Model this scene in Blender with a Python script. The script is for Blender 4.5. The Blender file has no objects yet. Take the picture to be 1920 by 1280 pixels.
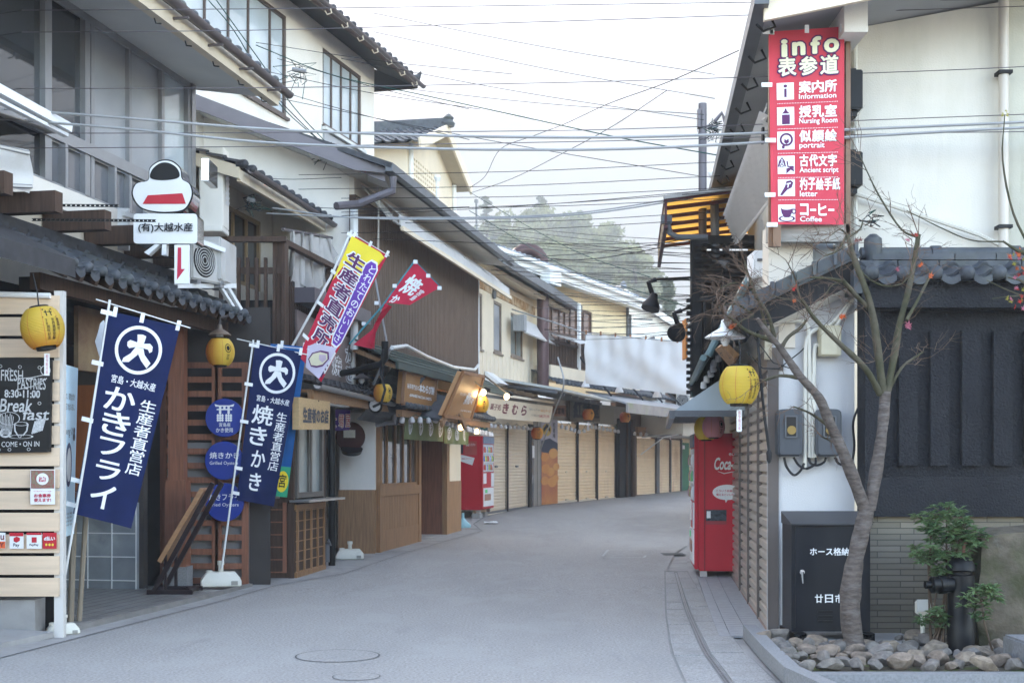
import bpy, bmesh, math, random
from mathutils import Vector as V, Matrix, noise
R = math.radians
sc = bpy.context.scene
COL = sc.collection
# ---------------------------------------------------------------- camera, sky, sun, exposure
FPX, HZ, CH = 2400.0, 868.0, 1.5
cam = bpy.data.cameras.new('camera'); co = bpy.data.objects.new('camera', cam); COL.objects.link(co)
co.location = (0, 0, CH); co.rotation_euler = (R(90), 0, 0)
cam.sensor_width = 36; cam.lens = FPX/1920*36; cam.shift_y = (HZ-640)/1920; cam.clip_end = 6000; cam.clip_start = .1
cam.dof.use_dof = True; cam.dof.focus_distance = 12.5; cam.dof.aperture_fstop = 4.5
sc.camera = co
SUN_EL, SUN_AZ = 30, -26            # azimuth: degrees from +y towards +x
w = bpy.data.worlds.new('World'); sc.world = w; w.use_nodes = True
nt = w.node_tree; bg = nt.nodes['Background']
sky = nt.nodes.new('ShaderNodeTexSky'); sky.sky_type = 'NISHITA'; sky.sun_disc = False
sky.sun_elevation = R(SUN_EL); sky.sun_rotation = R(SUN_AZ); sky.dust_density = 1.2; sky.air_density = 1.0; sky.ozone_density = 1.0
wb = nt.nodes.new('ShaderNodeMixRGB'); wb.blend_type = 'MULTIPLY'; wb.inputs[0].default_value = 1; wb.inputs[2].default_value = (1.14,1.0,.875,1)
nt.links.new(sky.outputs[0], wb.inputs[1]); nt.links.new(wb.outputs[0], bg.inputs[0]); bg.inputs[1].default_value = .15
sl = bpy.data.lights.new('sun', 'SUN'); so = bpy.data.objects.new('sun', sl); COL.objects.link(so)
sl.energy = 2.0; sl.angle = R(.5); sl.color = (1, .9, .76)
d = V((math.sin(R(SUN_AZ))*math.cos(R(SUN_EL)), math.cos(R(SUN_AZ))*math.cos(R(SUN_EL)), math.sin(R(SUN_EL))))
so.rotation_euler = d.to_track_quat('Z', 'Y').to_euler()
vs = sc.view_settings; vs.view_transform = 'Standard'; vs.look = 'None'; vs.gamma = 1; vs.use_curve_mapping = False
vs.exposure = 3.33
sc.cycles.use_denoising = True; sc.cycles.max_bounces = 8; sc.cycles.transparent_max_bounces = 12
sc.cycles.volume_bounces = 1; sc.cycles.caustics_reflective = False; sc.cycles.caustics_refractive = False
# ---------------------------------------------------------------- helpers
rnd = random.Random(7)
def ray(px, py): return V(((px-960)/FPX, 1, (HZ-py)/FPX))
def at(px, py, d): return V((0, 0, CH)) + ray(px, py)*d
def gz(y): return .012*max(0, y-14) if y < 60 else .552 + .03*(y-60)
def gnd(px, py): d = 3600/(py-HZ); return V(((px-960)/FPX*d, d, 0))
class Fr:                     # a facade: x runs along it (left to right seen from outside), y goes into the building
    def __init__(s, p0, p1):
        s.p = V((p0[0], p0[1], 0)); x = V((p1[0]-p0[0], p1[1]-p0[1], 0)); s.L = x.length; s.x = x.normalized(); s.y = V((0, 0, 1)).cross(s.x)
        s.M = Matrix((( s.x.x, s.y.x, 0, s.p.x), (s.x.y, s.y.y, 0, s.p.y), (0, 0, 1, 0), (0, 0, 0, 1)))
    def __call__(s, u, w, z): return s.p + s.x*u + s.y*w + V((0, 0, z))
    def hit(s, px, py, w=0):
        o = s.p + s.y*w; r = (px-960)/FPX
        u = (r*o.y-o.x)/(s.x.x-r*s.x.y); d = o.y+s.x.y*u
        return u, CH+(HZ-py)/FPX*d
    def U(s, px, w=0): return s.hit(px, 0, w)[0]
    def q(s, px, py, w=0): u, z = s.hit(px, py, w); return s(u, w, z)
ID = Fr((0, 0), (1, 0))
def cyl_frame(a, b):
    z = (b-a).normalized(); x = z.orthogonal().normalized(); return x, z.cross(x), z
class MB:
    def __init__(s): s.v = []; s.f = []
    def add(s, vs, fs):
        o = len(s.v); s.v += [V(p) for p in vs]; s.f += [tuple(i+o for i in f) for f in fs]; return s
    def box(s, a, b, F=ID):
        x0, x1 = sorted((a[0], b[0])); y0, y1 = sorted((a[1], b[1])); z0, z1 = sorted((a[2], b[2]))
        M = F.M if isinstance(F, Fr) else F
        return s.add([M @ V(p) for p in ((x0,y0,z0),(x1,y0,z0),(x1,y1,z0),(x0,y1,z0),(x0,y0,z1),(x1,y0,z1),(x1,y1,z1),(x0,y1,z1))],
              [(0,3,2,1),(4,5,6,7),(0,1,5,4),(1,2,6,5),(2,3,7,6),(3,0,4,7)])
    def slab(s, p00, p10, p11, p01, th):       # front quad, thickness goes back
        p = [V(q) for q in (p00, p10, p11, p01)]; n = (p[1]-p[0]).cross(p[3]-p[0]).normalized()*-th
        return s.add(p+[q+n for q in p], [(0,1,2,3),(7,6,5,4),(1,0,4,5),(2,1,5,6),(3,2,6,7),(0,3,7,4)])
    def bar(s, a, b, wd, hg=None, up=(0,0,1)):
        a, b = V(a), V(b); hg = hg or wd; z = (b-a).normalized(); x = z.cross(V(up))
        if x.length < 1e-4: x = V((1,0,0))
        x.normalize(); y = x.cross(z); vs = []
        for p in (a, b): vs += [p-x*wd/2-y*hg/2, p+x*wd/2-y*hg/2, p+x*wd/2+y*hg/2, p-x*wd/2+y*hg/2]
        return s.add(vs, [(3,2,1,0),(4,5,6,7),(0,1,5,4),(1,2,6,5),(2,3,7,6),(3,0,4,7)])
    def tube(s, pts, r, n=6, cap=True):
        pts = [V(p) for p in pts]; k = len(pts); rs = r if isinstance(r, (list, tuple)) else [r]*k; o = len(s.v); x = None
        for i, p in enumerate(pts):
            t = (pts[min(i+1, k-1)]-pts[max(i-1, 0)])
            t = t.normalized() if t.length > 1e-9 else V((0,0,1))
            x = t.orthogonal().normalized() if x is None else (x-t*x.dot(t)).normalized()
            y = t.cross(x)
            s.v += [p+(x*math.cos(2*math.pi*j/n)+y*math.sin(2*math.pi*j/n))*rs[i] for j in range(n)]
        for i in range(k-1):
            for j in range(n):
                a, b = o+i*n+j, o+i*n+(j+1) % n; s.f.append((a, b, b+n, a+n))
        if cap: s.f.append(tuple(o+j for j in range(n))[::-1]); s.f.append(tuple(o+(k-1)*n+j for j in range(n)))
        return s
    def lathe(s, prof, a, b=None, n=20, cap=True):      # prof: (r, h) along axis a->b
        a = V(a); x, y, z = cyl_frame(a, V(b) if b is not None else a+V((0,0,1))); o = len(s.v)
        for r, h in prof: s.v += [a+z*h+(x*math.cos(2*math.pi*j/n)+y*math.sin(2*math.pi*j/n))*r for j in range(n)]
        for i in range(len(prof)-1):
            for j in range(n):
                p, q = o+i*n+j, o+i*n+(j+1) % n; s.f.append((p, q, q+n, p+n))
        if cap: s.f.append(tuple(o+j for j in range(n))[::-1]); s.f.append(tuple(o+(len(prof)-1)*n+j for j in range(n)))
        return s
    def poly(s, pts, depth):            # planar outline -> slab behind it
        pts = [V(p) for p in pts]; k = len(pts); n = V()
        for i in range(k): n += pts[i].cross(pts[(i+1) % k])
        n = n.normalized()*-depth
        return s.add(pts+[p+n for p in pts], [tuple(range(k)), tuple(range(2*k-1, k-1, -1))]+[(i, k+i, k+(i+1) % k, (i+1) % k) for i in range(k)])
    def grid(s, fn, nu, nv, closed=False):
        o = len(s.v)
        for i in range(nu+1):
            for j in range(nv+1): s.v.append(V(fn(i/nu, j/nv)))
        for i in range(nu):
            for j in range(nv):
                a = o+i*(nv+1)+j; s.f.append((a, a+nv+1, a+nv+2, a+1))
        return s
def mkobj(name, mb, mat, root=None, smooth=False, label=None, parent=None, bevel=0):
    me = bpy.data.meshes.new(name)
    inv = root.matrix_basis.inverted() if root is not None else None
    vs = [inv @ p for p in mb.v] if root is not None else mb.v
    me.from_pydata([tuple(p) for p in vs], [], mb.f); me.validate(); me.materials.append(mat)
    if smooth:
        me.shade_smooth()
        me.set_sharp_from_angle(angle=R(40))
    o = bpy.data.objects.new(name, me); COL.objects.link(o)
    if bevel:
        bm = bmesh.new(); bm.from_mesh(me)
        es = [e for e in bm.edges if len(e.link_faces) == 2 and e.calc_face_angle(0) > R(35)]
        bmesh.ops.bevel(bm, geom=es, offset=bevel, segments=2, affect='EDGES', clamp_overlap=True); bm.to_mesh(me); bm.free()
    if parent is not None: o.parent = parent
    elif root is not None: o.parent = root
    if label: o['label'] = label
    return o
def tag(o, label, cat, group=None, kind=None):
    o['label'] = label; o['category'] = cat
    if group: o['group'] = group
    if kind: o['kind'] = kind
    return o
APART = {'side_wall','door_reveal','shutter_post','tab','downpipe','gutter_bracket','bracket','pipe_clamp','post','conduit','lower_window','latch','foot','wire_hook','canopy_strut','clip','lug','pipe_stack','slat_screen_post','leaf_cluster_none','arm','louvre_none'}
def islands(mb):
    p = list(range(len(mb.v)))
    def f(i):
        while p[i] != i: p[i] = p[p[i]]; i = p[i]
        return i
    for fc in mb.f:
        r = f(fc[0])
        for i in fc[1:]: p[f(i)] = r
    g = {}
    for fc in mb.f: g.setdefault(f(fc[0]), []).append(fc)
    out = []
    for fs in g.values():
        m = MB(); ids = {}
        for fc in fs:
            for i in fc:
                if i not in ids: ids[i] = len(m.v); m.v.append(mb.v[i])
            m.f.append(tuple(ids[i] for i in fc))
        out.append(m)
    return out
class T:                        # a thing: an Empty at its base that parents its parts
    def __init__(s, name, label, cat, loc=(0,0,0), rz=0, group=None, kind=None):
        s.o = bpy.data.objects.new(name, None); COL.objects.link(s.o); s.o.empty_display_size = .1
        s.o.matrix_basis = Matrix.Translation(V(loc)) @ Matrix.Rotation(rz, 4, 'Z'); tag(s.o, label, cat, group, kind)
    def part(s, name, mb, mat, parent=None, smooth=False, label=None, bevel=0):
        if name in APART:           # separate pieces of one kind become parts of their own
            return [mkobj(name, m, mat, s.o, smooth, label, parent, bevel) for m in islands(mb)][0]
        return mkobj(name, mb, mat, s.o, smooth, label, parent, bevel)
def solo(name, label, cat, mb, mat, group=None, kind=None, smooth=False, bevel=0):
    xs = [p.x for p in mb.v]; ys = [p.y for p in mb.v]; zs = [p.z for p in mb.v]
    c = V(((min(xs)+max(xs))/2, (min(ys)+max(ys))/2, min(zs))); mb.v = [p-c for p in mb.v]
    o = mkobj(name, mb, mat, None, smooth, None, None, bevel); o.location = c; return tag(o, label, cat, group, kind)
def struct(name, mb, mat, smooth=False):
    o = mkobj(name, mb, mat, None, smooth); o['kind'] = 'structure'; return o
def copy_tree(o, parent=None):
    c = o.copy(); COL.objects.link(c)
    if parent is not None: c.parent = parent
    for ch in list(o.children): copy_tree(ch, c)
    return c
# ---- lettering
_g = {}
def glyph(s, bold=0.0):
    k = (s, bold)
    if k not in _g:
        cu = bpy.data.curves.new('t', 'FONT'); cu.body = s; cu.offset = bold; cu.resolution_u = 3; cu.fill_mode = 'FRONT'
        ob = bpy.data.objects.new('t', cu); me = ob.to_mesh()
        _g[k] = ([(p.co.x, p.co.y) for p in me.vertices], [tuple(f.vertices) for f in me.polygons])
        ob.to_mesh_clear(); bpy.data.objects.remove(ob); bpy.data.curves.remove(cu)
    return _g[k]
def Q(p00, p10, p11, p01, off=.004):
    p = [V(x) for x in (p00, p10, p11, p01)]; n = (p[1]-p[0]).cross(p[3]-p[0]).normalized()
    return lambda a, b, e=0: (p[0]*(1-a)*(1-b)+p[1]*a*(1-b)+p[2]*a*b+p[3]*(1-a)*b)+n*(off+e)
def QF(F, u0, z0, u1, z1, w): return Q(F(u0,w,z0), F(u1,w,z0), F(u1,w,z1), F(u0,w,z1))
def _sh(b):            # heavier strokes: the same outline laid several times with small offsets
    if b <= 0: return [(0, 0)]
    n = 4 if b < .03 else 8
    return [(0, 0)]+[(b*math.cos(2*math.pi*(k+.5)/n), b*math.sin(2*math.pi*(k+.5)/n)) for k in range(n)]
def txt(mb, s, q, rect, bold=0.0, vert=False, shear=0.0, e=0.0):
    s0, t0, s1, t1 = rect
    if vert:
        n = len(s); h = (t1-t0)/n
        for i, ch in enumerate(s):
            vs, fs = glyph(ch)
            if not vs: continue
            c0, c1 = t1-(i+1)*h, t1-i*h
            for k, (ox, oy) in enumerate(_sh(bold)): addmap(mb, q, [(s0+(s1-s0)*(x+ox), c0+(c1-c0)*(y+oy+.12)) for x, y in vs], fs, e+k*.0002)
        return mb
    vs, fs = glyph(s)
    if not vs: return mb
    x0, x1 = min(p[0] for p in vs)-bold, max(p[0] for p in vs)+bold; y0, y1 = min(p[1] for p in vs)-bold, max(p[1] for p in vs)+bold
    if s[0] in 'ー一': y0, y1 = y0-.3, y1+.3
    for k, (ox, oy) in enumerate(_sh(bold)):
        addmap(mb, q, [(s0+(s1-s0)*((x+ox-x0)/(x1-x0)+shear*((y+oy-y0)/(y1-y0)-.5)), t0+(t1-t0)*(y+oy-y0)/max(y1-y0, 1e-6)) for x, y in vs], fs, e+k*.0002)
    return mb
def addmap(mb, q, vs, fs, e=0.0):       # 2D outline faces laid onto a surface; split finely where the surface is wavy
    if getattr(q, '__name__', '') != 'wv': return mb.add([q(a, b, e) for a, b in vs], fs)
    bm = bmesh.new(); bv = [bm.verts.new((a, b, 0)) for a, b in vs]
    for f in fs:
        try: bm.faces.new([bv[i] for i in f])
        except ValueError: pass
    bmesh.ops.triangulate(bm, faces=[f for f in bm.faces if len(f.verts) > 4])
    for _ in range(4):
        es = [x for x in bm.edges if x.calc_length() > .09]
        if not es: break
        bmesh.ops.subdivide_edges(bm, edges=es, cuts=1); bmesh.ops.triangulate(bm, faces=[f for f in bm.faces if len(f.verts) > 3])
    bm.verts.index_update(); mb.add([q(v.co.x, v.co.y, e) for v in bm.verts], [tuple(v.index for v in f.verts) for f in bm.faces]); bm.free(); return mb
def shape(mb, q, pts, e=0.0): return addmap(mb, q, pts, [tuple(range(len(pts)))], e)
def rect2(mb, q, r, e=0.0): return shape(mb, q, [(r[0],r[1]),(r[2],r[1]),(r[2],r[3]),(r[0],r[3])], e)
def ell(mb, q, c, rx, ry, e=0.0, n=24, rin=None):
    P = [(c[0]+rx*math.cos(2*math.pi*i/n), c[1]+ry*math.sin(2*math.pi*i/n)) for i in range(n)]
    if rin is None: return shape(mb, q, P, e)
    I = [(c[0]+rx*rin*math.cos(2*math.pi*i/n), c[1]+ry*rin*math.sin(2*math.pi*i/n)) for i in range(n)]
    return mb.add([q(a, b, e) for a, b in P+I], [(i, (i+1) % n, n+(i+1) % n, n+i) for i in range(n)])
def stroke(mb, q, pts, wd, e=0.0, asp=1.0):     # a brushed line; asp = height of the rect / width
    P = [V((a, b*asp, 0)) for a, b in pts]; vs = []
    for i, p in enumerate(P):
        t = (P[min(i+1, len(P)-1)]-P[max(i-1, 0)]).normalized(); n = V((-t.y, t.x, 0)); k = wd if not isinstance(wd, (list, tuple)) else wd[i]
        for sg in (-1, 1): c = p+n*k*sg/2; vs.append(q(c.x, c.y/asp, e))
    return mb.add(vs, [(2*i, 2*i+2, 2*i+3, 2*i+1)[::1] for i in range(len(P)-1)])
# ---- materials
def mat(n, c, r=.6, v=.12, s=4, b=0, bs=60, m=0, em=None, es=0, tr=0, st=(1,1,1), c2=None, spec=.5, alpha=1, det=5, coord='Position', contrast=(.3,.7), bd=.01):
    M = bpy.data.materials.new(n); M.use_nodes = True; t = M.node_tree; N = t.nodes; L = t.links; B = N['Principled BSDF']
    if coord == 'Position': src = N.new('ShaderNodeNewGeometry').outputs['Position']
    else: src = N.new('ShaderNodeTexCoord').outputs[coord]
    mp = N.new('ShaderNodeMapping'); mp.inputs['Scale'].default_value = st; L.new(src, mp.inputs[0])
    no = N.new('ShaderNodeTexNoise'); no.inputs['Scale'].default_value = s; no.inputs['Detail'].default_value = det; L.new(mp.outputs[0], no.inputs[0])
    cr = N.new('ShaderNodeValToRGB'); cr.color_ramp.elements[0].position, cr.color_ramp.elements[1].position = contrast
    lo = [x*(1-v) for x in c] if c2 is None else c; hi = [min(1, x*(1+v)) for x in c] if c2 is None else c2
    cr.color_ramp.elements[0].color = (*lo, 1); cr.color_ramp.elements[1].color = (*hi, 1)
    L.new(no.outputs['Fac'], cr.inputs[0]); L.new(cr.outputs[0], B.inputs['Base Color'])
    B.inputs['Roughness'].default_value = r; B.inputs['Metallic'].default_value = m; B.inputs['Specular IOR Level'].default_value = spec if max(c) > .15 or r < .35 or spec != .5 else .22
    if b:
        n2 = N.new('ShaderNodeTexNoise'); n2.inputs['Scale'].default_value = bs; n2.inputs['Detail'].default_value = 4; L.new(mp.outputs[0], n2.inputs[0])
        bu = N.new('ShaderNodeBump'); bu.inputs['Strength'].default_value = b; bu.inputs['Distance'].default_value = bd; L.new(n2.outputs['Fac'], bu.inputs['Height']); L.new(bu.outputs[0], B.inputs['Normal'])
    if em: B.inputs['Emission Color'].default_value = (*em, 1); B.inputs['Emission Strength'].default_value = es
    if tr:
        tn = N.new('ShaderNodeBsdfTranslucent'); L.new(cr.outputs[0], tn.inputs[0]); mx = N.new('ShaderNodeMixShader'); mx.inputs[0].default_value = tr
        L.new(B.outputs[0], mx.inputs[1]); L.new(tn.outputs[0], mx.inputs[2]); L.new(mx.outputs[0], N['Material Output'].inputs[0])
    M['cr'] = 1
    return M
def stain(M, c, s=.8, lo=.52, hi=.7, st=(1,1,1), amt=.7):        # weathering with a shape of its own, mixed over the base colour
    t = M.node_tree; N = t.nodes; L = t.links; B = N['Principled BSDF']; old = B.inputs['Base Color'].links[0].from_socket
    g = N.new('ShaderNodeNewGeometry'); mp = N.new('ShaderNodeMapping'); mp.inputs['Scale'].default_value = st; L.new(g.outputs['Position'], mp.inputs[0])
    no = N.new('ShaderNodeTexNoise'); no.inputs['Scale'].default_value = s; no.inputs['Detail'].default_value = 6; no.inputs['Roughness'].default_value = .65; L.new(mp.outputs[0], no.inputs[0])
    mr = N.new('ShaderNodeMapRange'); mr.inputs['From Min'].default_value = lo; mr.inputs['From Max'].default_value = hi; mr.inputs['To Max'].default_value = amt; L.new(no.outputs['Fac'], mr.inputs[0])
    mx = N.new('ShaderNodeMixRGB'); L.new(mr.outputs[0], mx.inputs[0]); L.new(old, mx.inputs[1]); mx.inputs[2].default_value = (*c, 1); L.new(mx.outputs[0], B.inputs['Base Color'])
    return M
def glass(n, c, r=.04, spec=.8):
    M = mat(n, c, r, .15, 1.2, spec=spec); return M
WOODST = (14, 14, 1.0)
m_white = stain(mat('white_plaster', (.78,.735,.67), .85, .05, 2, .25, 120), (.5,.48,.42), .9, .56, .8, (1,1,.35), .5)
m_cream = stain(mat('cream_cladding', (.76,.65,.49), .7, .05, 2, .1, 60), (.55,.47,.34), .8, .55, .8, (1,1,.3), .5)
m_yellow = mat('yellow_plaster', (.78,.65,.43), .8, .06, 2)
m_beige = stain(mat('beige_stucco', (.64,.57,.48), .9, .06, 2, .4, 90), (.36,.33,.28), 1, .55, .75, (1,1,.4), .6)
m_brown = mat('brown_timber', (.068,.040,.028), .6, .3, 3, .15, 20, st=WOODST)
m_redbrown = mat('red_brown_timber', (.22,.085,.045), .55, .25, 3, .1, 20, st=WOODST)
m_wood = mat('weathered_oak', (.29,.155,.07), .6, .25, 3, .15, 20, st=WOODST)
m_pale = mat('pale_pine_boards', (.68,.52,.37), .6, .08, 2, .05, 20, st=(1,8,14))
m_dark = mat('dark_stained_timber', (.012,.011,.012), .6, .3, 3, .1, 20, st=WOODST)
m_black = mat('black_paint', (.006,.006,.007), .45, .1)
m_tile = stain(mat('grey_roof_tile', (.065,.07,.08), .42, .25, 9, .1, 60), (.11,.12,.10), 2, .5, .75)
m_tiled = mat('dark_roof_tile', (.045,.045,.05), .5, .25, 9, .1, 60)
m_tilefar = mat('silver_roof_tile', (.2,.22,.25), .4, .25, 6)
m_copper = stain(mat('verdigris_copper', (.078,.10,.085), .6, .2, 5), (.05,.055,.05), 2.5, .45, .7)
m_alu = mat('grey_aluminium', (.32,.32,.33), .4, .06, 4, m=.5)
m_bronze = mat('bronze_aluminium', (.09,.08,.075), .4, .1, 4, m=.4)
m_soffit = mat('soffit_board', (.60,.60,.58), .8, .05, 2)
m_fascia = stain(mat('cream_fascia', (.68,.58,.44), .7, .06, 3), (.35,.31,.26), 2, .55, .75)
m_purple = mat('purple_brown_metal', (.13,.115,.125), .4, .1, 3, m=.2)
m_gutter = mat('brown_gutter', (.11,.09,.09), .35, .1, 4)
m_gutterg = mat('grey_gutter', (.12,.125,.135), .4, .1, 4)
m_wpipe = mat('white_pipe', (.7,.7,.68), .4, .08, 4)
m_cpipe = mat('cream_conduit', (.6,.57,.5), .45, .08, 4)
m_gdark = glass('dark_glass', (.03,.033,.038))
m_gmid = glass('smoky_glass', (.10,.10,.11), .06)
m_gfrost = glass('frosted_glass', (.30,.31,.33), .28)
m_gsky = glass('sky_and_curtain_glass', (.5,.56,.6), .05, 1)  # pane colour holds pale curtains and a painted reflection of the bright sky
m_ggreen = glass('greenish_frosted_glass', (.30,.34,.33), .2)
m_gbrown = glass('brown_curtain_glass', (.16,.09,.065), .12)
m_shut = stain(mat('cream_shutter_steel', (.84,.64,.40), .5, .05, 3), (.30,.18,.09), 1.2, .6, .8, (1,1,.4), .5)
m_shutg = mat('grey_shutter_steel', (.42,.36,.30), .4, .06, 3, m=.3)
m_sheet = mat('clean_white_sheet', (.86,.84,.81), .85, .03, 2, .1, 30, tr=.12)
m_canvas = stain(mat('white_canvas', (.74,.72,.70), .85, .04, 3, .15, 30, tr=.3), (.5,.47,.42), 2, .55, .75)
m_canvgrey = stain(mat('grey_tarpaulin', (.40,.37,.34), .7, .08, 3), (.25,.23,.21), 2, .5, .7)
m_orange = mat('orange_canopy_cloth', (.85,.42,.07), .8, .08, 2, tr=.75)
m_red = mat('red_enamel', (.48,.001,.018), .5, .06, 2)
m_wht = mat('white_paint', (.78,.78,.78), .5, .03)
m_wplas = stain(mat('ivory_plastic', (.68,.66,.58), .45, .05, 4), (.45,.42,.34), 3, .55, .75)
m_navy = mat('navy_cloth', (.007,.015,.072), .85, .12, 6, .2, 200, tr=.12)
m_cyan = mat('cyan_cloth', (.01,.13,.42), .85, .1, 6, tr=.3)
m_ltblue = mat('pale_blue_cloth', (.62,.82,.97), .8, .06, 4, tr=.25)
m_redc = mat('red_cloth', (.62,.02,.06), .8, .1, 5, .15, 60, tr=.3)
m_inkw = mat('white_lettering', (.8,.8,.8), .8, .02)
m_ink = mat('black_lettering', (.012,.012,.014), .7, .05)
m_inkg = mat('dark_grey_lettering', (.08,.08,.09), .7, .05)
m_inkr = mat('red_lettering', (.5,.02,.06), .7, .05)
m_inkm = mat('maroon_lettering', (.16,.02,.03), .7, .05)
m_plum = mat('plum_lettering', (.11,.03,.11), .7, .05)
m_inky = mat('pale_yellow_lettering', (.8,.8,.58), .7, .03)
m_steel = mat('brushed_steel', (.6,.6,.6), .3, .05, 6, m=.9)
m_chrome = mat('polished_steel', (.7,.7,.68), .08, .05, 2, m=1)
m_wire = mat('black_cable', (.02,.02,.022), .6, .1)
m_wiregr = mat('green_cable', (.01,.06,.05), .6, .1)
m_wireg = mat('galvanised_cable', (.3,.3,.3), .5, .1)
m_conc = stain(mat('concrete', (.33,.32,.31), .9, .08, 5, .2, 80), (.2,.19,.18), 1.3, .5, .7)
m_stone = mat('granite', (.23,.23,.235), .8, .18, 60, .15, 100)
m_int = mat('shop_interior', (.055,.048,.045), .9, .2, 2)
# ---------------------------------------------------------------- ground, road, pavements, hills
L1 = Fr((-3.93, 11.5), (-3.74, 12.5)); L2 = Fr((-2.78, 16.4), (-2.62, 17.4)); L3 = Fr((-2.14, 20.4), (-1.94, 21.4))
L4 = Fr((-.75, 31), (.6, 36.5)); L5 = Fr((.6, 36.5), (7, 50.5)); WH = Fr((-2.8, 26), (-2.52, 27)); RS = Fr((2.67, 14.9), (2.25, 11.1))
m_asph = stain(mat('worn_pale_asphalt', (.315,.30,.285), .85, .3, 46, .35, 160, det=3), (.20,.195,.19), .3, .45, .72, (1.6,.4,1), .6)
stain(m_asph, (.36,.35,.335), 1.1, .52, .6, (1,.6,1), .35); stain(m_asph, (.21,.205,.20), .9, .62, .7, (1.8,.35,1), .5)
def path_strip(name, left, right, z, m, kind=True, n=1):
    """sheet between two polylines given as (x, y) lists of the same length, following the rise of the street"""
    mb = MB(); k = len(left)
    for a, b in zip(left, right):
        mb.v += [V((a[0], a[1], gz(a[1])+z)), V((b[0], b[1], gz(b[1])+z))]
    mb.f = [(2*i, 2*i+1, 2*i+3, 2*i+2) for i in range(k-1)]
    return struct(name, mb, m)
g = MB(); g.grid(lambda a, b: ((b-.5)*2400, -60+ (a**2.2)*1600, gz(-60+(a**2.2)*1600)-.02), 90, 2)
struct('ground', g, m_conc)
ys = [-8, 0, 5, 8, 10, 11.5, 13, 14, 15.5, 17, 19, 20.4, 22.8, 25.7, 28, 31, 33.5, 36.5, 40, 43, 46, 50, 56, 62]
def lx(y):       # left building line
    P = [(-8,-7.6),(0,-6.1),(11.5,-3.93),(15.5,-3.17),(16.4,-2.78),(20.4,-2.14),(25.7,-1.07),(31,-.75),(36.5,.6),(50.5,7),(62,13)]
    for (a, p), (b, q) in zip(P, P[1:]):
        if y <= b: return p+(q-p)*(y-a)/(b-a)
    return 13
def rx(y):       # right gutter line (street edge of the granite strip)
    P = [(-8,.9),(5,1.1),(8.7,1.18),(10.2,1.27),(12.8,1.54),(17.4,2.08),(22,2.9),(30,6),(40,11),(62,22)]
    for (a, p), (b, q) in zip(P, P[1:]):
        if y <= b: return p+(q-p)*(y-a)/(b-a)
    return 22
struct_road = path_strip('road', [(lx(y)+(.29 if y < 16.4 else .45 if y < 27 else .07), y) for y in ys], [(rx(y), y) for y in ys], 0, m_asph)
m_lpave = stain(mat('smooth_concrete_gutter', (.32,.31,.30), .85, .12, 8, .15, 120), (.15,.148,.145), 1.2, .5, .72, (1,1,1), .6)
path_strip('pavement', [(lx(y)-.3, y) for y in ys], [(lx(y)+(.30 if y < 16.4 else .46 if y < 27 else .08), y) for y in ys], .004, m_lpave)
m_seam = mat('dark_gutter_seam', (.12,.12,.12), .9, .5, 3)
path_strip('gutter_seam', [(lx(y)+(.30 if y < 16.4 else .46 if y < 27 else .08), y) for y in ys], [(lx(y)+(.309 if y < 16.4 else .469 if y < 27 else .1), y) for y in ys], .006, m_seam)
# right: granite gutter with drain slot, concrete, tile apron
yr = [0, 4, 6, 7.5, 8.3, 9, 9.6, 10.2, 11, 11.8, 12.6, 13.4, 14.2, 15, 15.8, 16.6, 17.4]
mp_ = MB(); gap = .008
rr = random.Random(3)
def strip_x(y, k): # k: 0 outer edge .. 1 building side of the granite
    a = rx(y); wdt = .62 if y < 9 else .62-.012*(y-9)*3.2
    return a+wdt*k
def pave_mesh(k0, k1, ya, yb, step, z):
    mb = MB(); y = ya
    while y < yb-1e-3:
        y2 = min(y+step*(.9+.2*rr.random()), yb); q = [(strip_x(y+gap, k0)+gap, y+gap), (strip_x(y+gap, k1)-gap, y+gap), (strip_x(y2-gap, k1)-gap, y2-gap), (strip_x(y2-gap, k0)+gap, y2-gap)]
        dz = rr.uniform(-.002, .002)
        mb.slab(*[V((a, b, gz(b)+z+dz)) for a, b in q], .03); y = y2
    return mb
mb = pave_mesh(0, .42, 5, 17.2, .62, .008); mb2 = pave_mesh(.52, 1, 5, 17.2, .62, .008)
mb.add(mb2.v, mb2.f); struct('granite_gutter', mb, stain(mat('grey_granite_paving', (.30,.29,.28), .8, .35, 70, .1, 120), (.21,.20,.185), 2, .5, .7))
sm = MB(); yy = 5.0
while yy < 17.0:
    for kk in (.435, .475): 
        sm.add([V((strip_x(yy,kk),yy,gz(yy)+.009)),V((strip_x(yy,kk+.02),yy,gz(yy)+.009)),V((strip_x(yy+.5,kk+.02),yy+.5,gz(yy+.5)+.009)),V((strip_x(yy+.5,kk),yy+.5,gz(yy+.5)+.009))],[(0,1,2,3)])
    yy += .5
for i in range(150):
    y0 = 5.05+i*.08; sm.add([V((strip_x(y0,.455),y0,gz(y0)+.0085)),V((strip_x(y0,.48),y0,gz(y0)+.0085)),V((strip_x(y0+.03,.48),y0+.03,gz(y0)+.0085)),V((strip_x(y0+.03,.455),y0+.03,gz(y0)+.0085))],[(0,1,2,3)])
struct('drain_slot', sm, mat('steel_drain_rail', (.24,.24,.24), .4, .1, m=.3))
path_strip('gutter_bed', [(rx(y)-.01, y) for y in yr], [(strip_x(y, 1)+.01, y) for y in yr], .002, mat('drain_bed', (.22,.215,.21), .9))
def wx(y): return 2.67+(14.9-y)*-.1105 if False else 2.25+(y-11.1)*.1105
ya = [5, 7, 8.5, 9.6, 10.4, 11.1, 12, 13, 14, 15, 16, 17, 18, 20, 22]
path_strip('concrete_margin', [(strip_x(y, 1), y) for y in ya], [(wx(y)-.46 if y > 11.2 else wx(11.2)-.46+(y-11.2)*.0, y) for y in ya], .005, m_conc)
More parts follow.
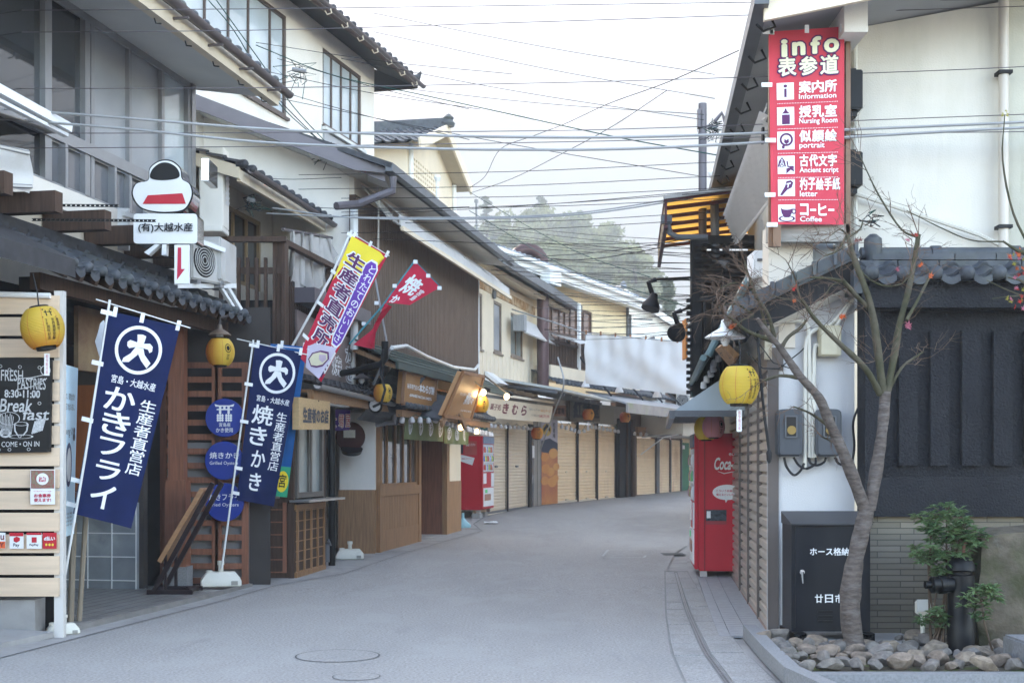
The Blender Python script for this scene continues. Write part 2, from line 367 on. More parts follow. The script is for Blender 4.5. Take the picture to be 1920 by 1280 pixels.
m_apron = mat('grey_paving_tile', (.30,.30,.31), .7, .1, 12, .05, 80)
mb = MB()
for i in range(42):
    y0 = 10.45+i*.155
    if y0 < 11.05: continue
    for j, (a, b) in enumerate(((-.455,-.36),(-.355,-.2),(-.195,-.02))):
        mb.slab(*[V((wx(p[1])+p[0], p[1], gz(p[1])+.011)) for p in ((a,y0),(b,y0),(b,y0+.149),(a,y0+.149))], .02)
struct('tiled_pavement', mb, m_apron)
# sanded joints round the manholes and the painted rectangle
def manhole(px, py, rpx, nm, lab):
    c = gnd(px, py); r = rpx/FPX*c.y; mb = MB(); n = 48
    for k in range(n):
        a, b = 2*math.pi*k/n, 2*math.pi*(k+1)/n
        mb.add([c+V((math.cos(t)*q*r, math.sin(t)*q*r, .004)) for t, q in ((a,.965),(a,1),(b,1),(b,.965))], [(0,1,2,3)])
    t = T(nm, lab, 'manhole cover', c); t.part('rim', mb, mat('dark_iron_rim', (.09,.09,.09), .6, .3, m=.2))
    lid = MB(); lid.add([c+V((math.cos(2*math.pi*k/n)*.965*r, math.sin(2*math.pi*k/n)*.965*r, .0025)) for k in range(n)], [tuple(range(n))])
    t.part('lid', lid, m_asph)
manhole(633, 1229, 79, 'manhole_cover', 'larger round asphalt filled manhole cover low in the road centre')
manhole(668, 1268, 45, 'manhole_cover', 'small round manhole cover nearest the bottom edge of the road')
manhole(766, 1095, 46, 'manhole_cover', 'round manhole cover further up the road beside the wooden shopfront')
q = [gnd(1140,1040), gnd(1130,1053), gnd(1207,1053), gnd(1219,1040)]
mb = MB()
for a, b in zip(q, q[1:]+q[:1]):
    n = (b-a).cross(V((0,0,1))).normalized()*.02; up = V((0,0,gz(a.y)+.005)); mb.add([a-n+up, b-n+up, b+n+up, a+n+up], [(0,1,2,3)])
struct('road_marking', mb, mat('faded_white_road_paint', (.42,.42,.42), .8, .3, 30))
c = gnd(1262, 1047); mb = MB().box((c.x-.17, c.y-.2, gz(c.y)+.002), (c.x+.17, c.y+.2, gz(c.y)+.007))
solo('drain_cover', 'small dark square drain cover beside the granite gutter by the red machine', 'drain cover', mb, mat('dark_iron_plate', (.06,.065,.07), .6, .2))
# hills
def hill(name, xr, yr_, hfun, nx, ny, m):
    mb = MB(); mb.grid(lambda a, b: (lambda x, y: (x, y, hfun(x, y)))(xr[0]+(xr[1]-xr[0])*b, yr_[0]+(yr_[1]-yr_[0])*a), ny, nx)
    return struct(name, mb, m, True)
m_forest = mat('distant_forest', (.035,.055,.02), .95, .5, .09, .8, .12, c2=(.09,.12,.045), bd=3)
def h_far(x, y):
    x, y = x/4, y/4
    base = 40+165*math.exp(-((x-210)/230)**2)*1.0 + 55*math.exp(-((x+30)/75)**2) + 120*math.exp(-((x+420)/260)**2)
    k = max(0, min(1, (y-330)/270)); k = k*k*(3-2*k)
    return 4*(-4 + base*k*.98 + k*(14*noise.noise((x*.02, y*.02, 1)) + 7*noise.noise((x*.07, y*.07, 3)) + 5*noise.noise((x*.16, y*.16, 5)) + 2.5*noise.noise((x*.4, y*.4, 5))))
hill('far_hill', (-2800, 3600), (1320, 3040), h_far, 300, 90, m_forest)
def h_near(x, y):
    k = max(0, min(1, (y-85)/230)); k = k*k*(3-2*k)
    return gz(85)-1.5 + k*(48*math.exp(-((x-8)/30)**2)) + 2*k*noise.noise((x*.05, y*.05, 2))
hill('near_hill', (-240, 320), (85, 600), h_near, 60, 50, mat('hillside_undergrowth', (.08,.10,.035), .95, .4, .2))
# ---------------------------------------------------------------- building helpers
def kawara(F, u0, u1, e, r, pitch=.28, step=.24, amp=.04, ns=6):
    """pantile roof between eave (w, z) and ridge (w, z): rows step down, columns roll"""
    mb = MB(); L = math.hypot(r[0]-e[0], r[1]-e[1]); nr = max(1, round(L/step)); sx = (r[0]-e[0])/L; sz = (r[1]-e[1])/L; nw, nz = -sz, sx
    if nw*0+nz < 0: nw, nz = -nw, -nz
    nc = max(1, round((u1-u0)/pitch)); K = nc*ns
    def prof(t): return amp*math.sin(math.pi*t/.4) if t < .4 else -amp*.45*math.sin(math.pi*(t-.4)/.6)
    us = [u0+(u1-u0)*i/K for i in range(K+1)]; hs = [prof((i % ns)/ns) for i in range(K+1)]
    for k in range(nr):
        o = len(mb.v)
        for (s, lift) in ((k/nr*L, -.012), (k/nr*L, .02), ((k+1)/nr*L, -.008)):
            for u, h in zip(us, hs):
                hh = h+lift; mb.v.append(F(u, e[0]+sx*s+nw*hh, e[1]+sz*s+nz*hh))
        n = K+1
        for a in range(2):
            for i in range(K): p = o+a*n+i; mb.f.append((p, p+1, p+n+1, p+n))
    return mb
def eave_caps(F, u0, u1, e, pitch=.28, r=.055, lip=True):
    mb = MB(); nc = max(1, round((u1-u0)/pitch)); p = (u1-u0)/nc
    for i in range(nc):
        c = F(u0+p*(i+.2), e[0]-.02, e[1]+.015); a = F(u0, -1, 0)-F(u0, 0, 0)
        mb.lathe([(r*.9,-.1),(r,-.02),(r,.015),(r*.75,.035),(r*.3,.05)], c, c+a, 10)
        if lip:
            K = 6; o = len(mb.v)
            for j in range(K+1):
                t = j/K; u = u0+p*(i+.38+.62*t); z = e[1]-.035-.035*math.sin(math.pi*t)
                mb.v += [F(u, e[0]-.025, z+.035), F(u, e[0]-.025, z-.03), F(u, e[0]+.06, z+.04)]
            for j in range(K): b = o+3*j; mb.f += [(b, b+1, b+4, b+3), (b, b+3, b+5, b+2)]
    return mb
def rafters(F, u0, u1, w0, z0, w1, z1, pitch=.3, sz=(.06,.08)):
    mb = MB(); n = max(2, int((u1-u0)/pitch))
    for i in range(n+1):
        u = u0+(u1-u0)*i/n; mb.bar(F(u, w0, z0), F(u, w1, z1), sz[0], sz[1])
    return mb
def shutter(F, u0, u1, z0, z1, w, pitch=.085, d=.018):
    mb = MB(); n = int((z1-z0)/pitch); pts = []
    for i in range(n):
        a = z0+i*pitch; pts += [(w-d, a+.006), (w-d, a+pitch*.62), (w, a+pitch*.8), (w, a+pitch-.004)]
    o = len(mb.v)
    for pw, z in pts: mb.v += [F(u0, pw, z), F(u1, pw, z)]
    for i in range(len(pts)-1): b = o+2*i; mb.f.append((b, b+1, b+3, b+2))
    return mb
def window(t, F, u0, u1, z0, z1, w, fm, gm, bars=(), fr=.05, sash=.035, hb=(), sill=None, name='window'):
    """frame with mullions (part), panes as its sub-part"""
    mb = MB(); d = .07
    mb.box((u0, w-d*.6, z0), (u0+fr, w+d*.4, z1), F).box((u1-fr, w-d*.6, z0), (u1, w+d*.4, z1), F)
    mb.box((u0+fr, w-d*.6, z1-fr), (u1-fr, w+d*.4, z1), F).box((u0+fr, w-d*.6, z0), (u1-fr, w+d*.4, z0+fr), F)
    for b in bars: mb.box((u0+(u1-u0)*b-sash/2, w-d*.45, z0+fr), (u0+(u1-u0)*b+sash/2, w+d*.3, z1-fr), F)
    for b in hb: z = z0+(z1-z0)*b; mb.box((u0+fr, w-d*.4, z-sash/2), (u1-fr, w+d*.29, z+sash/2), F)
    f = t.part(name, mb, fm)
    p = MB().box((u0+fr*.5, w+.0, z0+fr*.5), (u1-fr*.5, w+.012, z1-fr*.5), F); t.part('pane', p, gm, f)
    if sill: s = MB().box((u0-.04, w-d*.6-sill, z0-.05), (u1+.04, w+.02, z0-.002), F); t.part('sill', s, fm, f)
    return f
def holed(F, u0, u1, z0, z1, holes, w0, w1):
    """wall slab with rectangular holes (u0,u1,z0,z1)"""
    mb = MB(); us = sorted({u0, u1, *[h[0] for h in holes], *[h[1] for h in holes]}); us = [u for u in us if u0 <= u <= u1]
    for a, b in zip(us, us[1:]):
        m = (a+b)/2; hs = sorted([h for h in holes if h[0] < m < h[1]], key=lambda h: h[2]); z = z0
        for h in hs:
            if h[2] > z+1e-4: mb.box((a, w0, z), (b, w1, h[2]), F)
            z = max(z, h[3])
        if z < z1-1e-4: mb.box((a, w0, z), (b, w1, z1), F)
    return mb
def gutter(pts, r=.06, n=10):
    """open half-round gutter along a polyline"""
    mb = MB(); pts = [V(p) for p in pts]; k = len(pts); o = 0
    for i, p in enumerate(pts):
        t = (pts[min(i+1,k-1)]-pts[max(i-1,0)]).normalized(); x = t.cross(V((0,0,1))).normalized()
        for rr_ in (r, r*.88):
            for j in range(n+1):
                a = math.pi+math.pi*j/n; mb.v.append(p+x*math.cos(a)*rr_+V((0,0,math.sin(a)*rr_)))
    m = 2*(n+1)
    for i in range(k-1):
        for j in range(n):
            a = i*m+j; mb.f += [(a, a+1, a+m+1, a+m), (a+n+1, a+m+n+1, a+m+n+2, a+n+2)]
        for j in (0, n): a = i*m+j; mb.f.append((a, a+m, a+m+n+1, a+n+1))
    for i in (0, k-1):
        for j in range(n): a = i*m+j; mb.f.append((a, a+1, a+n+2, a+n+1))
    return mb
def facing(y, x0=0): return Fr((x0, y), (x0+1, y))       # a wall square to the street, seen from the south

# ---------------------------------------------------------------- oyster shop (nearest on the left)
t = T('oyster_shop', 'house with dark tile eave over an open shopfront behind the white board fence', 'shop building', L1(0,0,0))
F = L1
# upper storey
t.part('wall', holed(F, -2.6, 4.18, 3.6, 6.3, [(-2.4, 4.14, 4.23, 6.16)], .9, 1.1).box((4.18, .9, 3.6), (4.34, 4.5, 6.3), F), m_beige)
t.part('parapet', MB().box((-2.6, .7, 4.0), (3.3, .895, 4.22), F), m_white)
f = MB()
for u, wd in ((-1.0,.08),(-.1,.08),(.86,.12),(1.62,.1),(1.74,.07),(2.57,.06),(3.36,.07),(4.07,.07)): f.box((u, .80, 4.23), (u+wd, .9, 6.16), F)
f.box((-2.4,.78,4.70),(4.14,.83,4.82),F).box((-2.4,.8,6.08),(4.14,.83,6.16),F).box((-2.4,.8,4.22),(4.14,.83,4.28),F).box((3.0,.78,4.22),(3.06,.9,4.7),F).box((2.2,.78,4.22),(2.25,.9,4.7),F).box((1.2,.78,4.22),(1.25,.9,4.7),F)
wf = t.part('window_frame', f, m_alu)
t.part('pane', MB().box((-2.4,.86,4.23),(.86,.872,6.16),F).box((.98,.86,4.82),(1.62,.872,6.16),F), m_gdark, wf, label='dark upstairs pane')
t.part('pane', MB().box((.98,.86,4.23),(3.36,.872,4.7),F), m_gmid, wf)
t.part('frosted_pane', MB().box((1.81,.85,4.82),(2.57,.862,6.1),F).box((2.63,.85,4.82),(3.36,.862,6.1),F), m_gfrost, wf)
t.part('corner_pane', MB().box((3.43,.86,4.23),(4.07,.872,6.1),F), m_gsky, wf)
t.part('corner_post', MB().box((4.14,.78,4.22),(4.24,.9,6.16),F), m_alu)
# roof over the upper storey
e = MB().add([F(-3,-.12,6.02),F(4.45,-.12,6.02),F(4.45,1.0,6.19),F(-3,1.0,6.19),F(-3,-.12,6.07),F(4.45,-.12,6.07),F(4.45,1.0,6.24),F(-3,1.0,6.24)],[(3,2,1,0),(4,5,6,7),(0,1,5,4),(1,2,6,5),(2,3,7,6),(3,0,4,7)])
t.part('soffit', e, m_soffit)
t.part('fascia', MB().box((-3,-.2,5.93),(4.5,-.15,6.11),F).box((-3,-.15,5.93),(4.5,-.1,5.98),F), m_fascia)
rf = t.part('roof', kawara(F, -3, 4.5, (-.22, 6.17), (4.4, 7.9), .29), m_tile, smooth=True)
t.part('eave_tile', eave_caps(F, -3, 4.5, (-.22, 6.17), .29, .05, False), m_tile, rf, True)
t.part('verge', MB().add([F(4.5,-.2,6.1),F(4.5,4.4,7.83),F(4.56,4.4,7.83),F(4.56,-.2,6.1),F(4.5,-.2,6.0),F(4.5,4.4,7.7),F(4.56,4.4,7.7),F(4.56,-.2,6.0)],[(0,1,2,3),(7,6,5,4),(0,4,5,1),(1,5,6,2),(2,6,7,3),(3,7,4,0)]), m_fascia)
gt = t.part('gutter', gutter([F(-3,-.3,6.15),F(4.6,-.3,6.1)], .062), m_gutter, smooth=True)
gb = MB()
for i in range(9): gb.box((-2.7+i*.85,-.37,6.0),(-2.67+i*.85,-.2,6.02),F)
t.part('bracket', gb, m_gutter, gt)
hk = MB()
for i in range(9): hk.tube([F(-1.5+i*.7,-.12,5.95),F(-1.5+i*.7,-.14,5.88),F(-1.5+i*.7,-.2,5.87)],.008,5)
t.part('wire_hook', hk, m_wire)
# lower tiled eave
tr_ = t.part('eave_roof', kawara(F, -.15, 4.0, (-.02, 3.27), (.92, 3.72), .265), m_tile, smooth=True)
t.part('eave_tile', eave_caps(F, -.15, 4.0, (-.02, 3.27), .265, .05), m_tile, tr_, True)
rb = MB().box((-.2,.75,3.66),(4.0,.92,3.78),F)
for i in range(14): rb.box((-.2+i*.3,.7,3.62),(.09+i*.3,.78,3.70),F)
t.part('flashing', rb, m_tiled, tr_)
t.part('flat_eave', MB().add([F(-2.7,-.1,3.30),F(-.16,-.1,3.30),F(-.16,.9,3.76),F(-2.7,.9,3.76),F(-2.7,-.1,3.14),F(-.16,-.1,3.14),F(-.16,.9,3.5),F(-2.7,.9,3.5)],[(0,1,2,3),(7,6,5,4),(0,4,5,1),(1,5,6,2),(2,6,7,3),(3,7,4,0)]), m_tiled)
t.part('rafter', rafters(F, -.1, 3.95, .02, 3.19, .9, 3.58, .26), m_brown)
t.part('eave_board', MB().add([F(-.15,.0,3.225),F(4,.0,3.225),F(4,.95,3.66),F(-.15,.95,3.66)],[(3,2,1,0)]).box((-.15,.25,3.05),(4.0,.35,3.2),F), m_brown)
# dark beam ends carrying the storey above
for (u) in (-.75, .05, .95, 1.75, 2.6, 3.3):
    t.part('beam_end', MB().box((u, .22, 3.78), (u+.13, .88, 3.97), F), m_brown, label='dark brown beam end')
# open shopfront below: side walls, floor, ceiling, back wall
t.part('ceiling', MB().box((-2.6,.9,3.05),(3.2,3.9,3.1),F), m_int)
t.part('back_wall', MB().box((-2.6,3.8,0),(3.2,3.9,3.05),F), m_int)
t.part('tiled_dado', MB().box((3.03,.95,.03),(3.09,3.8,1.05),F), stain(mat('slate_wall_tile',(.26,.28,.30),.3,.2,3),(.36,.38,.39),1.5,.5,.6))
j = MB()
for i in range(10): j.box((3.02,.95+i*.3,.03),(3.03,.962+i*.3,1.05),F)
for i in range(4): j.box((3.019,.95,.15+i*.27),(3.029,3.8,.162+i*.27),F)
t.part('tile_joint', j, m_wht)
t.part('side_wall', MB().box((-2.7,.9,0),(-2.6,3.9,3.1),F).box((3.1,.9,0),(3.2,3.9,3.1),F).box((-2.7,.8,0),(-.3,.9,3.1),F), m_int)
t.part('post', MB().box((.08,.45,0),(.22,.6,3.2),F), m_dark)
t.part('lintel', MB().box((-2.6,.9,2.72),(4.0,1.02,3.2),F), m_dark)
t.part('hanging_panel', MB().box((F.U(147,.75),.75,2.45),(F.U(200,.75),.8,3.1),F), stain(mat('patinated_copper_sheet',(.22,.13,.08),.3,.2,2,m=.35),(.5,.38,.22),1.2,.45,.7,(1,1,1),.8), label='burnished copper range hood front')
t.part('counter', MB().box((2.6,.95,1.12),(3.09,1.9,1.17),F), m_redbrown)
t.part('plank_panel', MB().box((3.03,.95,1.18),(3.09,1.8,2.4),F), mat('orange_cedar_board',(.30,.10,.03),.5,.15,3,st=(14,14,1)))
t.part('shelf_bracket', MB().tube([F(2.62,1.0,1.1),F(3.02,1.0,.8)],.012,5).tube([F(2.62,1.8,1.1),F(3.02,1.8,.8)],.012,5), m_alu)
deck = MB()
for i in range(18): deck.box((-.1,-.02+i*.15,.02),(3.15,.112+i*.15,.06),F)
deck.box((-.1,-.02,.0),(3.15,2.7,.03),F)
t.part('deck', deck, stain(mat('wet_dark_deck_plank',(.20,.19,.18),.35,.25,5,st=(1,1,1)),(.2,.2,.2),1.5,.5,.7))
t.part('deck_edge', MB().box((-.15,-.06,0),(4.0,-.02,.055),F), mat('deck_edge_strip',(.2,.19,.18),.6,.2))
# brown lattice square to the street, with grey panels behind
LT = facing(15.35); la = MB(); x0, x1 = -4.22, -3.17
for i in range(16): la.box((x0, 0, .06+i*.172), (x1, .04, .13+i*.172), LT)
for x in (x0, -4.02, -3.6, -3.56+.0, x1-.07): la.box((x, -.006, .05), (x+.075, .046, 2.68), LT)
t.part('lattice', la, m_redbrown)
t.part('lattice_backing', MB().box((x0,.08,.05),(x1,.1,1.75),LT), mat('grey_board',(.19,.18,.18),.8,.1))
ps = t.part('corner_post', MB().box((-3.99,14.85,.30),(-3.81,15.03,3.1)).box((-4.02,14.82,.30),(-3.78,15.06,1.30)), m_redbrown)
t.part('post_base', MB().box((-4.04,14.8,.05),(-3.76,15.08,.3)), m_stone, ps)
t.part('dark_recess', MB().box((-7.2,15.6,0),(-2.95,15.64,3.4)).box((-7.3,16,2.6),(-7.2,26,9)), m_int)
t.part('rear_wall', MB().box((-2.6,4.5,0),(4.34,4.6,6.2),F).box((-2.7,1,3.0),(-2.6,4.6,6.2),F).box((4.2,1,0),(4.34,4.6,3.7),F), m_beige)

# ---------------------------------------------------------------- balcony house with kiosk (second on the left)
F = L2
t = T('balcony_house', 'house with brown slatted balcony, tiled upper eave and wooden kiosk below', 'house', L2(0,0,0))
G = facing(16.3)
t.part('wall', MB().box((-6.5,0,3.2),(-3.80,.15,5.35),G).box((-.05,1.3,4.02),(.25,1.45,5.4),F).box((.25,1.3,5.05),(4.2,1.45,5.4),F).box((2.3,1.3,2.6),(4.2,1.45,5.05),F).box((-.05,1.3,2.6),(4.2,1.42,4.02),F), m_beige)
ch = t.part('chase', MB().box((-3.9,15.95,4.45),(-3.6,16.29,5.45)).box((-3.9,15.9,4.38),(-3.6,16.29,4.45)), m_white, bevel=.01, label='boxed white duct with louvred vent')
lv = MB()
for i in range(8): lv.add([V((-3.59,16.02,4.75+i*.06)),V((-3.59,16.2,4.75+i*.06)),V((-3.57,16.2,4.79+i*.06)),V((-3.57,16.02,4.79+i*.06))],[(0,1,2,3)])
t.part('louvre', lv, m_wht, ch)
window(t, F, .25, 2.3, 4.02, 5.05, 1.35, mat('golden_wood_frame',(.34,.22,.11),.5,.15,4,st=WOODST), m_gdark, (.25,.5,.75), .06, .05)
# upper eave
t.part('soffit', MB().add([F(-.6,.55,5.06),F(4.0,.55,5.06),F(4.0,1.4,5.36),F(-.6,1.4,5.36)],[(3,2,1,0)]), m_soffit)
t.part('fascia', MB().box((-.6,.5,5.0),(4.0,.55,5.14),F).add([F(-.6,.5,5.02),F(-.6,2.2,5.55),F(-.6,2.2,5.72),F(-.6,.5,5.18),F(-.65,.5,5.02),F(-.65,2.2,5.55),F(-.65,2.2,5.72),F(-.65,.5,5.18)],[(0,1,2,3),(7,6,5,4),(0,4,5,1),(3,2,6,7),(0,3,7,4)]), m_fascia)
rf = t.part('roof', kawara(F, -.68, 4.05, (.46,5.19), (3.0,6.0), .29), m_tiled, smooth=True)
t.part('eave_tile', eave_caps(F, -.68, 4.05, (.46,5.19), .29, .055, False), m_tiled, rf, True)
t.part('gutter', gutter([F(-.55,.38,5.15),F(4.1,.38,5.1)], .055), m_gutter, smooth=True)
t.part('downpipe', MB().tube([F(3.95,.38,5.05),F(3.95,.38,4.85),F(3.95,.6,4.7),F(3.95,.6,2.7)],.045,8), m_gutter, smooth=True)
# slatted balcony: street face and south face
def bal_slats(mb, P, n, z0f, z1f, wd=.06, dp=.05):
    for i in range(n):
        a = P(i/(n-1)); mb.bar(a+V((0,0,z0f)), a+V((0,0,z1f(i/(n-1)) if callable(z1f) else z1f)), wd, dp, up=(1,0,0))
b = MB(); bal_slats(b, lambda k: F(.1+4.0*k, .2, 0), 52, 2.62, lambda k: 4.12-.5*math.sin(min(k*4,1)*math.pi/2)*(1 if k < .9 else .8), .035, .05)
sc_ = t.part('slat_screen', b, m_brown)
b = MB(); bal_slats(b, lambda k: V((-3.72+.8*k, 16.36, 0)), 8, 2.62, 4.12, .06, .04); b.box((-3.75,16.36,3.92),(-2.9,16.4,4.0)).box((-3.75,16.36,2.9),(-2.9,16.4,2.97))
t.part('slat_screen', b, m_brown)
t.part('railing', MB().bar(F(-.05,.2,4.36),F(4.3,.2,4.36),.09,.07).box((-3.75,16.3,4.32),(-2.88,16.4,4.39)).box((-.06,.12,2.6),(.1,.28,4.32),F).box((2.15,.14,3.4),(2.28,.26,4.32),F), m_brown)
t.part('backing', MB().box((.1,.3,2.62),(4.2,.33,3.95),F).box((-3.7,16.5,2.62),(-2.9,16.53,3.6)), m_dark)
t.part('jutting_beam', MB().box((.5,-.1,3.62),(3.3,.2,3.82),F), m_purple, label='plum brown jutting beam')
# lower eave with gutter
t.part('canopy_roof', kawara(F, -.1, 3.9, (-.28,2.52), (.3,2.75), .22, .15, .02, 4), m_tiled, smooth=True)
t.part('canopy_gutter', gutter([F(-.1,-.33,2.50),F(3.95,-.33,2.44)], .06).tube([F(3.92,-.33,2.44),F(3.92,-.30,2.15),F(3.92,.1,2.1)],.045,8), m_alu, smooth=True)
t.part('canopy_soffit', MB().box((-.1,-.25,2.40),(3.9,.3,2.44),F).box((-.1,-.28,2.30),(3.9,-.2,2.42),F), m_wood)
# kiosk
kb = MB().box((0,0,.0),(1.2,.06,.97),F).box((-.06,-.0,0),(0,.07,2.3),F).box((1.2,-.0,0),(1.27,.07,2.3),F).box((.0,.0,2.1),(1.2,.06,2.3),F)
kb.box((-3.62,16.38,0),(-2.84,16.44,1.05)).box((-3.62,16.38,1.05),(-3.52,16.44,2.4)).box((-2.95,16.37,1.05),(-2.83,16.45,2.4))
k = t.part('kiosk', kb, m_brown)
ks = MB()
for i in range(5): ks.box((.05+i*.28,-.025,.1),(.085+i*.28,0,.93),F)
for i in range(7): ks.box((.02,-.012,.1+i*.13),(1.18,0,.112+i*.13),F)
ks.box((-.02,-.03,.0),(1.22,0,.1),F).box((-.02,-.03,.9),(1.22,0,.97),F)
t.part('kiosk_panel', ks, m_wood, k, label='weathered board and batten kiosk front')
ks = MB()
for x in (-3.58,-3.25,-2.93): ks.box((x,16.35,.1),(x+.05,16.38,1.0))
for i in range(6): ks.box((-3.55,16.365,.1+i*.16),(-2.9,16.38,.115+i*.16))
t.part('kiosk_side_panel', ks, m_redbrown, k)
t.part('bolt', MB().tube([V((-3.62,16.3,.4)),V((-3.42,16.3,.4))],.018,8), m_steel, k)
t.part('kiosk_counter', MB().box((-.08,-.22,1.0),(1.5,.05,1.03),F), m_steel, k)
window(t, F, .06, 1.18, 1.05, 2.1, .03, mat('dark_sash',(.12,.11,.10),.4), m_ggreen, (.48,.55), .07, .05)
t.part('dark_entry', MB().box((1.28,.6,0),(2.3,.65,2.35),F).box((1.27,.0,0),(1.31,.65,2.35),F), m_int)
t.part('drainpipe', MB().tube([F(1.75,.05,0.02),F(1.75,.05,2.4)],.05,10), m_black, smooth=True)
SW = facing(20.2)      # white return wall behind the entry
t.part('return_wall', MB().box((-2.72,0,1.08),(-2.16,.2,2.3),SW), m_white)
t.part('return_dado', MB().box((-2.74,-.015,.07),(-2.16,.2,1.08),SW), m_wood)
t.part('rear_wall', MB().box((-1,4.5,0),(5.2,4.6,5.6),F).box((5.1,.1,0),(5.2,4.6,5.6),F), m_beige)
# ---------------------------------------------------------------- dark slat house with sweets shop below (third on the left)
F = L3
t = T('slat_clad_house', 'house clad upstairs in dark vertical slats above a sweets shopfront', 'shop building', L3(0,0,0))
GW = facing(19.35)
t.part('side_wall', MB().add([V(p) for p in ((-5.6,19.35,2.6),(-2.38,19.35,2.6),(-2.38,19.35,5.85),(-5.6,19.35,7.1),(-5.6,19.5,2.6),(-2.38,19.5,2.6),(-2.38,19.5,5.85),(-5.6,19.5,7.1))],[(0,1,2,3),(7,6,5,4),(1,0,4,5),(2,1,5,6),(3,2,6,7),(0,3,7,4)]), m_white)
t.part('barge_board', MB().add([V(p) for p in ((-1.86,18.75,5.62),(-5.7,18.75,7.09),(-5.7,18.75,7.31),(-1.86,18.75,5.84),(-1.86,18.8,5.62),(-5.7,18.8,7.09),(-5.7,18.8,7.31),(-1.86,18.8,5.84))],[(3,2,1,0),(4,5,6,7),(0,1,5,4),(2,3,7,6),(1,2,6,5),(3,0,4,7)]), m_purple)
t.part('verge_soffit', MB().add([V(p) for p in ((-1.86,18.8,5.66),(-5.7,18.8,7.13),(-5.7,19.5,7.13),(-1.86,19.5,5.66))],[(0,1,2,3)]), m_soffit)
t.part('gable_block', MB().box((-3.0,18.9,6.05),(-2.75,19.34,6.15)), m_white)
m_slat = mat('warm_brown_slat', (.14,.095,.068), .6, .25, 3, .1, 20, st=WOODST)
t.part('slat_wall', MB().box((-1.12,.0,3.35),(7.05,.1,5.55),F), m_brown)
s = MB()
for i in range(84): s.box((-1.1+i*.0975,-.04,3.35),(-1.04+i*.0975,0,5.5),F)
t.part('slat', s, m_slat)
t.part('corner_trim', MB().box((7.05,-.05,3.3),(7.12,.1,5.5),F), m_wht)
t.part('soffit', MB().add([F(-1.7,-.62,5.72),F(7.4,-.62,5.72),F(7.4,.1,5.82),F(-1.7,.1,5.82)],[(3,2,1,0)]), mat('beige_soffit',(.45,.41,.36),.8,.08,2))
t.part('upper_wall', MB().box((-1.12,.02,5.55),(7.05,.1,5.9),F), m_beige)
t.part('roof', MB().slab(F(-1.7,-.75,5.86),F(7.4,-.75,5.86),F(7.4,3.5,7.4),F(-1.7,3.5,7.4),.08), m_tiled)
t.part('gutter', MB().bar(F(-1.7,-.7,5.8),F(7.4,-.7,5.8),.11,.12), m_gutterg)
t.part('downpipe', MB().tube([F(-1.5,-.7,5.7),F(-1.5,-.7,5.5),F(-1.6,-.2,5.3),F(-2.0,.0,5.2)],.06,8), m_purple, smooth=True)
t.part('white_downpipe', MB().tube([F(-1.25,-.02,3.2),F(-1.25,-.02,5.4)],.06,8), m_wpipe, smooth=True)
# copper pent roof
cp = MB()
for k in range(4):
    a, b = k/4, (k+1)/4; cp.slab(F(-1.3,-.72+.72*a,3.02+.38*a),F(6.9,-.72+.72*a,3.02+.38*a),F(6.9,-.72+.72*b,3.0+.38*b),F(-1.3,-.72+.72*b,3.0+.38*b),.03)
t.part('copper_canopy', cp, m_copper)
t.part('copper_fascia', MB().box((-1.3,-.73,2.9),(6.9,-.68,3.0),F), m_copper)
t.part('canopy_rafter', rafters(F,-1.2,6.8,-.66,2.93,.0,3.2,.22,(.05,.06)), m_wood)
t.part('canopy_board', MB().add([F(-1.3,-.7,2.98),F(6.9,-.7,2.98),F(6.9,0,3.3),F(-1.3,0,3.3)],[(3,2,1,0)]), m_dark)
# lower tiled eave and entrance gablet
rf = t.part('tile_eave', kawara(F,-.6,6.0,(-.62,2.38),(.0,2.85),.22,.2,.035), m_tile, smooth=True)
t.part('eave_tile', eave_caps(F,-.6,6.0,(-.62,2.38),.22,.05,False), m_tile, rf, True)
t.part('eave_beam', MB().box((-.5,-.55,2.22),(5.9,-.45,2.33),F).add([F(-.6,-.6,2.34),F(6,-.6,2.34),F(6,0,2.78),F(-.6,0,2.78)],[(3,2,1,0)]), m_wood)
gq = MB(); c0 = 1.35
for sg in (-1, 1):
    gq.slab(*(lambda p: p if sg > 0 else [p[1],p[0],p[3],p[2]])([F(c0,-.9,2.62),F(c0+sg*.8,-.9,2.22),F(c0+sg*.8,-.3,2.32),F(c0,-.3,2.70)]),.05)
gf = t.part('gablet', gq, m_tile)
bg_ = MB()
for sg in (-1, 1): bg_.bar(F(c0,-.91,2.56),F(c0+sg*.82,-.91,2.14),.05,.12)
bg_.box((c0-.5,-.86,2.2),(c0+.5,-.80,2.28),F)
t.part('gablet_board', bg_, m_wood, gf)
gc = MB()
for i in range(7): c = F(c0-.42+i*.14,-.88,2.34); gc.lathe([(.05,0),(.055,.03),(.04,.05)],c,c+(F(0,-1,0)-F(0,0,0)),10)
t.part('gablet_tile', gc, m_tile, gf, True)
bt = MB(); P0 = [(735,688),(712,722),(694,760),(668,786)]; P1 = [(800,705),(772,742),(758,778),(744,798)]
def bow(a, b):
    k = min(2, int(a*3)); f_ = a*3-k; p = V((*P0[k],0)).lerp(V((*P0[k+1],0)), f_).lerp(V((*P1[k],0)).lerp(V((*P1[k+1],0)), f_), b); st_ = .035*((a*7) % 1)
    return at(p.x, p.y, 19.7+.9*b-.25*math.sin(a*3.1)-st_+.03*abs(math.sin(b*9.4)))
bt.grid(bow, 56, 24); t.part('bowed_tile', bt, m_tile, rf, True)
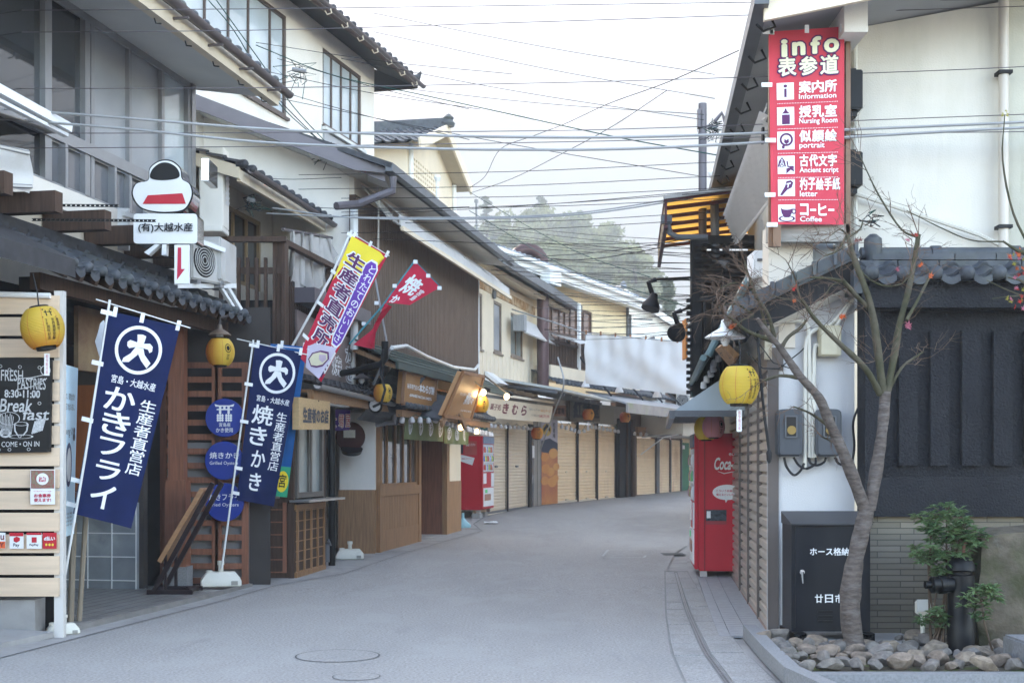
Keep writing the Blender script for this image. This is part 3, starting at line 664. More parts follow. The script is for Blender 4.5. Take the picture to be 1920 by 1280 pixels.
# shopfront: posts, boarded stall riser, windows, door, white pier
g0 = .1
t.part('shop_wall', holed(F,-.02,5.5,g0-.1,2.9,[(0,2.4,.95,2.2),(2.42,4.4,0,2.2)],0,.12), m_wood)
t.part('post', MB().box((-.06,-.06,0),(.06,.06,2.9),F).box((2.3,-.05,0),(2.44,.05,2.3),F).box((4.3,-.05,0),(4.5,.05,2.3),F), m_wood)
rs = MB()
for i in range(24): rs.box((.1+i*.092,-.03,.42),(.178+i*.092,0,1.0),F)
rs.box((.04,-.05,.97),(2.34,.0,1.12),F).box((.04,-.04,.3),(2.34,0,.42),F).box((.04,-.035,.05),(2.34,0,.3),F)
t.part('stall_riser', rs, m_wood)
window(t, F, .1, 2.3, 1.12, 2.2, .03, m_wood, m_gmid, (.2,.42,.63,.83), .05, .05)
dr = t.part('sliding_door', MB().box((2.5,.55,.1),(3.4,.6,1.15),F).box((3.4,.5,.1),(4.28,.55,1.15),F).box((3.36,.48,.1),(3.46,.62,2.2),F).box((2.5,.5,.1),(2.55,.6,2.2),F).box((4.23,.5,.1),(4.3,.6,2.2),F), mat('charcoal_door',(.06,.06,.062),.4))
t.part('pane', MB().box((2.55,.57,1.15),(3.36,.58,2.2),F).box((3.46,.52,1.15),(4.23,.53,2.2),F), glass('door_glass',(.14,.09,.05),.08), dr)
t.part('door_reveal', MB().box((2.44,.05,.05),(2.48,.6,2.2),F).box((4.32,.05,.05),(4.36,.6,2.2),F), m_redbrown)
t.part('door_step', MB().box((2.44,-.0,.0),(4.4,.6,.13),F), m_conc)
t.part('white_pier', MB().box((4.5,-.03,1.15),(5.5,0,2.3),F), m_cream)
t.part('pier_dado', MB().box((4.5,-.04,.1),(5.5,0,1.15),F), m_wood)
t.part('rear_wall', MB().box((-1,3.5,0),(7.1,3.6,7.0),F).box((7.0,.1,3.3),(7.1,3.6,5.8),F).box((5.4,.1,0),(5.5,3.5,3.2),F), m_beige)
# ---------------------------------------------------------------- tall white house behind
F = WH
t = T('white_house', 'tall white house rising behind the slat clad house with deep dark eaves', 'house', WH(-3,0,5))
t.part('wall', holed(F,-9.2,0,5.0,9.62,[(-7.6,-4.06,7.45,9.2),(-2.54,-.69,7.72,9.15)],0,.2).box((-.2,.2,5),(0,4.5,9.62),F), m_white)
window(t, F, -7.6, -4.06, 7.45, 9.2, .05, mat('brown_sash',(.10,.075,.065),.4), m_gsky, (.22,.43,.62,.84), .06, .04, (.3,), .06)
window(t, F, -2.54, -.69, 7.72, 9.15, .05, mat('brown_sash2',(.10,.075,.065),.4), m_gsky, (.25,.5,.75), .06, .04, (), .06)
lw = MB()
for z, a, b in ((7.1,-2.54,-.69),): lw.box((a,-.04,z),(b,0,z+.5),F)
t.part('lower_window', lw, m_gfrost)
t.part('window_hood', MB().box((-2.6,-.1,7.62),(-.65,0,7.68),F), m_soffit)
t.part('eave', MB().add([F(-9.4,-.62,9.32),F(.75,-.62,9.32),F(.75,0,9.52),F(-9.4,0,9.52)],[(3,2,1,0)]).add([F(0,0,9.5),F(.75,-.62,9.30),F(.75,4.5,9.30),F(0,4.5,9.5)],[(0,1,2,3)]), m_dark)
t.part('fascia', MB().box((-9.4,-.66,9.27),(.78,-.62,9.38),F).box((.75,-.62,9.27),(.79,4,9.38),F), m_brown)
rf = t.part('roof', kawara(F,-9.4,.8,(-.68,9.42),(3,10.9),.3,.3,.045), m_tiled, smooth=True)
t.part('eave_tile', eave_caps(F,-9.4,.8,(-.68,9.42),.3,.055,False), m_tiled, rf, True)
t.part('gutter', gutter([F(-9.4,-.76,9.36),F(.85,-.76,9.33)],.055), m_gutter, smooth=True)
hb = MB()
for i in range(14): hb.tube([F(-9+i*.72,-.78,9.3),F(-9+i*.72,-.8,9.22),F(-9+i*.72,-.72,9.2),F(-9+i*.72,-.68,9.27)],.012,5)
t.part('gutter_bracket', hb, m_fascia)
t.part('ridge_end', MB().tube([F(.8,-.5,9.5),F(.95,-.6,9.55),F(1.0,-.65,9.68)],[.08,.07,.02],8).box((.3,-.45,9.5),(.8,-.3,9.68),F), m_tiled)
# ---------------------------------------------------------------- cream gable house behind
def gable_house(nm, lab, F, L, dep, ze, zr, zb, wall, roof, ov=.5):
    """gable end towards the viewer: F along the gable wall"""
    t = T(nm, lab, 'house', F(0,0,zb)); m = L/2
    t.part('wall', MB().add([F(0,0,zb),F(L,0,zb),F(L,dep,zb),F(0,dep,zb),F(0,0,ze),F(L,0,ze),F(L,dep,ze),F(0,dep,ze),F(m,0,zr),F(m,dep,zr)],[(0,1,5,8,4),(1,2,6,5),(2,3,7,9,6),(3,0,4,7)]), wall)
    k = (zr-ze)/m
    A = Fr((F(L+ov,0,0).x,F(L+ov,0,0).y),(F(L+ov,dep,0).x,F(L+ov,dep,0).y)); B = Fr((F(-ov,dep,0).x,F(-ov,dep,0).y),(F(-ov,0,0).x,F(-ov,0,0).y))
    for Z in (A, B): t.part('roof', kawara(Z,-ov,dep+ov,(0,ze-ov*k+.1),(m+ov,zr+.1),.33,.33,.05,4), roof, smooth=True)
    r = MB().tube([F(m,-ov,zr+.2),F(m,dep+ov,zr+.2)],.14,8).box((m-.12,-ov,zr),(m+.12,dep+ov,zr+.2),F); rp = t.part('ridge', r, roof)
    t.part('ridge_end', MB().lathe([(.14,0),(.17,.08),(.11,.16),(.14,.22),(.06,.30),(.01,.33)],F(m,-ov,zr+.1),None,10), roof, rp, True)
    b = MB()
    for a in (0, L): sg = -1 if a == 0 else 1; b.bar(F(m,-ov+.02,zr+.02),F(a+sg*ov,-ov+.02,ze-ov*k+.02),.05,.26)
    t.part('bargeboard', b, wall); return t
m_tan = mat('tan_soffit',(.5,.42,.3),.8,.05)
GF = Fr((-2.45,29.9),(-1.6,34.1))
t = gable_house('cream_gable_house','cream house behind the slat clad house with a silver tiled gable turned to the street',GF,GF.L,6,8.98,9.78,4,m_cream,m_tile,.45)
m_ = GF.L/2
t.part('gable_soffit', MB().add([GF(m_,-.44,9.74),GF(GF.L+.45,-.44,8.80),GF(GF.L+.45,0,8.80),GF(m_,0,9.74)],[(0,1,2,3)]), m_tan)
t.part('ridge_course', MB().box((m_-.14,-.3,9.8),(m_+.14,6,10.05),GF), m_tile)
lt = MB()
for i in range(12): lt.box((.35+i*.2,-.03,8.25),(.44+i*.2,-.005,8.8),GF)
for i in range(5): lt.box((.35,-.031,8.25+i*.12),(2.7,-.006,8.31+i*.12),GF)
t.part('vent_lattice', lt, m_cream)
t.part('downpipe', MB().tube([GF(.15,-.05,9.0),GF(.15,-.05,5)],.06,8).tube([GF(GF.L+.05,-.05,8.9),GF(GF.L+.05,-.05,5)],.06,8), m_wpipe, smooth=True)
t.part('window', MB().box((1.0,-.04,6.7),(2.9,0,7.4),GF), m_gfrost)
# ---------------------------------------------------------------- row at the bend: confectioner
F = L4
t = T('confectioner_house', 'cream clad house at the bend with three narrow upstairs windows above closed shutters', 'shop building', L4(0,0,gz(33)))
t.part('upper_wall', holed(F,-2.4,6.3,3.3,6.1,[(-.75,.12,4.25,5.6),(1.2,2.05,4.3,5.6),(3.0,4.4,4.35,5.5)],0,.15).box((6.15,.15,3.3),(6.3,5,6.1),F), m_cream)
for a,b,z0,z1 in ((-.75,.12,4.25,5.6),(1.2,2.05,4.3,5.6)): window(t,F,a,b,z0,z1,.05,mat('tan_sash',(.2,.15,.11),.5),m_gfrost,(),.07,.05,(),.05)
window(t,F,3.0,4.4,4.35,5.5,.05,mat('tan_sash3',(.2,.15,.11),.5),m_ggreen,(.5,),.07,.06,(),.05)
ba = MB()
for i in range(22): ba.box((-2.3+i*.4,-.012,3.3),(-2.28+i*.4,0,4.25),F)
t.part('batten', ba, m_cream)
t.part('weathered_band', MB().box((-.6,-.03,5.72),(5.9,0,5.95),F), stain(mat('peeling_orange_board',(.42,.24,.11),.8,.4,6),(.6,.5,.36),3,.45,.6))
t.part('vent_cap', MB().lathe([(.14,0),(.14,.05),(.02,.08)],F(1.1,-.02,5.75),F(1.1,-1,5.75),14), m_gutterg)
t.part('eave', MB().slab(F(-2.6,-.5,6.15),F(8.6,-.5,6.15),F(8.6,.1,6.3),F(-2.6,.1,6.3),.1), mat('cream_soffit',(.55,.46,.34),.8,.06))
t.part('roof', MB().slab(F(-2.6,-.75,6.3),F(8.7,-.75,6.3),F(8.7,3,7.2),F(-2.6,3,7.2),.08), mat('pale_green_metal_roof',(.25,.31,.31),.4,.08,3))
t.part('gutter', MB().bar(F(-2.6,-.78,6.22),F(8.7,-.78,6.22),.16,.2), m_gutterg)
vh = MB().add([F(.3,-.02,3.75),F(1.1,-.02,3.75),F(1.1,-.42,3.45),F(.3,-.42,3.45),F(.3,-.02,3.4),F(1.1,-.02,3.4)],[(0,1,2,3),(0,3,4),(1,5,2),(3,2,5,4)])
t.part('vent_hood', vh, m_wht)
zg = gz(34)
t.part('shop_wall', holed(F,0,6.3,zg-.2,3.4,[(.6,2.6,zg,2.5),(2.7,5.0,zg,2.5)],.0,.2), m_cream)
m_shut1 = stain(mat('pale_beige_shutter_steel', (.74,.62,.46), .5, .05, 3), (.40,.28,.17), 1.6, .6, .8, (1,1,.3), .5)
for a, b in ((.6,2.6),(2.7,5.0)): t.part('shutter', shutter(F,a,b,zg,2.5,.06), m_shut1); t.part('latch', MB().box(((a+b)/2-.12,.02,zg+1.15),((a+b)/2+.12,.05,zg+1.2),F).box((a,.0,zg),(b,.06,zg+.06),F), m_gutterg)
t.part('shutter_post', MB().box((2.6,-.02,zg),(2.7,.1,2.5),F).box((5.0,-.05,zg),(5.35,.1,2.6),F).box((5.95,-.06,zg),(6.28,.1,2.7),F), m_dark)
t.part('grey_panel', MB().box((5.35,-.01,zg),(5.95,.06,2.6),F), m_gmid)
t.part('notice', MB().box((5.5,-.02,1.65),(5.8,-.012,2.0),F), m_wht)
t.part('rolled_awning', MB().slab(F(2.7,-.5,4.92),F(6.7,-.55,4.92),F(6.7,-.2,5.38),F(2.7,-.2,5.38),.05), m_canvas, label='rolled white canvas over the third window')
t.part('awning_fold', MB().box((2.45,-.5,4.95),(2.72,-.2,5.36),F), mat('grey_folded_canvas',(.3,.3,.3),.8,.4,30,st=(8,1,.1)))
t.part('canopy', MB().slab(F(1.9,-1.6,3.4),F(8.6,-1.9,3.4),F(8.2,-.02,3.66),F(1.0,-.02,3.66),.06), mat('pale_canopy_sheet',(.5,.5,.46),.6,.06,3))
t.part('canopy_rib', rafters(F,1.6,8.2,-1.55,3.28,-.05,3.5,.9,(.06,.08)), m_gutterg)
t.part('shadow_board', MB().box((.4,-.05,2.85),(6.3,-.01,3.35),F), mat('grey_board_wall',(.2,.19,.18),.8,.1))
t.part('rear_wall', MB().box((-2.4,4.9,0),(6.3,5.0,6.1),F).box((-2.4,.1,0),(-2.3,5,6.1),F).box((6.2,.2,0),(6.3,5,3.5),F).box((-.1,.9,0),(.0,3,3.4),F), m_beige)
# ---------------------------------------------------------------- row at the bend: yellow house with balcony
F = L5
t = T('yellow_balcony_house', 'yellow house at the bend with white fascia, brown balcony windows and three cream shutters below', 'shop building', L5(0,0,gz(40)))
t.part('upper_wall', holed(F,-4,8.1,3.9,6.9,[(.3,4.7,4.4,6.3)],0,.2).box((7.9,.2,3.9),(8.1,6,6.9),F), m_yellow)
window(t,F,.3,4.7,4.4,6.3,.06,mat('brown_balcony_sash',(.12,.075,.055),.5),m_gbrown,(.12,.27,.4,.5,.6,.72,.85),.07,.06,(.52,))
bal = MB().box((.2,-.45,4.95),(4.9,-.4,5.03),F).box((.2,-.45,4.3),(4.9,-.4,4.36),F)
for i in range(40): bal.box((.22+i*.12,-.44,4.36),(.25+i*.12,-.41,4.95),F)
t.part('balcony_railing', bal, m_brown)
t.part('balcony_floor', MB().box((.1,-.5,3.9),(7.9,.0,4.3),F), m_cream)
t.part('white_post', MB().box((2.35,-.5,4.3),(2.45,-.42,6.3),F), m_wht)
t.part('sagging_awning', MB().grid(lambda a,b: F(.2+5.2*a,-.1-1.0*b,5.3-.25*b-.12*math.sin(math.pi*((a*4)%1))*(b)),24,4), m_canvas, smooth=True, label='sagging white cloth strip over the balcony')
t.part('fascia', MB().slab(F(-4.2,-.75,6.72),F(9.2,-.75,6.72),F(9.2,-.7,6.98),F(-4.2,-.7,6.98),.06).slab(F(-4.2,-.72,6.7),F(9.2,-.72,6.7),F(9.2,0,6.86),F(-4.2,0,6.86),.04), m_wht)
t.part('gutter', MB().bar(F(-4.2,-.82,6.93),F(9.2,-.82,6.93),.12,.1), m_wpipe)
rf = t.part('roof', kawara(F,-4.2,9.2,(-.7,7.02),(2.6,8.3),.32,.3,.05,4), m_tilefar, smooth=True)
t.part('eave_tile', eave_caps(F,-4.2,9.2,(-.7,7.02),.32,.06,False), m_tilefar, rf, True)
t.part('downpipe', MB().tube([F(-.5,-.8,6.85),F(-.5,-.7,6.5),F(-1.5,-.1,6.3),F(-1.5,-.1,5)],.07,8), m_wpipe, smooth=True)
t.part('rain_head', MB().box((-1.0,-.95,6.45),(-.2,-.65,6.85),F), m_wht)
t.part('pipe_stack', MB().tube([F(7.95,-.05,6.8),F(7.95,-.05,3.9)],.05,8).tube([F(8.2,-.05,6.6),F(8.2,-.05,3.9)],.05,8).bar(F(7.9,-.3,6.4),F(9.2,-.5,6.5),.05).bar(F(8.0,-.1,5.4),F(9.4,-.5,5.9),.1), m_gutterg)
rf = t.part('tile_skirt', kawara(F,-.3,10.6,(-.9,3.75),(.0,4.15),.3,.25,.04,4), m_tile, smooth=True)
t.part('eave_tile', eave_caps(F,-.3,10.6,(-.9,3.75),.3,.05,False), m_tile, rf, True)
t.part('metal_canopy', MB().slab(F(2.6,-1.9,3.3),F(11,-1.9,3.3),F(11,-.6,3.68),F(2.6,-.6,3.68),.05), mat('galvanised_canopy',(.28,.29,.31),.4,.1,3,m=.3))
t.part('canopy_fascia', MB().box((2.6,-1.95,3.0),(11,-1.88,3.3),F), stain(mat('mossy_fascia',(.34,.30,.27),.8,.15,3),(.25,.27,.13),1.5,.5,.65))
t.part('canopy_strut', MB().tube([F(2.4,-1.5,3.5),F(2.4,-.05,5.2)],.03,6).tube([F(5.0,-1.6,3.5),F(5.0,-.05,5.2)],.03,6).tube([F(7,-1.6,3.5),F(7,-.05,5.0)],.03,6).tube([F(9,-1.6,3.5),F(9,-.05,5.0)],.03,6), m_wire)
zg = gz(40)
t.part('shop_wall', holed(F,0,8.3,zg-.3,3.4,[(1.8,3.4,zg,2.78),(3.5,5.1,zg,2.78),(5.2,6.9,zg,2.78)],0,.2), mat('taupe_board',(.3,.27,.23),.8,.08))
for i,(a,b) in enumerate(((1.8,3.4),(3.5,5.1),(5.2,6.9))): t.part('shutter', shutter(F,a,b,zg,2.78,.06,.1,.02), m_shut); t.part('latch', MB().box(((a+b)/2-.05,.02,zg+.9),((a+b)/2+.05,.05,zg+.95),F).box((a,.0,zg),(b,.06,zg+.06),F).box(((a+b)/2-.1,-.01,zg+.06),((a+b)/2+.1,.03,zg+.1),F), m_fascia)
t.part('shutter_post', MB().box((3.4,-.02,zg),(3.5,.1,2.78),F).box((5.1,-.02,zg),(5.2,.1,2.78),F).box((6.9,-.04,zg),(7.0,.1,2.8),F).box((7.0,-.1,zg),(8.1,.1,3.0),F), m_dark)
t.part('ribbed_panel', MB().box((4.1,-.04,2.8),(6.6,0,3.3),F), mat('olive_ribbed_panel',(.27,.25,.19),.7,.1,30,st=(6,6,.1)))
t.part('downpipe', MB().tube([F(8.2,-.15,zg),F(8.2,-.15,3.0)],.08,8).tube([F(7.6,-.15,zg),F(7.6,-.15,2.9)],.04,8), m_brown, smooth=True)
# ---------------------------------------------------------------- shuttered shops at the end
t = T('end_shop', 'last shuttered shop at the bend with three small shutters under a cream awning', 'shop building', L5(8.3,0,gz(46)))
zg = gz(46)
t.part('wall', holed(F,8.3,14.4,zg-.3,3.2,[(8.5,8.95,zg,2.45),(9.05,11.2,zg,2.45),(11.5,12.9,zg,2.4),(13.0,14.3,zg,2.4)],0,.2).box((8.3,.5,3.2),(16,.7,5.0),F), mat('brown_plank_wall',(.15,.10,.075),.8,.2,10,st=(6,6,.3)))
m_shut3 = stain(mat('rusting_cream_shutter_steel', (.84,.66,.44), .5, .05, 3), (.42,.20,.07), 1.1, .50, .72, (1,1,.35), .75)
for k,(a,b) in enumerate(((8.5,8.95),(9.05,11.2),(11.5,12.9),(13.0,14.3))): t.part('shutter', shutter(F,a,b,zg,2.45,.06,.1,.02), m_shut3 if k > 1 else m_shut, label='rust stained cream shutter' if k > 1 else None)
t.part('shutter_post', MB().box((11.2,-.04,zg),(11.5,.1,2.5),F).box((12.9,-.02,zg),(13.0,.1,2.4),F).box((14.3,-.02,zg),(14.4,.1,2.4),F), m_gutterg)
t.part('tile_roof', kawara(F,8.5,17,(-.9,3.1),(.5,3.75),.3,.3,.045,4), m_tile, smooth=True)
t.part('lintel', MB().box((8.3,-.3,2.45),(16,-.05,2.75),F), m_wood)
t = T('green_door_house', 'pale yellow end house with a green door beyond the last shutter', 'house', L5(14.4,0,gz(50)))
t.part('wall', holed(F,14.45,22,.2,4.4,[(14.6,15.6,gz(50),2.3)],.05,.25), m_yellow)
dr = t.part('door', MB().box((14.6,.08,gz(50)),(15.6,.14,2.3),F), mat('green_door',(.02,.16,.075),.5,.1))
t.part('name_plate', MB().box((14.7,.07,2.05),(15.0,.078,2.2),F), m_wht, dr)
t.part('meter_box', MB().box((14.48,-.05,2.5),(14.75,.05,2.8),F), m_wht)
t.part('roof', kawara(F,14.3,22,(-.6,4.4),(3,6),.32,.3,.05,4), m_tile, smooth=True)
# ---------------------------------------------------------------- houses further back
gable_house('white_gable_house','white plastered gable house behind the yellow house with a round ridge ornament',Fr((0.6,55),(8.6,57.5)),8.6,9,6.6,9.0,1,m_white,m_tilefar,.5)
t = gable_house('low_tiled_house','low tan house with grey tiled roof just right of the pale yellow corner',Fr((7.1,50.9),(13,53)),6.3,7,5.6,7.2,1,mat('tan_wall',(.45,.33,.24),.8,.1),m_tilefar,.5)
t.part('rusty_canopy', MB().slab(V((6.3,49.0,6.2)),V((8.6,49.6,5.7)),V((8.6,51.5,6.3)),V((6.3,51.2,6.7)),.06), mat('faded_pink_tin',(.42,.28,.24),.6,.15,4))
# ---------------------------------------------------------------- white shop on the right
F = RS; FW = Fr((2.25,11.1),(3.25,11.1))
t = T('white_shop', 'white plastered shop with grey shutters and low gable roof behind the red information banner', 'shop building', (2.6,11.3,0))
wall = MB().box((0,0,0),(.72,.2,2.95),FW).add([FW(0,0,2.95),FW(.72,0,2.95),FW(.72,0,3.12),FW(.72,.2,2.95),FW(0,.2,2.95),FW(.72,.2,3.12)],[(0,1,2),(3,4,5),(0,2,5,4)])
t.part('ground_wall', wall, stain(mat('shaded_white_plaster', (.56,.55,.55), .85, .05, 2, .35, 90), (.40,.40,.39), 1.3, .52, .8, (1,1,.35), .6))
t.part('upper_wall', MB().add([V(p) for p in ((2.62,11.6,2.9),(9,11.6,2.9),(9,11.6,6.5),(2.62,11.6,5.35),(2.62,11.75,2.9),(9,11.75,2.9),(9,11.75,6.5),(2.62,11.75,5.35))],[(0,1,2,3),(7,6,5,4),(1,0,4,5),(2,1,5,6),(3,2,6,7),(0,3,7,4)]).add([V(p) for p in ((2.62,11.75,2.9),(2.62,11.75,5.4),(3.5,19,5.4),(3.5,19,2.9))],[(0,1,2,3),(3,2,1,0)][:1]), stain(mat('off_white_render',(.67,.63,.56),.9,.05,2,.4,70),(.45,.44,.34),.8,.50,.78,(1,1,.22),.6))
stain(bpy.data.materials['off_white_render'], (.5,.47,.39), 2.2, .56, .78, (2.6,1,.14), .3); stain(bpy.data.materials['off_white_render'], (.45,.43,.35), .5, .58, .72, (1.4,1,.5), .22)
t.part('roof', MB().slab(V((2.0,10.45,5.36)),V((9.5,10.45,6.86)),V((10,19.5,6.86)),V((2.95,19.5,5.36)),.06), m_tiled)
t.part('soffit', MB().slab(V((2.95,19.5,5.25)),V((10,19.5,6.74)),V((9.5,10.55,6.74)),V((2.05,10.55,5.25)),.02), mat('grey_soffit',(.33,.33,.335),.8,.06,2))
t.part('verge_board', MB().slab(V((2.07,10.5,5.13)),V((9.5,10.5,6.63)),V((9.5,10.5,6.80)),V((2.07,10.5,5.30)),.05), m_cream)
t.part('verge_trim', MB().slab(V((2.0,10.46,5.31)),V((9.5,10.46,6.81)),V((9.5,10.46,6.88)),V((2.0,10.46,5.38)),.04), m_redbrown)
t.part('gutter', MB().bar(V((2.03,10.4,5.3)),V((2.93,19.0,5.28)),.12,.14), m_gutterg)
gb = MB()
for i in range(10): y = 10.8+i*.85; x = 2.08+(y-10.4)*.1047; gb.tube([V((x+.06,y,5.26)),V((x+.1,y,5.18)),V((x+.0,y,5.14)),V((x-.06,y,5.2))],.012,5)
t.part('gutter_bracket', gb, m_wire)
t.part('downpipe', MB().tube([V((2.78,17.6,5.2)),V((2.8,17.6,4.3)),V((2.95,17.5,4.2))],.06,8), m_gutterg, smooth=True)
t.part('purlin_end', MB().box((2.83,10.9,5.17),(3.03,11.59,5.44)), m_white)
t.part('wall_recess', MB().box((2.27,11.32,2.95),(2.66,11.6,3.6)), m_beige)
ww = t.part('side_window', MB().box((2.45,11.5,3.2),(2.50,11.58,3.7)).box((2.62,11.5,3.2),(2.66,11.58,3.7)).box((2.45,11.5,3.66),(2.9,11.58,3.7)).box((2.45,11.56,3.2),(2.9,11.6,3.7)), m_gfrost)
lv = t.part('lean_to_roof', MB().slab(V((1.86,10.75,2.80)),V((2.90,10.75,3.30)),V((2.95,11.6,3.30)),V((1.92,11.6,2.80)),.07).slab(V((1.92,11.6,2.80)),V((2.6,11.6,3.13)),V((3.0,15,3.13)),V((2.35,15,2.80)),.07), m_tile)
tv = MB()
for i in range(6):
    a = V((1.86+i*.175,10.73,2.80+i*.084)); b = a+V((.165,0,.079)); tv.slab(a+V((0,0,-.05)),b+V((0,0,-.05)),b+V((0,0,.05)),a+V((0,0,.05)),.1); tv.bar(b+V((-.02,-.01,-.06)),b+V((-.02,-.01,.055)),.03,.05)
t.part('verge_tile', tv, m_tile, lv)
t.part('lean_to_board', MB().slab(V((2.0,10.82,2.58)),V((2.97,10.82,3.05)),V((2.92,10.82,3.24)),V((1.9,10.82,2.74)),.06), m_dark)
t.part('lean_to_soffit', MB().slab(V((2.25,11.08,2.66)),V((2.97,11.08,2.98)),V((2.97,10.86,3.04)),V((2.1,10.86,2.64)),.02), m_white)
cnd = MB().tube([V((3.02,11.56,3.0)),V((3.02,11.56,5.55))],.028,8).tube([V((3.10,11.56,3.0)),V((3.10,11.56,5.6))],.022,8).tube([V((3.0,11.56,5.1)),V((2.99,11.5,5.25)),V((3.06,11.5,5.4)),V((3.02,11.5,5.7))],.03,8)
t.part('conduit', cnd, m_cpipe, smooth=True)
t.part('large_downpipe', MB().tube([V((4.41,11.48,2.9)),V((4.41,11.48,6.2))],.045,10), mat('aged_cream_downpipe',(.58,.52,.45),.35,.12,1,st=(1,1,.4)), smooth=True)
t.part('pipe_clamp', MB().box((4.35,11.42,4.98),(4.47,11.55,5.01)).box((4.35,11.42,3.6),(4.47,11.55,3.63)), m_wire)
t.part('mossy_wall', MB().box((4.47,11.55,2.9),(9,11.6,5.7)), stain(mat('mossy_render',(.5,.48,.4),.9,.08,2,.3,60),(.2,.21,.1),1.4,.5,.75,(2,1,.3),.7))
t.part('overhead_duct', MB().tube([V((3.0,11.5,3.95)),V((4.2,11.5,3.55)),V((4.7,11.5,3.3))],.02,6), m_cpipe, smooth=True)
m_srail = mat('bronze_shutter_rail',(.12,.10,.09),.5)
fr_ = MB().box((1.02,-.03,0.02),(1.1,.1,2.5),F) if False else MB()
for a, b in ((-2.2,-.02),(.02,1.3),(1.36,2.6),(2.66,3.78)): t.part('shutter', shutter(F,a,b,.02,2.3,.02,.1,.03), m_shutg)
for u in (-.02,1.3,2.6,3.78): t.part('shutter_rail', MB().box((u,-.03,0),(u+.06,.06,2.3),F), m_srail)
t.part('shutter_head', MB().box((-2.2,-.04,2.3),(3.84,.1,2.5),F), m_srail)
t.part('shop_head', MB().box((-6,.06,2.5),(3.84,.2,3.1),F).box((-6,.06,0),(-2.2,.2,2.5),F), m_beige)
sg_ = t.part('ribbed_sill', MB().box((-2.2,-.02,0),(3.78,.05,.03),F), mat('terracotta_sill',(.3,.2,.16),.7))
# ---------------------------------------------------------------- slatted house on the right
t = T('slatted_house', 'dark louvred timber house with an orange canopy above the tall red machine', 'house', (3,17.6,2.3))
lf = facing(17.55)
t.part('frame', MB().box((2.46,0,2.3),(2.60,.14,4.55),lf).box((2.46,-.01,2.25),(4.6,.13,2.4),lf).box((2.46,-.01,4.5),(4.6,.13,4.62),lf).box((2.9,.0,2.4),(2.98,.1,4.5),lf).box((3.4,.0,2.4),(3.48,.1,4.5),lf).box((2.46,-.01,3.72),(4.0,.12,3.80),lf), m_dark)
s = MB()
for i in range(9): s.add([lf(2.5,-.05,3.84+i*.075),lf(4.2,-.05,3.84+i*.075),lf(4.2,.03,3.89+i*.075),lf(2.5,.03,3.89+i*.075),lf(2.5,-.05,3.825+i*.075),lf(4.2,-.05,3.825+i*.075)],[(0,1,2,3),(4,5,1,0)])
for i in range(15): s.box((2.63+i*.11,.02,2.4),(2.665+i*.11,.06,3.72),lf)
t.part('louvre', s, m_dark)
t.part('interior', MB().box((2.6,.6,2.35),(4.4,.65,4.5),lf), m_int)
e = MB()
for i in range(15): e.box((2.40,.0,2.45+i*.09),(2.47,.09,2.50+i*.09),lf)
t.part('side_slat', e, m_dark)
t.part('orange_board', MB().box((2.40,.16,2.95),(2.43,.5,3.5),lf), mat('orange_board',(.62,.22,.03),.6))
t.part('side_wall', MB().slab(V((2.98,20.75,2.3)),V((2.5,17.69,2.3)),V((2.5,17.69,4.5)),V((2.98,20.75,4.5)),.05), m_dark)
# canopy
cz = lambda x, y: 5.02+(x-2.0)*.12
cn = t.part('canopy', MB().grid(lambda a,b: (2.03+.12*b*0+2.3*a+.3*b, 16.9+3.4*b, cz(2.0+2.3*a,0)-.05*b),6,6), m_orange)
fm = MB()
for i in range(7): b = i/6; y = 16.9+3.4*b; fm.bar(V((2.03+.3*b,y,4.98-.05*b)),V((4.35+.3*b,y,5.26-.05*b)),.05); fm.bar(V((2.03+.3*b,y,4.66-.02*b)),V((2.03+.3*b,y,4.98-.05*b)),.03)
fm.bar(V((2.03,16.9,4.98)),V((2.33,20.3,4.93)),.05).bar(V((2.03,16.9,4.62)),V((2.33,20.3,4.62)),.05).bar(V((3.0,16.9,4.55)),V((3.0,16.9,5.1)),.06)
t.part('canopy_frame', fm, mat('maroon_steel',(.07,.02,.025),.5), cn)
t.part('canopy_skirt', MB().grid(lambda a,b: (2.02+.3*a,16.9+3.4*a,4.98-.34*b),6,1), mat('cream_canopy_cloth',(.6,.52,.36),.8,.05,tr=.4), cn)
t.part('canopy_edge', MB().bar(V((2.0,16.88,5.0)),V((4.3,16.88,5.3)),.06,.05), m_canvgrey, cn)
t.part('gutter_pipe', MB().tube([V((2.05,17.0,4.75)),V((2.10,17.0,4.55)),V((2.2,17.0,4.5)),V((2.6,17.0,4.5))],.04,8).box((1.98,16.95,4.68),(2.12,17.05,4.78)), m_gutterg, smooth=True)
t.part('brown_pole', MB().tube([V((2.68,18.0,4.4)),V((2.68,18.0,6.55))],.06,10), m_purple, smooth=True)
t.part('pole_insulator', MB().box((2.60,17.9,6.2),(2.64,18.0,6.45)).tube([V((2.85,18.0,6.3)),V((2.95,18.0,6.42)),V((3.0,18,6.3))],.03,6), m_purple)
# copper tiled pent roof along the street
rf = t.part('copper_pent_roof', kawara(RS,-3.6,1.6,(-.45,2.62),(-.02,3.42),.25,.15,.03), m_copper, smooth=True)
t.part('pent_rim', MB().tube([RS(1.6,-.45,2.62),RS(1.6,-.02,3.45)],.04,8).tube([RS(-3.6,-.5,2.6),RS(1.6,-.5,2.6)],.035,8), mat('teal_pipe',(.09,.15,.16),.5), rf, True)
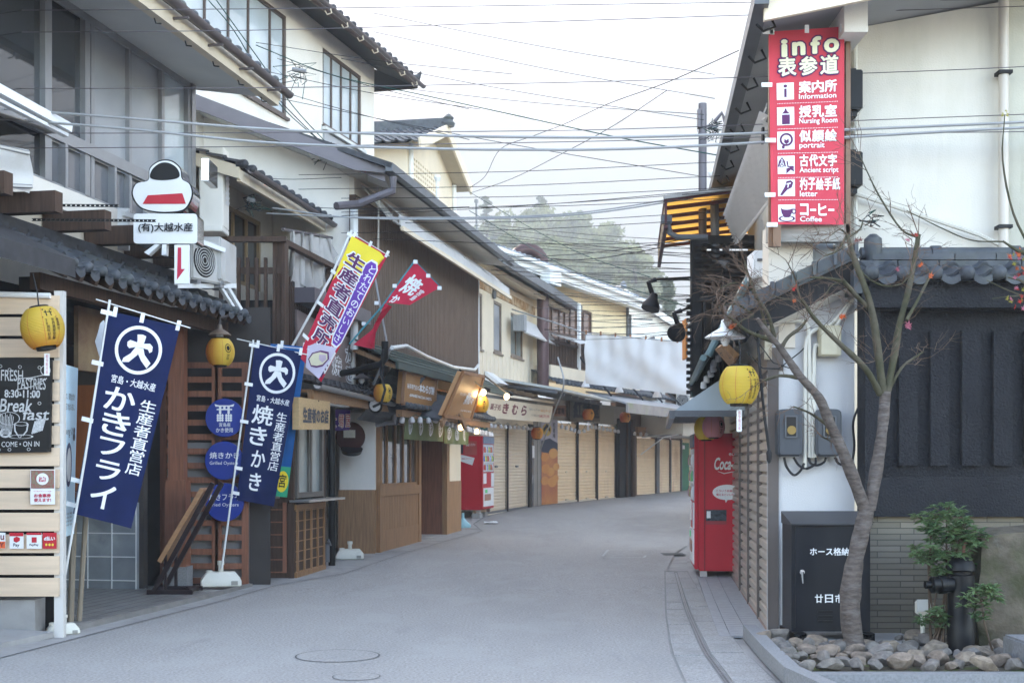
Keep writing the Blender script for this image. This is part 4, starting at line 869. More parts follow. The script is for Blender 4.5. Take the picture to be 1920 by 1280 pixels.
# small metal awning over the machine
t.part('street_awning', MB().add([RS(-3.6,-.8,2.08),RS(.6,-.8,2.08),RS(.6,.0,2.62),RS(-3.6,.0,2.62),RS(.6,0,2.08),RS(-3.6,0,2.08)],[(0,1,2,3),(1,4,2),(0,3,5)]), stain(mat('blue_grey_awning_sheet',(.36,.41,.44),.5,.06,3),(.12,.12,.13),3,.55,.7))
t.part('awning_valance', MB().box((-3.6,-.84,2.0),(.64,-.78,2.09),RS).box((.58,-.8,2.02),(.64,0,2.09),RS), m_gutterg)
# ---------------------------------------------------------------- dark ribbed wall on the far right
t = T('tiled_boundary_wall', 'dark ribbed boundary wall with tiled coping and brick plinth behind the maple', 'wall', (4.5,10.9,0))
bw = Fr((2.98,10.8),(3.98,10.8))
m_bw = stain(mat('charcoal_rough_render',(.02,.0205,.024),.85,.12,3,.9,55,bd=.02),(.032,.032,.035),1.2,.5,.7)
t.part('wall', holed(bw,0,6,1.05,3.0,[(.13,6,1.38,2.78)],0,.25).box((.13,.10,1.38),(6,.25,2.78),bw), m_bw)
rb = MB()
for i in range(14): rb.box((.30+i*.267,.045,1.48),(.46+i*.267,.1,2.62),bw)
t.part('rib', rb, m_bw)
m_brick = mat('grey_slim_brick', (.15,.145,.13), .75, .2, 6)
_t = m_brick.node_tree; _N = _t.nodes; _L = _t.links; _b = _N.new('ShaderNodeTexBrick'); _g2 = _N.new('ShaderNodeNewGeometry'); _mp = _N.new('ShaderNodeMapping'); _mp.inputs['Rotation'].default_value = (R(90),0,0)
_L.new(_g2.outputs['Position'], _mp.inputs[0]); _L.new(_mp.outputs[0], _b.inputs[0])
for k_, v_ in (('Scale',1),('Mortar Size',.004),('Brick Width',.31),('Row Height',.050),('Mortar Smooth',.2),('Bias',-.1)): _b.inputs[k_].default_value = v_
_b.offset = .37; _b.inputs['Color1'].default_value = (.19,.165,.125,1); _b.inputs['Color2'].default_value = (.25,.22,.17,1); _b.inputs['Mortar'].default_value = (.10,.09,.075,1)
_L.new(_b.outputs['Color'], _N['Principled BSDF'].inputs['Base Color'])
_bu = _N.new('ShaderNodeBump'); _bu.inputs['Strength'].default_value = .8; _bu.inputs['Distance'].default_value = .01; _bu.invert = True; _L.new(_b.outputs['Fac'], _bu.inputs['Height']); _L.new(_bu.outputs[0], _N['Principled BSDF'].inputs['Normal'])
t.part('brick_plinth', MB().box((0,.06,0),(6,.25,1.05),bw), m_brick)
cpg = t.part('coping', kawara(bw,-.1,6.2,(-.16,3.06),(.16,3.22),.265,.16,.04,8), m_tile, smooth=True)
ec = MB()
for i in range(23):
    c = bw(.0+i*.265,-.2,3.08); ec.lathe([(.05,-.1),(.062,-.03),(.062,0),(.05,.03),(.03,.045),(.004,.05)],c,c+V((0,-1,0)),14)
    K = 8; o = len(ec.v)
    for j in range(K+1):
        a = j/K; u = .055+i*.265+.155*a; z = 3.075-.035*math.sin(math.pi*a); ec.v += [bw(u,-.195,z),bw(u,-.195,z-.06),bw(u,-.12,z+.02)]
    for j in range(K): b_ = o+3*j; ec.f += [(b_,b_+1,b_+4,b_+3),(b_,b_+3,b_+5,b_+2)]
t.part('eave_tile', ec, m_tile, cpg, True)
rg = MB()
for r_ in range(2):
    for i in range(18): rg.box((-.05+(r_*.13)+i*.35,.06-.01*r_,3.17+r_*.055),(.29+(r_*.13)+i*.35,.26,3.22+r_*.055),bw)
rg.box((-.1,.08,3.05),(6.2,.25,3.17),bw)
t.part('ridge_course', rg, m_tile, cpg)
rt = MB(); 
for i in range(9): rt.tube([bw(.0+i*.68,.15,3.29),bw(.62+i*.68,.15,3.29)],.055,12).tube([bw(.60+i*.68,.15,3.29),bw(.68+i*.68,.15,3.29)],.07,12)
t.part('ridge_tile', rt, m_tile, cpg, True)
t.part('ridge_end', MB().lathe([(.075,0),(.085,.10),(.06,.18),(.08,.25),(.075,.36),(.03,.40)],bw(.1,.12,3.05),None,14).box((-.12,-.1,2.92),(.0,.2,3.12),bw), m_tile, cpg, True)
t.part('eave_band', MB().box((-.05,-.1,2.80),(6,.0,3.02),bw), m_bw)

# ---------------------------------------------------------------- unseen houses added round the bend to shade the street
gable_house('added_row_house','unseen cream house added for shade beyond the dark louvred house',Fr((5.0,23.5),(6.0,23.5)),7,9,4.2,6.4,.1,m_cream,m_tile,.4)
gable_house('added_row_house','unseen pale house added for shade between the cream one and the tall white one',Fr((9.4,33.5),(10.4,33.2)),8,9,4.4,6.8,.2,m_cream,m_tile,.4)
gable_house('added_row_house','unseen tall white house added for shade across from the green door house',Fr((14.5,43.5),(15.5,43.0)),8,9,4.6,7,.3,m_white,m_tile,.4)

# unseen houses added behind the viewpoint to shade the walls that face them
gable_house('added_back_house','unseen beige plastered house added for shade behind the viewpoint',Fr((-1,-12),(-11,-13)),10,8,6.2,9,0,m_beige,m_tile,.5)
gable_house('added_back_house','unseen brown timber house added for shade behind the viewpoint',Fr((10,-10),(-.5,-12)),10.4,8,6,9,0,m_brown,m_tile,.5)
# ================================================================ left side objects
# ---- paper lanterns
m_lan = mat('yellow_lantern_paper', (.70,.50,.055), .55, .06, 3, .1, 60, tr=.3)
def lantern_mat(n, c1, c2, ax):
    M = mat(n, c1, .55, .05, 3, tr=.3); t = M.node_tree; N = t.nodes; L = t.links
    tc = N.new('ShaderNodeTexCoord'); sp = N.new('ShaderNodeSeparateXYZ'); L.new(tc.outputs['Object'], sp.inputs[0])
    mr = N.new('ShaderNodeMapRange'); mr.inputs['From Min'].default_value, mr.inputs['From Max'].default_value = ax[1], ax[2]; L.new(sp.outputs[ax[0]], mr.inputs[0])
    mx = N.new('ShaderNodeMixRGB'); mx.inputs[1].default_value = (*c1,1); mx.inputs[2].default_value = (*c2,1); L.new(mr.outputs[0], mx.inputs[0])
    for k in ('Principled BSDF', 'Translucent BSDF'):
        for nd in N:
            if nd.name.startswith(k): L.new(mx.outputs[0], nd.inputs[0])
    return M
m_lan_dye = lantern_mat('orange_dyed_lantern_paper', (.62,.16,.02), (.72,.48,.05), ('X', -.16, .06))
m_lan_or = lantern_mat('deep_orange_lantern_paper', (.50,.07,.015), (.75,.33,.03), ('X', -.16, .12))
m_lan_low = lantern_mat('orange_based_lantern_paper', (.68,.28,.025), (.68,.47,.055), ('Z', -.17, -.02))
m_seamr = mat('orange_seam', (.55,.16,.03), .7)
def lantern(lab, c, r, paper, tilt=0, face=.6, text=True, tagged=True, crest=True, cord=.25):
    t = T('paper_lantern', lab, 'lantern', c, 0, 'yellow paper lanterns'); O = V(c); ax = V((math.sin(tilt), 0, math.cos(tilt))); sx = V((0,1,0)).cross(ax)*-1; sy = V((0,1,0))
    sx = ax.cross(V((0,1,0)))*-1
    sx = V((math.cos(tilt),0,-math.sin(tilt)))
    def P(th, h, k=1.0):      # th: 0 = towards the viewer (-y)
        rr_ = r*math.sqrt(max(0, 1-(h/(r*1.16))**2))*k; return O+ax*h+sx*(math.sin(th)*rr_)-sy*(math.cos(th)*rr_)
    H = r*.92; b = MB(); n = 26; ns = 28
    for i in range(n*2+1):
        h = -H+2*H*i/(2*n); k = 1.0 if i % 2 == 0 else .985
        b.v += [P(2*math.pi*j/ns, h, k) for j in range(ns)]
    for i in range(n*2):
        for j in range(ns): a, c2 = i*ns+j, i*ns+(j+1) % ns; b.f.append((a, c2, c2+ns, a+ns))
    body = t.part('paper_body', b, paper, smooth=True)
    s = MB()
    for th in (-1.1, -.35, .4, 1.15, 2.6, -2.4): s.grid(lambda a, q: P(th-.012+.024*q, -H+2*H*a, 1.004), 18, 1)
    t.part('seam', s, m_seamr, body)
    for sg, nm in ((1, 'top_cap'), (-1, 'bottom_cap')):
        m = MB().lathe([(r*.44,-r*.03),(r*.46,r*.0),(r*.44,r*.17),(r*.38,r*.18)], O+ax*(H-.01)*sg, O+ax*(H+1)*sg, 20); t.part(nm, m, m_black, smooth=True)
    t.part('cord', MB().tube([O+ax*(H+r*.1), O+ax*(H+cord*.5)+V((.01,0,0)), O+ax*(H+cord)], .006, 5), m_wire)
    ink = MB()
    def q(a, bb, e=0): return P(face+(a-.5)*1.0, -H+2*H*bb, 1.012)
    if text:
        for k, wd in enumerate(('嚴島神社','世界遺産登録','20周年記念')): txt(ink, wd, q, (.78-.26*k, .12+.08*(k==0)*3, .95-.26*k, .66), vert=True, bold=.01)
        for cx in (.38,.62): rect2(ink, q, (cx-.03,.72,cx+.03,.88))
        rect2(ink, q, (.2,.88,.8,.92)); rect2(ink, q, (.28,.81,.72,.84)); rect2(ink, q, (.15,.68,.85,.70))
    elif crest:
        ell(ink, q, (.5,.62), .24, .17, rin=.82); ell(ink, q, (.5,.62), .12, .09); txt(ink, '宮島', q, (.36,.18,.64,.4), vert=True)
    if ink.v: t.part('lettering', ink, m_ink, body)
    if tagged:
        tp = O-ax*(H+r*.2); g = MB().box((tp.x-.022,tp.y-.003,tp.z-.2),(tp.x+.022,tp.y+.0,tp.z-.015)); tg = t.part('paper_tag', g, m_wht)
        l = MB(); txt(l, '祝令和元年', Q(V((tp.x-.022,tp.y-.004,tp.z-.2)),V((tp.x+.022,tp.y-.004,tp.z-.2)),V((tp.x+.022,tp.y-.004,tp.z-.015)),V((tp.x-.022,tp.y-.004,tp.z-.015)),.001), (.3,.05,.8,.95), vert=True); t.part('lettering', l, m_inkr, tg)
    return t
lantern('yellow lantern with orange base hung on the white board fence', at(80,615,10.7), .178, m_lan_low, -.18, .75, cord=.30)
lantern('yellow lantern with round crest hanging beneath the small metal lamp hood', at(413,660,14.7), .165, m_lan_dye, 0, .8, False, False, cord=.3)
lantern('yellow lantern half hidden by cables beside the bowed tile eave', at(718,737,18.7), .14, m_lan_dye, 0, .9, False, False, cord=.3)
lantern('yellow orange lantern behind the glowing tilted sign', at(900,757,23.3), .165, m_lan_dye, 0, .5, False, False, cord=.4)
lantern('orange lantern beneath the end of the confectioner sign', at(1007,812,34.5), .165, m_lan_or, 0, .3, True, False, cord=.45)
lantern('red orange lantern in front of the black raised sign letters', at(1103,777,38.5), .18, m_lan_or, 0, .6, False, True, cord=.4)
lantern('orange lantern at the dark post between the shutters', at(1172,782,41.5), .18, m_lan_or, 0, .6, False, False, cord=.45)
lantern('deep orange lantern under the cream awning at the far end', at(1257,803,45.0), .17, m_lan_or, 0, .6, False, True, False, cord=.3)
lantern('large yellow lantern with black characters hanging before the grey shutters', at(1386,722,10.8), .17, m_lan, 0, .62, cord=.22)
lantern('yellow lantern tucked beneath the blue grey awning above the red machine', at(1324,803,15.9), .15, m_lan, 0, .6, False, False, False, cord=.2)
# pink lantern beside it
t = lantern('pink lantern with black lettering tucked beneath the blue grey awning', at(1338,800,15.7), .14, mat('pink_lantern_paper',(.62,.26,.30),.6,.05,tr=.2), 0, .6, False, False, True, cord=.2)
# lamp hoods
def hood(lab, c, r, m, bulb=True):
    t = T('lamp_hood', lab, 'lamp', c); O = V(c)
    t.part('shade', MB().lathe([(r*.12,r*.75),(r*.2,r*.7),(r*.25,r*.35),(r*.6,r*.15),(r,-.02),(r*.97,-.03),(r*.55,r*.1),(r*.2,r*.25)], O, None, 24, False), m, smooth=True)
    t.part('stem', MB().tube([O+V((0,0,r*.7)), O+V((0,0,r*1.4)), O+V((.08,.1,r*1.6))], .015, 6), m_gutter)
    t.part('bulb', MB().lathe([(.02,.04),(.04,-.02),(.045,-.06),(.02,-.1)], O, None, 12), m_wht, smooth=True)
hood('small rusty metal lamp hood above the crested lantern', at(412,624,14.7), .13, stain(mat('rusty_lamp_metal',(.2,.16,.13),.5,.2,6),(.12,.07,.04),4,.4,.6))
hood('white enamel lamp hood behind the maple twigs', at(1360,628,11.8), .19, m_wht)
hood('brown metal lamp hood beneath the slatted wall at the entry', at(678,707,19.3), .13, m_gutter)
# ---- white board fence at the far left
t = T('board_fence', 'whitewashed horizontal board fence carrying the chalk menu board', 'fence', (-4.2,11,0))
bf = facing(11.0); ztop = 2.98
for i in range(14):
    z = .33+i*.193; t.part('board', MB().box((-5.6,-.03,z),(-3.92,0,z+.158),bf), m_pale) if False else None
b = MB()
for i in range(14): z = .36+i*.186; b.box((-5.6,-.03,z),(-3.885,-.004,z+.158),bf)
t.part('board_panel', b, m_pale)
t.part('post', MB().box((-3.935,.0,0),(-3.855,.07,ztop),bf), mat('off_white_post',(.60,.58,.55),.6,.05))
t.part('top_rail', MB().tube([bf(-5.6,-.05,2.98),bf(-3.95,-.05,2.93)],.025,8), m_wht)
t.part('batten', MB().box((-4.6,.002,.1),(-4.52,.05,ztop-.05),bf), m_wht)
t.part('base_block', MB().box((-5.6,.05,0),(-4.12,.3,.32),bf), m_conc)
mb = MB().slab(V((-5.6,9.6,.02)),V((-4.35,9.9,.02)),V((-3.92,10.95,.06)),V((-5.6,10.95,.16)),.05)
solo('ramp_slab', 'pale concrete ramp slab before the board fence', 'ramp', mb, m_conc)
solo('backing_board', 'dark board screen behind the whitewashed fence', 'screen', MB().box((-5.6,11.35,.0),(-3.99,11.4,2.9)), m_dark)
# blackboard
t = T('menu_blackboard', 'black chalk menu board hung on the white board fence', 'blackboard', at(45,848,10.9))
c = [at(-60,850,10.92),at(94,847,10.92),at(97,674,10.92),at(-60,668,10.92)]
t.part('panel', MB().slab(*c,.03), m_black)
q = Q(*c,.004); ch = MB(); A = 1.12
X = lambda px: (px+60)/154; Y = lambda py: (849-py)/177
def R_(x0,y1,x1,y0): return (X(x0),Y(y1),X(x1),Y(y0))
txt(ch,'FRESH',q,R_(1,715,42,694),.015,shear=.0); txt(ch,'PASTRIES',q,R_(32,730,84,708),.012)
txt(ch,'8:30-11:00',q,R_(8,746,74,731),.03); txt(ch,'Break',q,R_(0,773,60,748),.015,shear=.06); txt(ch,'fast',q,R_(42,788,92,766),.015,shear=.08); txt(ch,'COME • ON IN',q,R_(3,838,74,828),.01)
cup = [(27,795),(28,808),(33,816),(44,816),(50,808),(52,795)]
stroke(ch,q,[(X(a),Y(b)) for a,b in cup],.018,asp=A); ell(ch,q,(X(39.5),Y(795)),.085,.022,rin=.8); ell(ch,q,(X(39.5),Y(819)),.15,.022,rin=.85)
for k in range(7): stroke(ch,q,[(X(60+k*3),Y(814-k)),(X(66+k*3),Y(790-k))],.02,asp=A)
for k in range(9): stroke(ch,q,[(X(3+k*2.2),Y(815)),(X(1+k*3),Y(775+k%3*3))],.008,asp=A)
for k in range(12): ell(ch,q,(X(-2+(k*37)%92),Y(685+(k*53)%150) if k%2 else Y(688 if k%4 else 843)),.022,.018,rin=.7,n=12)
stroke(ch,q,[(X(30),Y(731)),(X(60),Y(724)),(X(86),Y(708))],.01,asp=A); stroke(ch,q,[(X(30),Y(710)),(X(55),Y(708)),(X(88),Y(700))],.01,asp=A)
ell(ch,q,(X(83),Y(693)),.06,.055,rin=.85); ell(ch,q,(X(10),Y(812)),.07,.05,rin=.6); ell(ch,q,(X(17),Y(785)),.13,.07,rin=.92)
t.part('chalk_drawing', ch, mat('chalk',(.5,.5,.5),.9,.3,60))
def flat_sign(nm, lab, cat, corners, th, face, group=None):
    ctr = sum((V(c) for c in corners), V())/4; lo = min(c[2] for c in corners)
    t = T(nm, lab, cat, (ctr.x, ctr.y, lo), 0, group); p = t.part('panel', MB().slab(*corners, th), face); return t, Q(*corners, .003)
def px4(x0,y0,x1,y1,d): return [at(x0,y1,d),at(x1,y1,d),at(x1,y0,d),at(x0,y0,d)]
t, q = flat_sign('voucher_poster','small white poster with red photo panel on the board fence','poster',px4(57,880,103,945,10.93),.004,m_wht)
p = MB(); rect2(p,q,(.03,.46,.97,.98)); t.part('photo_panel',p,mat('red_food_print',(.30,.05,.06),.6,.5,60,c2=(.2,.2,.12)))
p = MB(); ell(p,q,(.5,.73),.25,.17,.001); t.part('roundel',p,m_wht)
p = MB(); txt(p,'Go To',q,(.36,.73,.64,.80),.03,e=.002); txt(p,'Eat!',q,(.36,.65,.64,.73),.03,e=.002); txt(p,'お食事券',q,(.15,.2,.85,.31),.03,e=.001); txt(p,'使えます!',q,(.15,.07,.85,.18),.03,e=.001); txt(p,'GoToEatキャンペーン広島',q,(.14,.36,.86,.40),e=.001); t.part('lettering',p,m_inkr)
for x0,x1,lab,fc in ((-8,10,'white and orange payment sticker cut by the photo edge on the fence board',m_wht),(18,44,'white tag shaped payment sticker on the lower fence board',m_wht),(50,78,'white square payment sticker on the lower fence board',m_wht),(80,106,'red square payment sticker with three yellow dots on the fence board',m_red)):
    t, q = flat_sign('payment_sticker',lab,'sticker',px4(x0,998,x1,1028,10.94),.003,fc,'payment stickers on the board fence')
    l = MB(); r_ = MB()
    if x0 == 80:
        txt(l,'d払い',q,(.1,.5,.9,.78),.04); t.part('lettering',l,m_inkw); [ell(r_,q,(.27+.23*k,.25),.08,.08) for k in range(3)]; t.part('dots',r_,mat('yellow_dot',(.8,.6,.05)))
    elif x0 == 18: rect2(r_,q,(0,.78,1,1)); shape(r_,q,[(.5,.38),(.75,.5),(.75,.68),(.5,.76),(.3,.66),(.3,.46)]); t.part('mark',r_,m_red); txt(l,'Pay',q,(.28,.08,.72,.34),.02); t.part('lettering',l,m_inkg)
    elif x0 == 50: rect2(r_,q,(0,.86,1,1)); rect2(r_,q,(.34,.38,.68,.72)); t.part('mark',r_,m_red); txt(l,'PayPay',q,(.2,.14,.8,.32),.02); t.part('lettering',l,m_inkg)
    else: rect2(r_,q,(0,.02,1,.45)); t.part('mark',r_,mat('orange_red',(.7,.12,.03))); txt(l,'u',q,(.5,.55,.9,.85),.02); txt(l,'Y',q,(.4,.1,.9,.4),.02,e=.001); t.part('lettering',l,m_inkm)
# pale blue hanging banner
def cloth(mb, corners, amp=.012, waves=2.2, nu=12, nv=16, ph=0, th=.003):
    q = Q(*corners, 0); f = lambda a, b: q(a, b, amp*math.sin(waves*2*math.pi*a+ph+b*1.7)*(1-.6*b)); mb.grid(f, nu, nv)
    n = len(mb.v); return f
def wavemap(corners, amp, waves, ph, off):
    q = Q(*corners, 0)
    def wv(a, b, e=0): return q(a, b, amp*math.sin(waves*2*math.pi*a+ph+b*1.7)*(1-.6*b)+off+e)
    return wv
t = T('wall_banner','pale blue hanging poster with an oval dish picture beside the board fence','banner',at(125,1005,11.5))
c = [at(111,1009,11.2),at(139,1000,11.75),at(147,690,11.75),at(118,682,11.2)]; f = MB(); cloth(f,c,.006,.5); t.part('cloth',f,m_ltblue,smooth=True); q = wavemap(c,.006,.5,0,.005)
p = MB(); ell(p,q,(.45,.42),.22,.13); t.part('dish_picture',p,mat('dish_print',(.05,.06,.12))); p = MB(); ell(p,q,(.45,.42),.15,.10,.002); t.part('plate_print',p,mat('plate_print',(.5,.5,.5)))
p = MB(); txt(p,'あの、蜜柑会席が',q,(.1,.80,.8,.84)); txt(p,'本店で始まる前に。',q,(.1,.74,.8,.78)); txt(p,'Living X',q,(.1,.58,.7,.64),shear=.1); ell(p,q,(.8,.62),.06,.02); ell(p,q,(.8,.585),.08,.025)
for k in range(4): txt(p,'お問い合わせ 本店',q,(.05,.06+.022*k,.75,.072+.022*k))
t.part('lettering',p,m_inkg)
solo('rolled_screen','tall pale rolled reed screen leaning behind the pale blue poster','screen',MB().tube([V((-4.02,11.65,0)),V((-4.04,11.8,.95))],.03,8).tube([V((-3.96,11.7,0)),V((-3.94,11.85,1.1))],.025,8).tube([V((-4.10,11.62,0)),V((-4.1,11.75,1.0))],.02,8),mat('reed',(.22,.18,.13),.7))
# ---- nobori banners
def nobori(lab, corners, cloth_m, pole, arm, tabs_side, tabs_top, group='nobori banners on slim white poles', amp=.012, waves=1.2, ph=0, pole_m=None, r=.012):
    base = V(pole[-1]); t = T('nobori_banner', lab, 'banner', base, 0, group); f = MB(); cloth(f, corners, amp, waves, ph=ph)
    cl = t.part('cloth', f, cloth_m, smooth=True); pm = pole_m or m_wpipe
    t.part('pole', MB().tube(pole, [r]*(len(pole)), 8), pm, smooth=True); t.part('crossbar', MB().tube(arm, .006, 6), pm)
    q = wavemap(corners, amp, waves, ph, .003); tb = MB()
    for b in tabs_side: a0 = q(0,b); d_ = (q(0,b)-q(.2,b)).normalized(); up = (q(0,.6)-q(0,.4)).normalized(); tb.slab(a0+d_*.07-up*.02,a0-d_*.03-up*.02,a0-d_*.03+up*.02,a0+d_*.07+up*.02,.004)
    for a in tabs_top: p0 = q(a,1); up = (q(a,1)-q(a,.8)).normalized(); rt_ = (q(.6,1)-q(.4,1)).normalized(); tb.slab(p0-rt_*.018-up*.04,p0+rt_*.018-up*.04,p0+rt_*.018+up*.05,p0-rt_*.018+up*.05,.004)
    t.part('tab', tb, m_wht); return t, cl, wavemap(corners, amp, waves, ph, .0045)
def crest_dai(l, q, c, rx, ry):
    ell(l,q,c,rx,ry,rin=.86,n=40)
    d_ = MB()
    S = lambda x, y: (c[0]+x*rx, c[1]+y*ry)
    shape(l,q,[S(-.17,.62),S(.05,.66),S(.2,.62),S(.18,.36),S(.16,.3),S(-.12,.3),S(-.12,.4)],.0005)
    shape(l,q,[S(-.52,.24),S(-.42,.34),S(-.1,.3),S(.16,.3),S(.42,.36),S(.56,.26),S(.58,.06),S(.48,-.02),S(.4,.1),S(.2,.12),S(-.15,.1),S(-.4,.0),S(-.5,.08)],.001)
    shape(l,q,[S(-.14,.1),S(.06,.1),S(.0,-.2),S(-.3,-.56),S(-.6,-.62),S(-.56,-.44),S(-.3,-.2)],.0015)
    shape(l,q,[S(.0,.1),S(.2,.1),S(.3,-.14),S(.62,-.42),S(.5,-.66),S(.2,-.4),S(-.02,-.1)],.002)
D1 = 11.35
c1 = [at(137,962,D1),at(246,990,11.5),at(338,612,11.5),at(205,583,D1)]
t, cl, q = nobori('navy nobori banner for fried oysters nearest the board fence', c1, m_navy, [at(206,562,D1),at(160,855,D1),at(107,1165,11.2)], [at(180,561,D1),at(357,615,11.5)], (.99,.74,.46,.16,.04), (.08,.46,.97))
l = MB(); crest_dai(l,q,(.50,.845),.335,.118); txt(l,'宮島・大越水産',q,(.20,.665,.86,.705),.012,shear=0)
for ch,(a,b,x,y) in zip('かきフライ',((.15,.535,.62,.65),(.18,.415,.62,.53),(.2,.315,.6,.40),(.22,.195,.62,.29),(.22,.055,.62,.175))): txt(l,ch,q,(a,b,x,y),.02)
txt(l,'生産者直営店',q,(.68,.25,.95,.62),.012,True)
t.part('lettering',l,m_inkw,cl)
def stand(lab, c, s, rz, m, group='weighted banner stands'):
    t = T('banner_stand', lab, 'banner stand', c, rz, group); M = t.o.matrix_basis; b = MB()
    pr = [(-.24*s,-.15*s,0),(.24*s,-.15*s,0),(.24*s,.15*s,0),(-.24*s,.15*s,0)]; lev = ((1,1,0),(1.02,1.02,.01),(1.02,1.02,.08*s),(.72,.6,.17*s),(.68,.55,.175*s)); o = 0
    for kx,ky,z in lev: b.v += [M @ V((x*kx,y*ky,z)) for x,y,_ in pr]
    for i in range(len(lev)-1):
        for j in range(4): a, d_ = i*4+j, i*4+(j+1)%4; b.f.append((a,d_,d_+4,a+4))
    b.f += [(3,2,1,0),(16,17,18,19)]
    t.part('tank', b, m, bevel=.015, smooth=True); t.part('socket', MB().lathe([(.03,.17*s),(.03,.26*s),(.04,.26*s),(.04,.31*s),(.02,.31*s)], M @ V((0,0,0)), None, 14), m, smooth=True)
    t.part('filler_cap', MB().lathe([(.04,.15*s),(.04,.19*s),(.03,.195*s)], M @ V((-.14*s,0,0)), None, 14), m, smooth=True)
    t.part('carry_recess', MB().box((.12*s,-.158*s,.02*s),(.2*s,-.14*s,.07*s),M), mat('recess_shadow',(.3,.29,.26)))
    return t
stand('ivory banner stand at the foot of the board fence post', at(118,1190,11.25)*1 - V((0,0,at(118,1190,11.25).z)), .55, .5, m_wplas)
D2 = 15.2
c2 = [at(443,936,D2),at(513,949,15.35),at(566,660,15.4),at(478,645,D2)]
t, cl, q = nobori('navy nobori banner for grilled oysters beside the wooden kiosk', c2, m_navy, [at(475,637,D2),at(445,850,D2),at(416,1065,15.0)], [at(444,635,D2),at(577,665,15.4)], (.99,.74,.5,.2,.04), (.06,.5,.97), amp=.03, waves=1.0, ph=.6)
l = MB(); crest_dai(l,q,(.55,.84),.39,.13); txt(l,'宮島・大越水産',q,(.18,.645,.92,.685),.012)
for ch,(a,b,x,y) in zip('焼きかき',((.12,.50,.62,.625),(.12,.365,.55,.485),(.24,.225,.60,.335),(.26,.075,.58,.19))): txt(l,ch,q,(a,b,x,y),.02)
txt(l,'生産者直営店',q,(.68,.22,.94,.60),.012,True)
t.part('lettering',l,m_inkw,cl)
p = V(at(414,1085,15.05)); p.z = .06
stand('ivory banner stand on the deck edge under the grilled oyster banner', p, .95, .25, m_wplas)
c3 = [at(470,925,15.7),at(538,932,15.75),at(575,650,15.75),at(482,642,15.7)]
t, cl, q = nobori('bright blue nobori banner with green foot behind the grilled oyster banner', c3, m_cyan, [at(455,640,15.7),at(457,860,15.7),at(455,1092,15.7)], [at(440,640,15.7),at(580,655,15.75)], (.97,.6,.2), (.5,.95), amp=.02, waves=.8, r=.018)
l = MB(); rect2(l,q,(0,.0,1,.2)); t.part('green_foot',l,mat('green_print',(.02,.33,.17),.8),cl); l = MB(); ell(l,q,(.82,.1),.16,.07,.001); t.part('yellow_spot',l,mat('yellow_print',(.8,.6,.02),.8),cl); l = MB(); txt(l,'宮',q,(.72,.06,.92,.15),.02,e=.002); t.part('lettering',l,m_ink,cl)
l = MB(); rect2(l,q,(.2,.93,.98,.96)); t.part('white_band',l,m_inkw,cl)
p = V(at(656,1040,19.2)); p.z = gz(19.2)+.004
stand('empty ivory banner stand lying by the white return wall', p, .85, .1, m_wplas)
# big festival banner on a slanting pole
c4 = [at(552,672,15.75),at(613,703,16.0),at(725,477,16.2),at(657,437,15.9)]
c4 = [at(560,668,15.7),at(603,716,15.95),at(727,478,16.2),at(660,440,15.9)]
t, cl, q = nobori('large red and yellow festival banner on a slanting pole before the slatted balcony', c4, m_redc, [at(659,432,15.9),at(620,520,15.85),at(553,640,15.75),at(535,672,15.9)], [at(655,434,15.9),at(730,480,16.2)], (.99,.68,.42,.15), (.05,.5,.97), 'tilted banners on slanting poles', .012, .9, r=.016)
m_ylw = mat('yellow_banner_print',(.85,.68,.04),.85,.05); m_vio = mat('violet_print',(.14,.045,.36),.85)
l = MB()
K = 13; pts = []
for i in range(K): a = i/(K-1); pts.append((a*1.0, .99)); 
spk = [(0,.99),(0,.62),(.12,.78),(.3,.66),(.38,.80),(.62,.75),(.55,.84),(.85,.83),(.66,.90),(.95,.97),(.8,.99)]
shape(l,q,spk,.001); t.part('yellow_burst',l,m_ylw,cl)
l = MB(); shape(l,q,[(.62,.86),(.70,.90),(.84,.90),(.92,.86),(.96,.30),(.9,.26),(.76,.26),(.70,.30)],.002); t.part('violet_strip',l,m_vio,cl)
l = MB(); shape(l,q,[(.60,.87),(.70,.915),(.85,.915),(.95,.87),(.99,.30),(.93,.245),(.74,.245),(.66,.30)],.0015); t.part('strip_outline',l,m_inkw,cl)
l = MB(); l2 = MB()
for i, ch in enumerate('生産者直売所'):
    y1 = .90-i*.122; txt(l,ch,q,(.05+.005*i,y1-.125,.66,y1),.055,e=.003); txt(l2,ch,q,(.09+.005*i,y1-.115,.62,y1-.01),.03,e=.0042)
t.part('lettering_outline',l,m_inkw,cl); t.part('lettering',l2,m_plum,cl)
l = MB(); txt(l,'とれたてのおいしさ',q,(.70,.275,.93,.885),.012,True,e=.003); t.part('white_lettering',l,m_inkw,cl)
l = MB(); shape(l,q,[(.55,.02),(.62,.0),(.98,.06),(.98,.22),(.78,.24),(.62,.16)],.0022); t.part('white_patch',l,m_inkw,cl)
l = MB(); txt(l,'祝',q,(.72,.145,.93,.215),.05,e=.003); t.part('red_lettering',l,m_inkr,cl)
l = MB(); txt(l,'大漁',q,(.70,.02,.95,.135),.05,True,e=.003); t.part('dark_lettering',l,m_plum,cl)
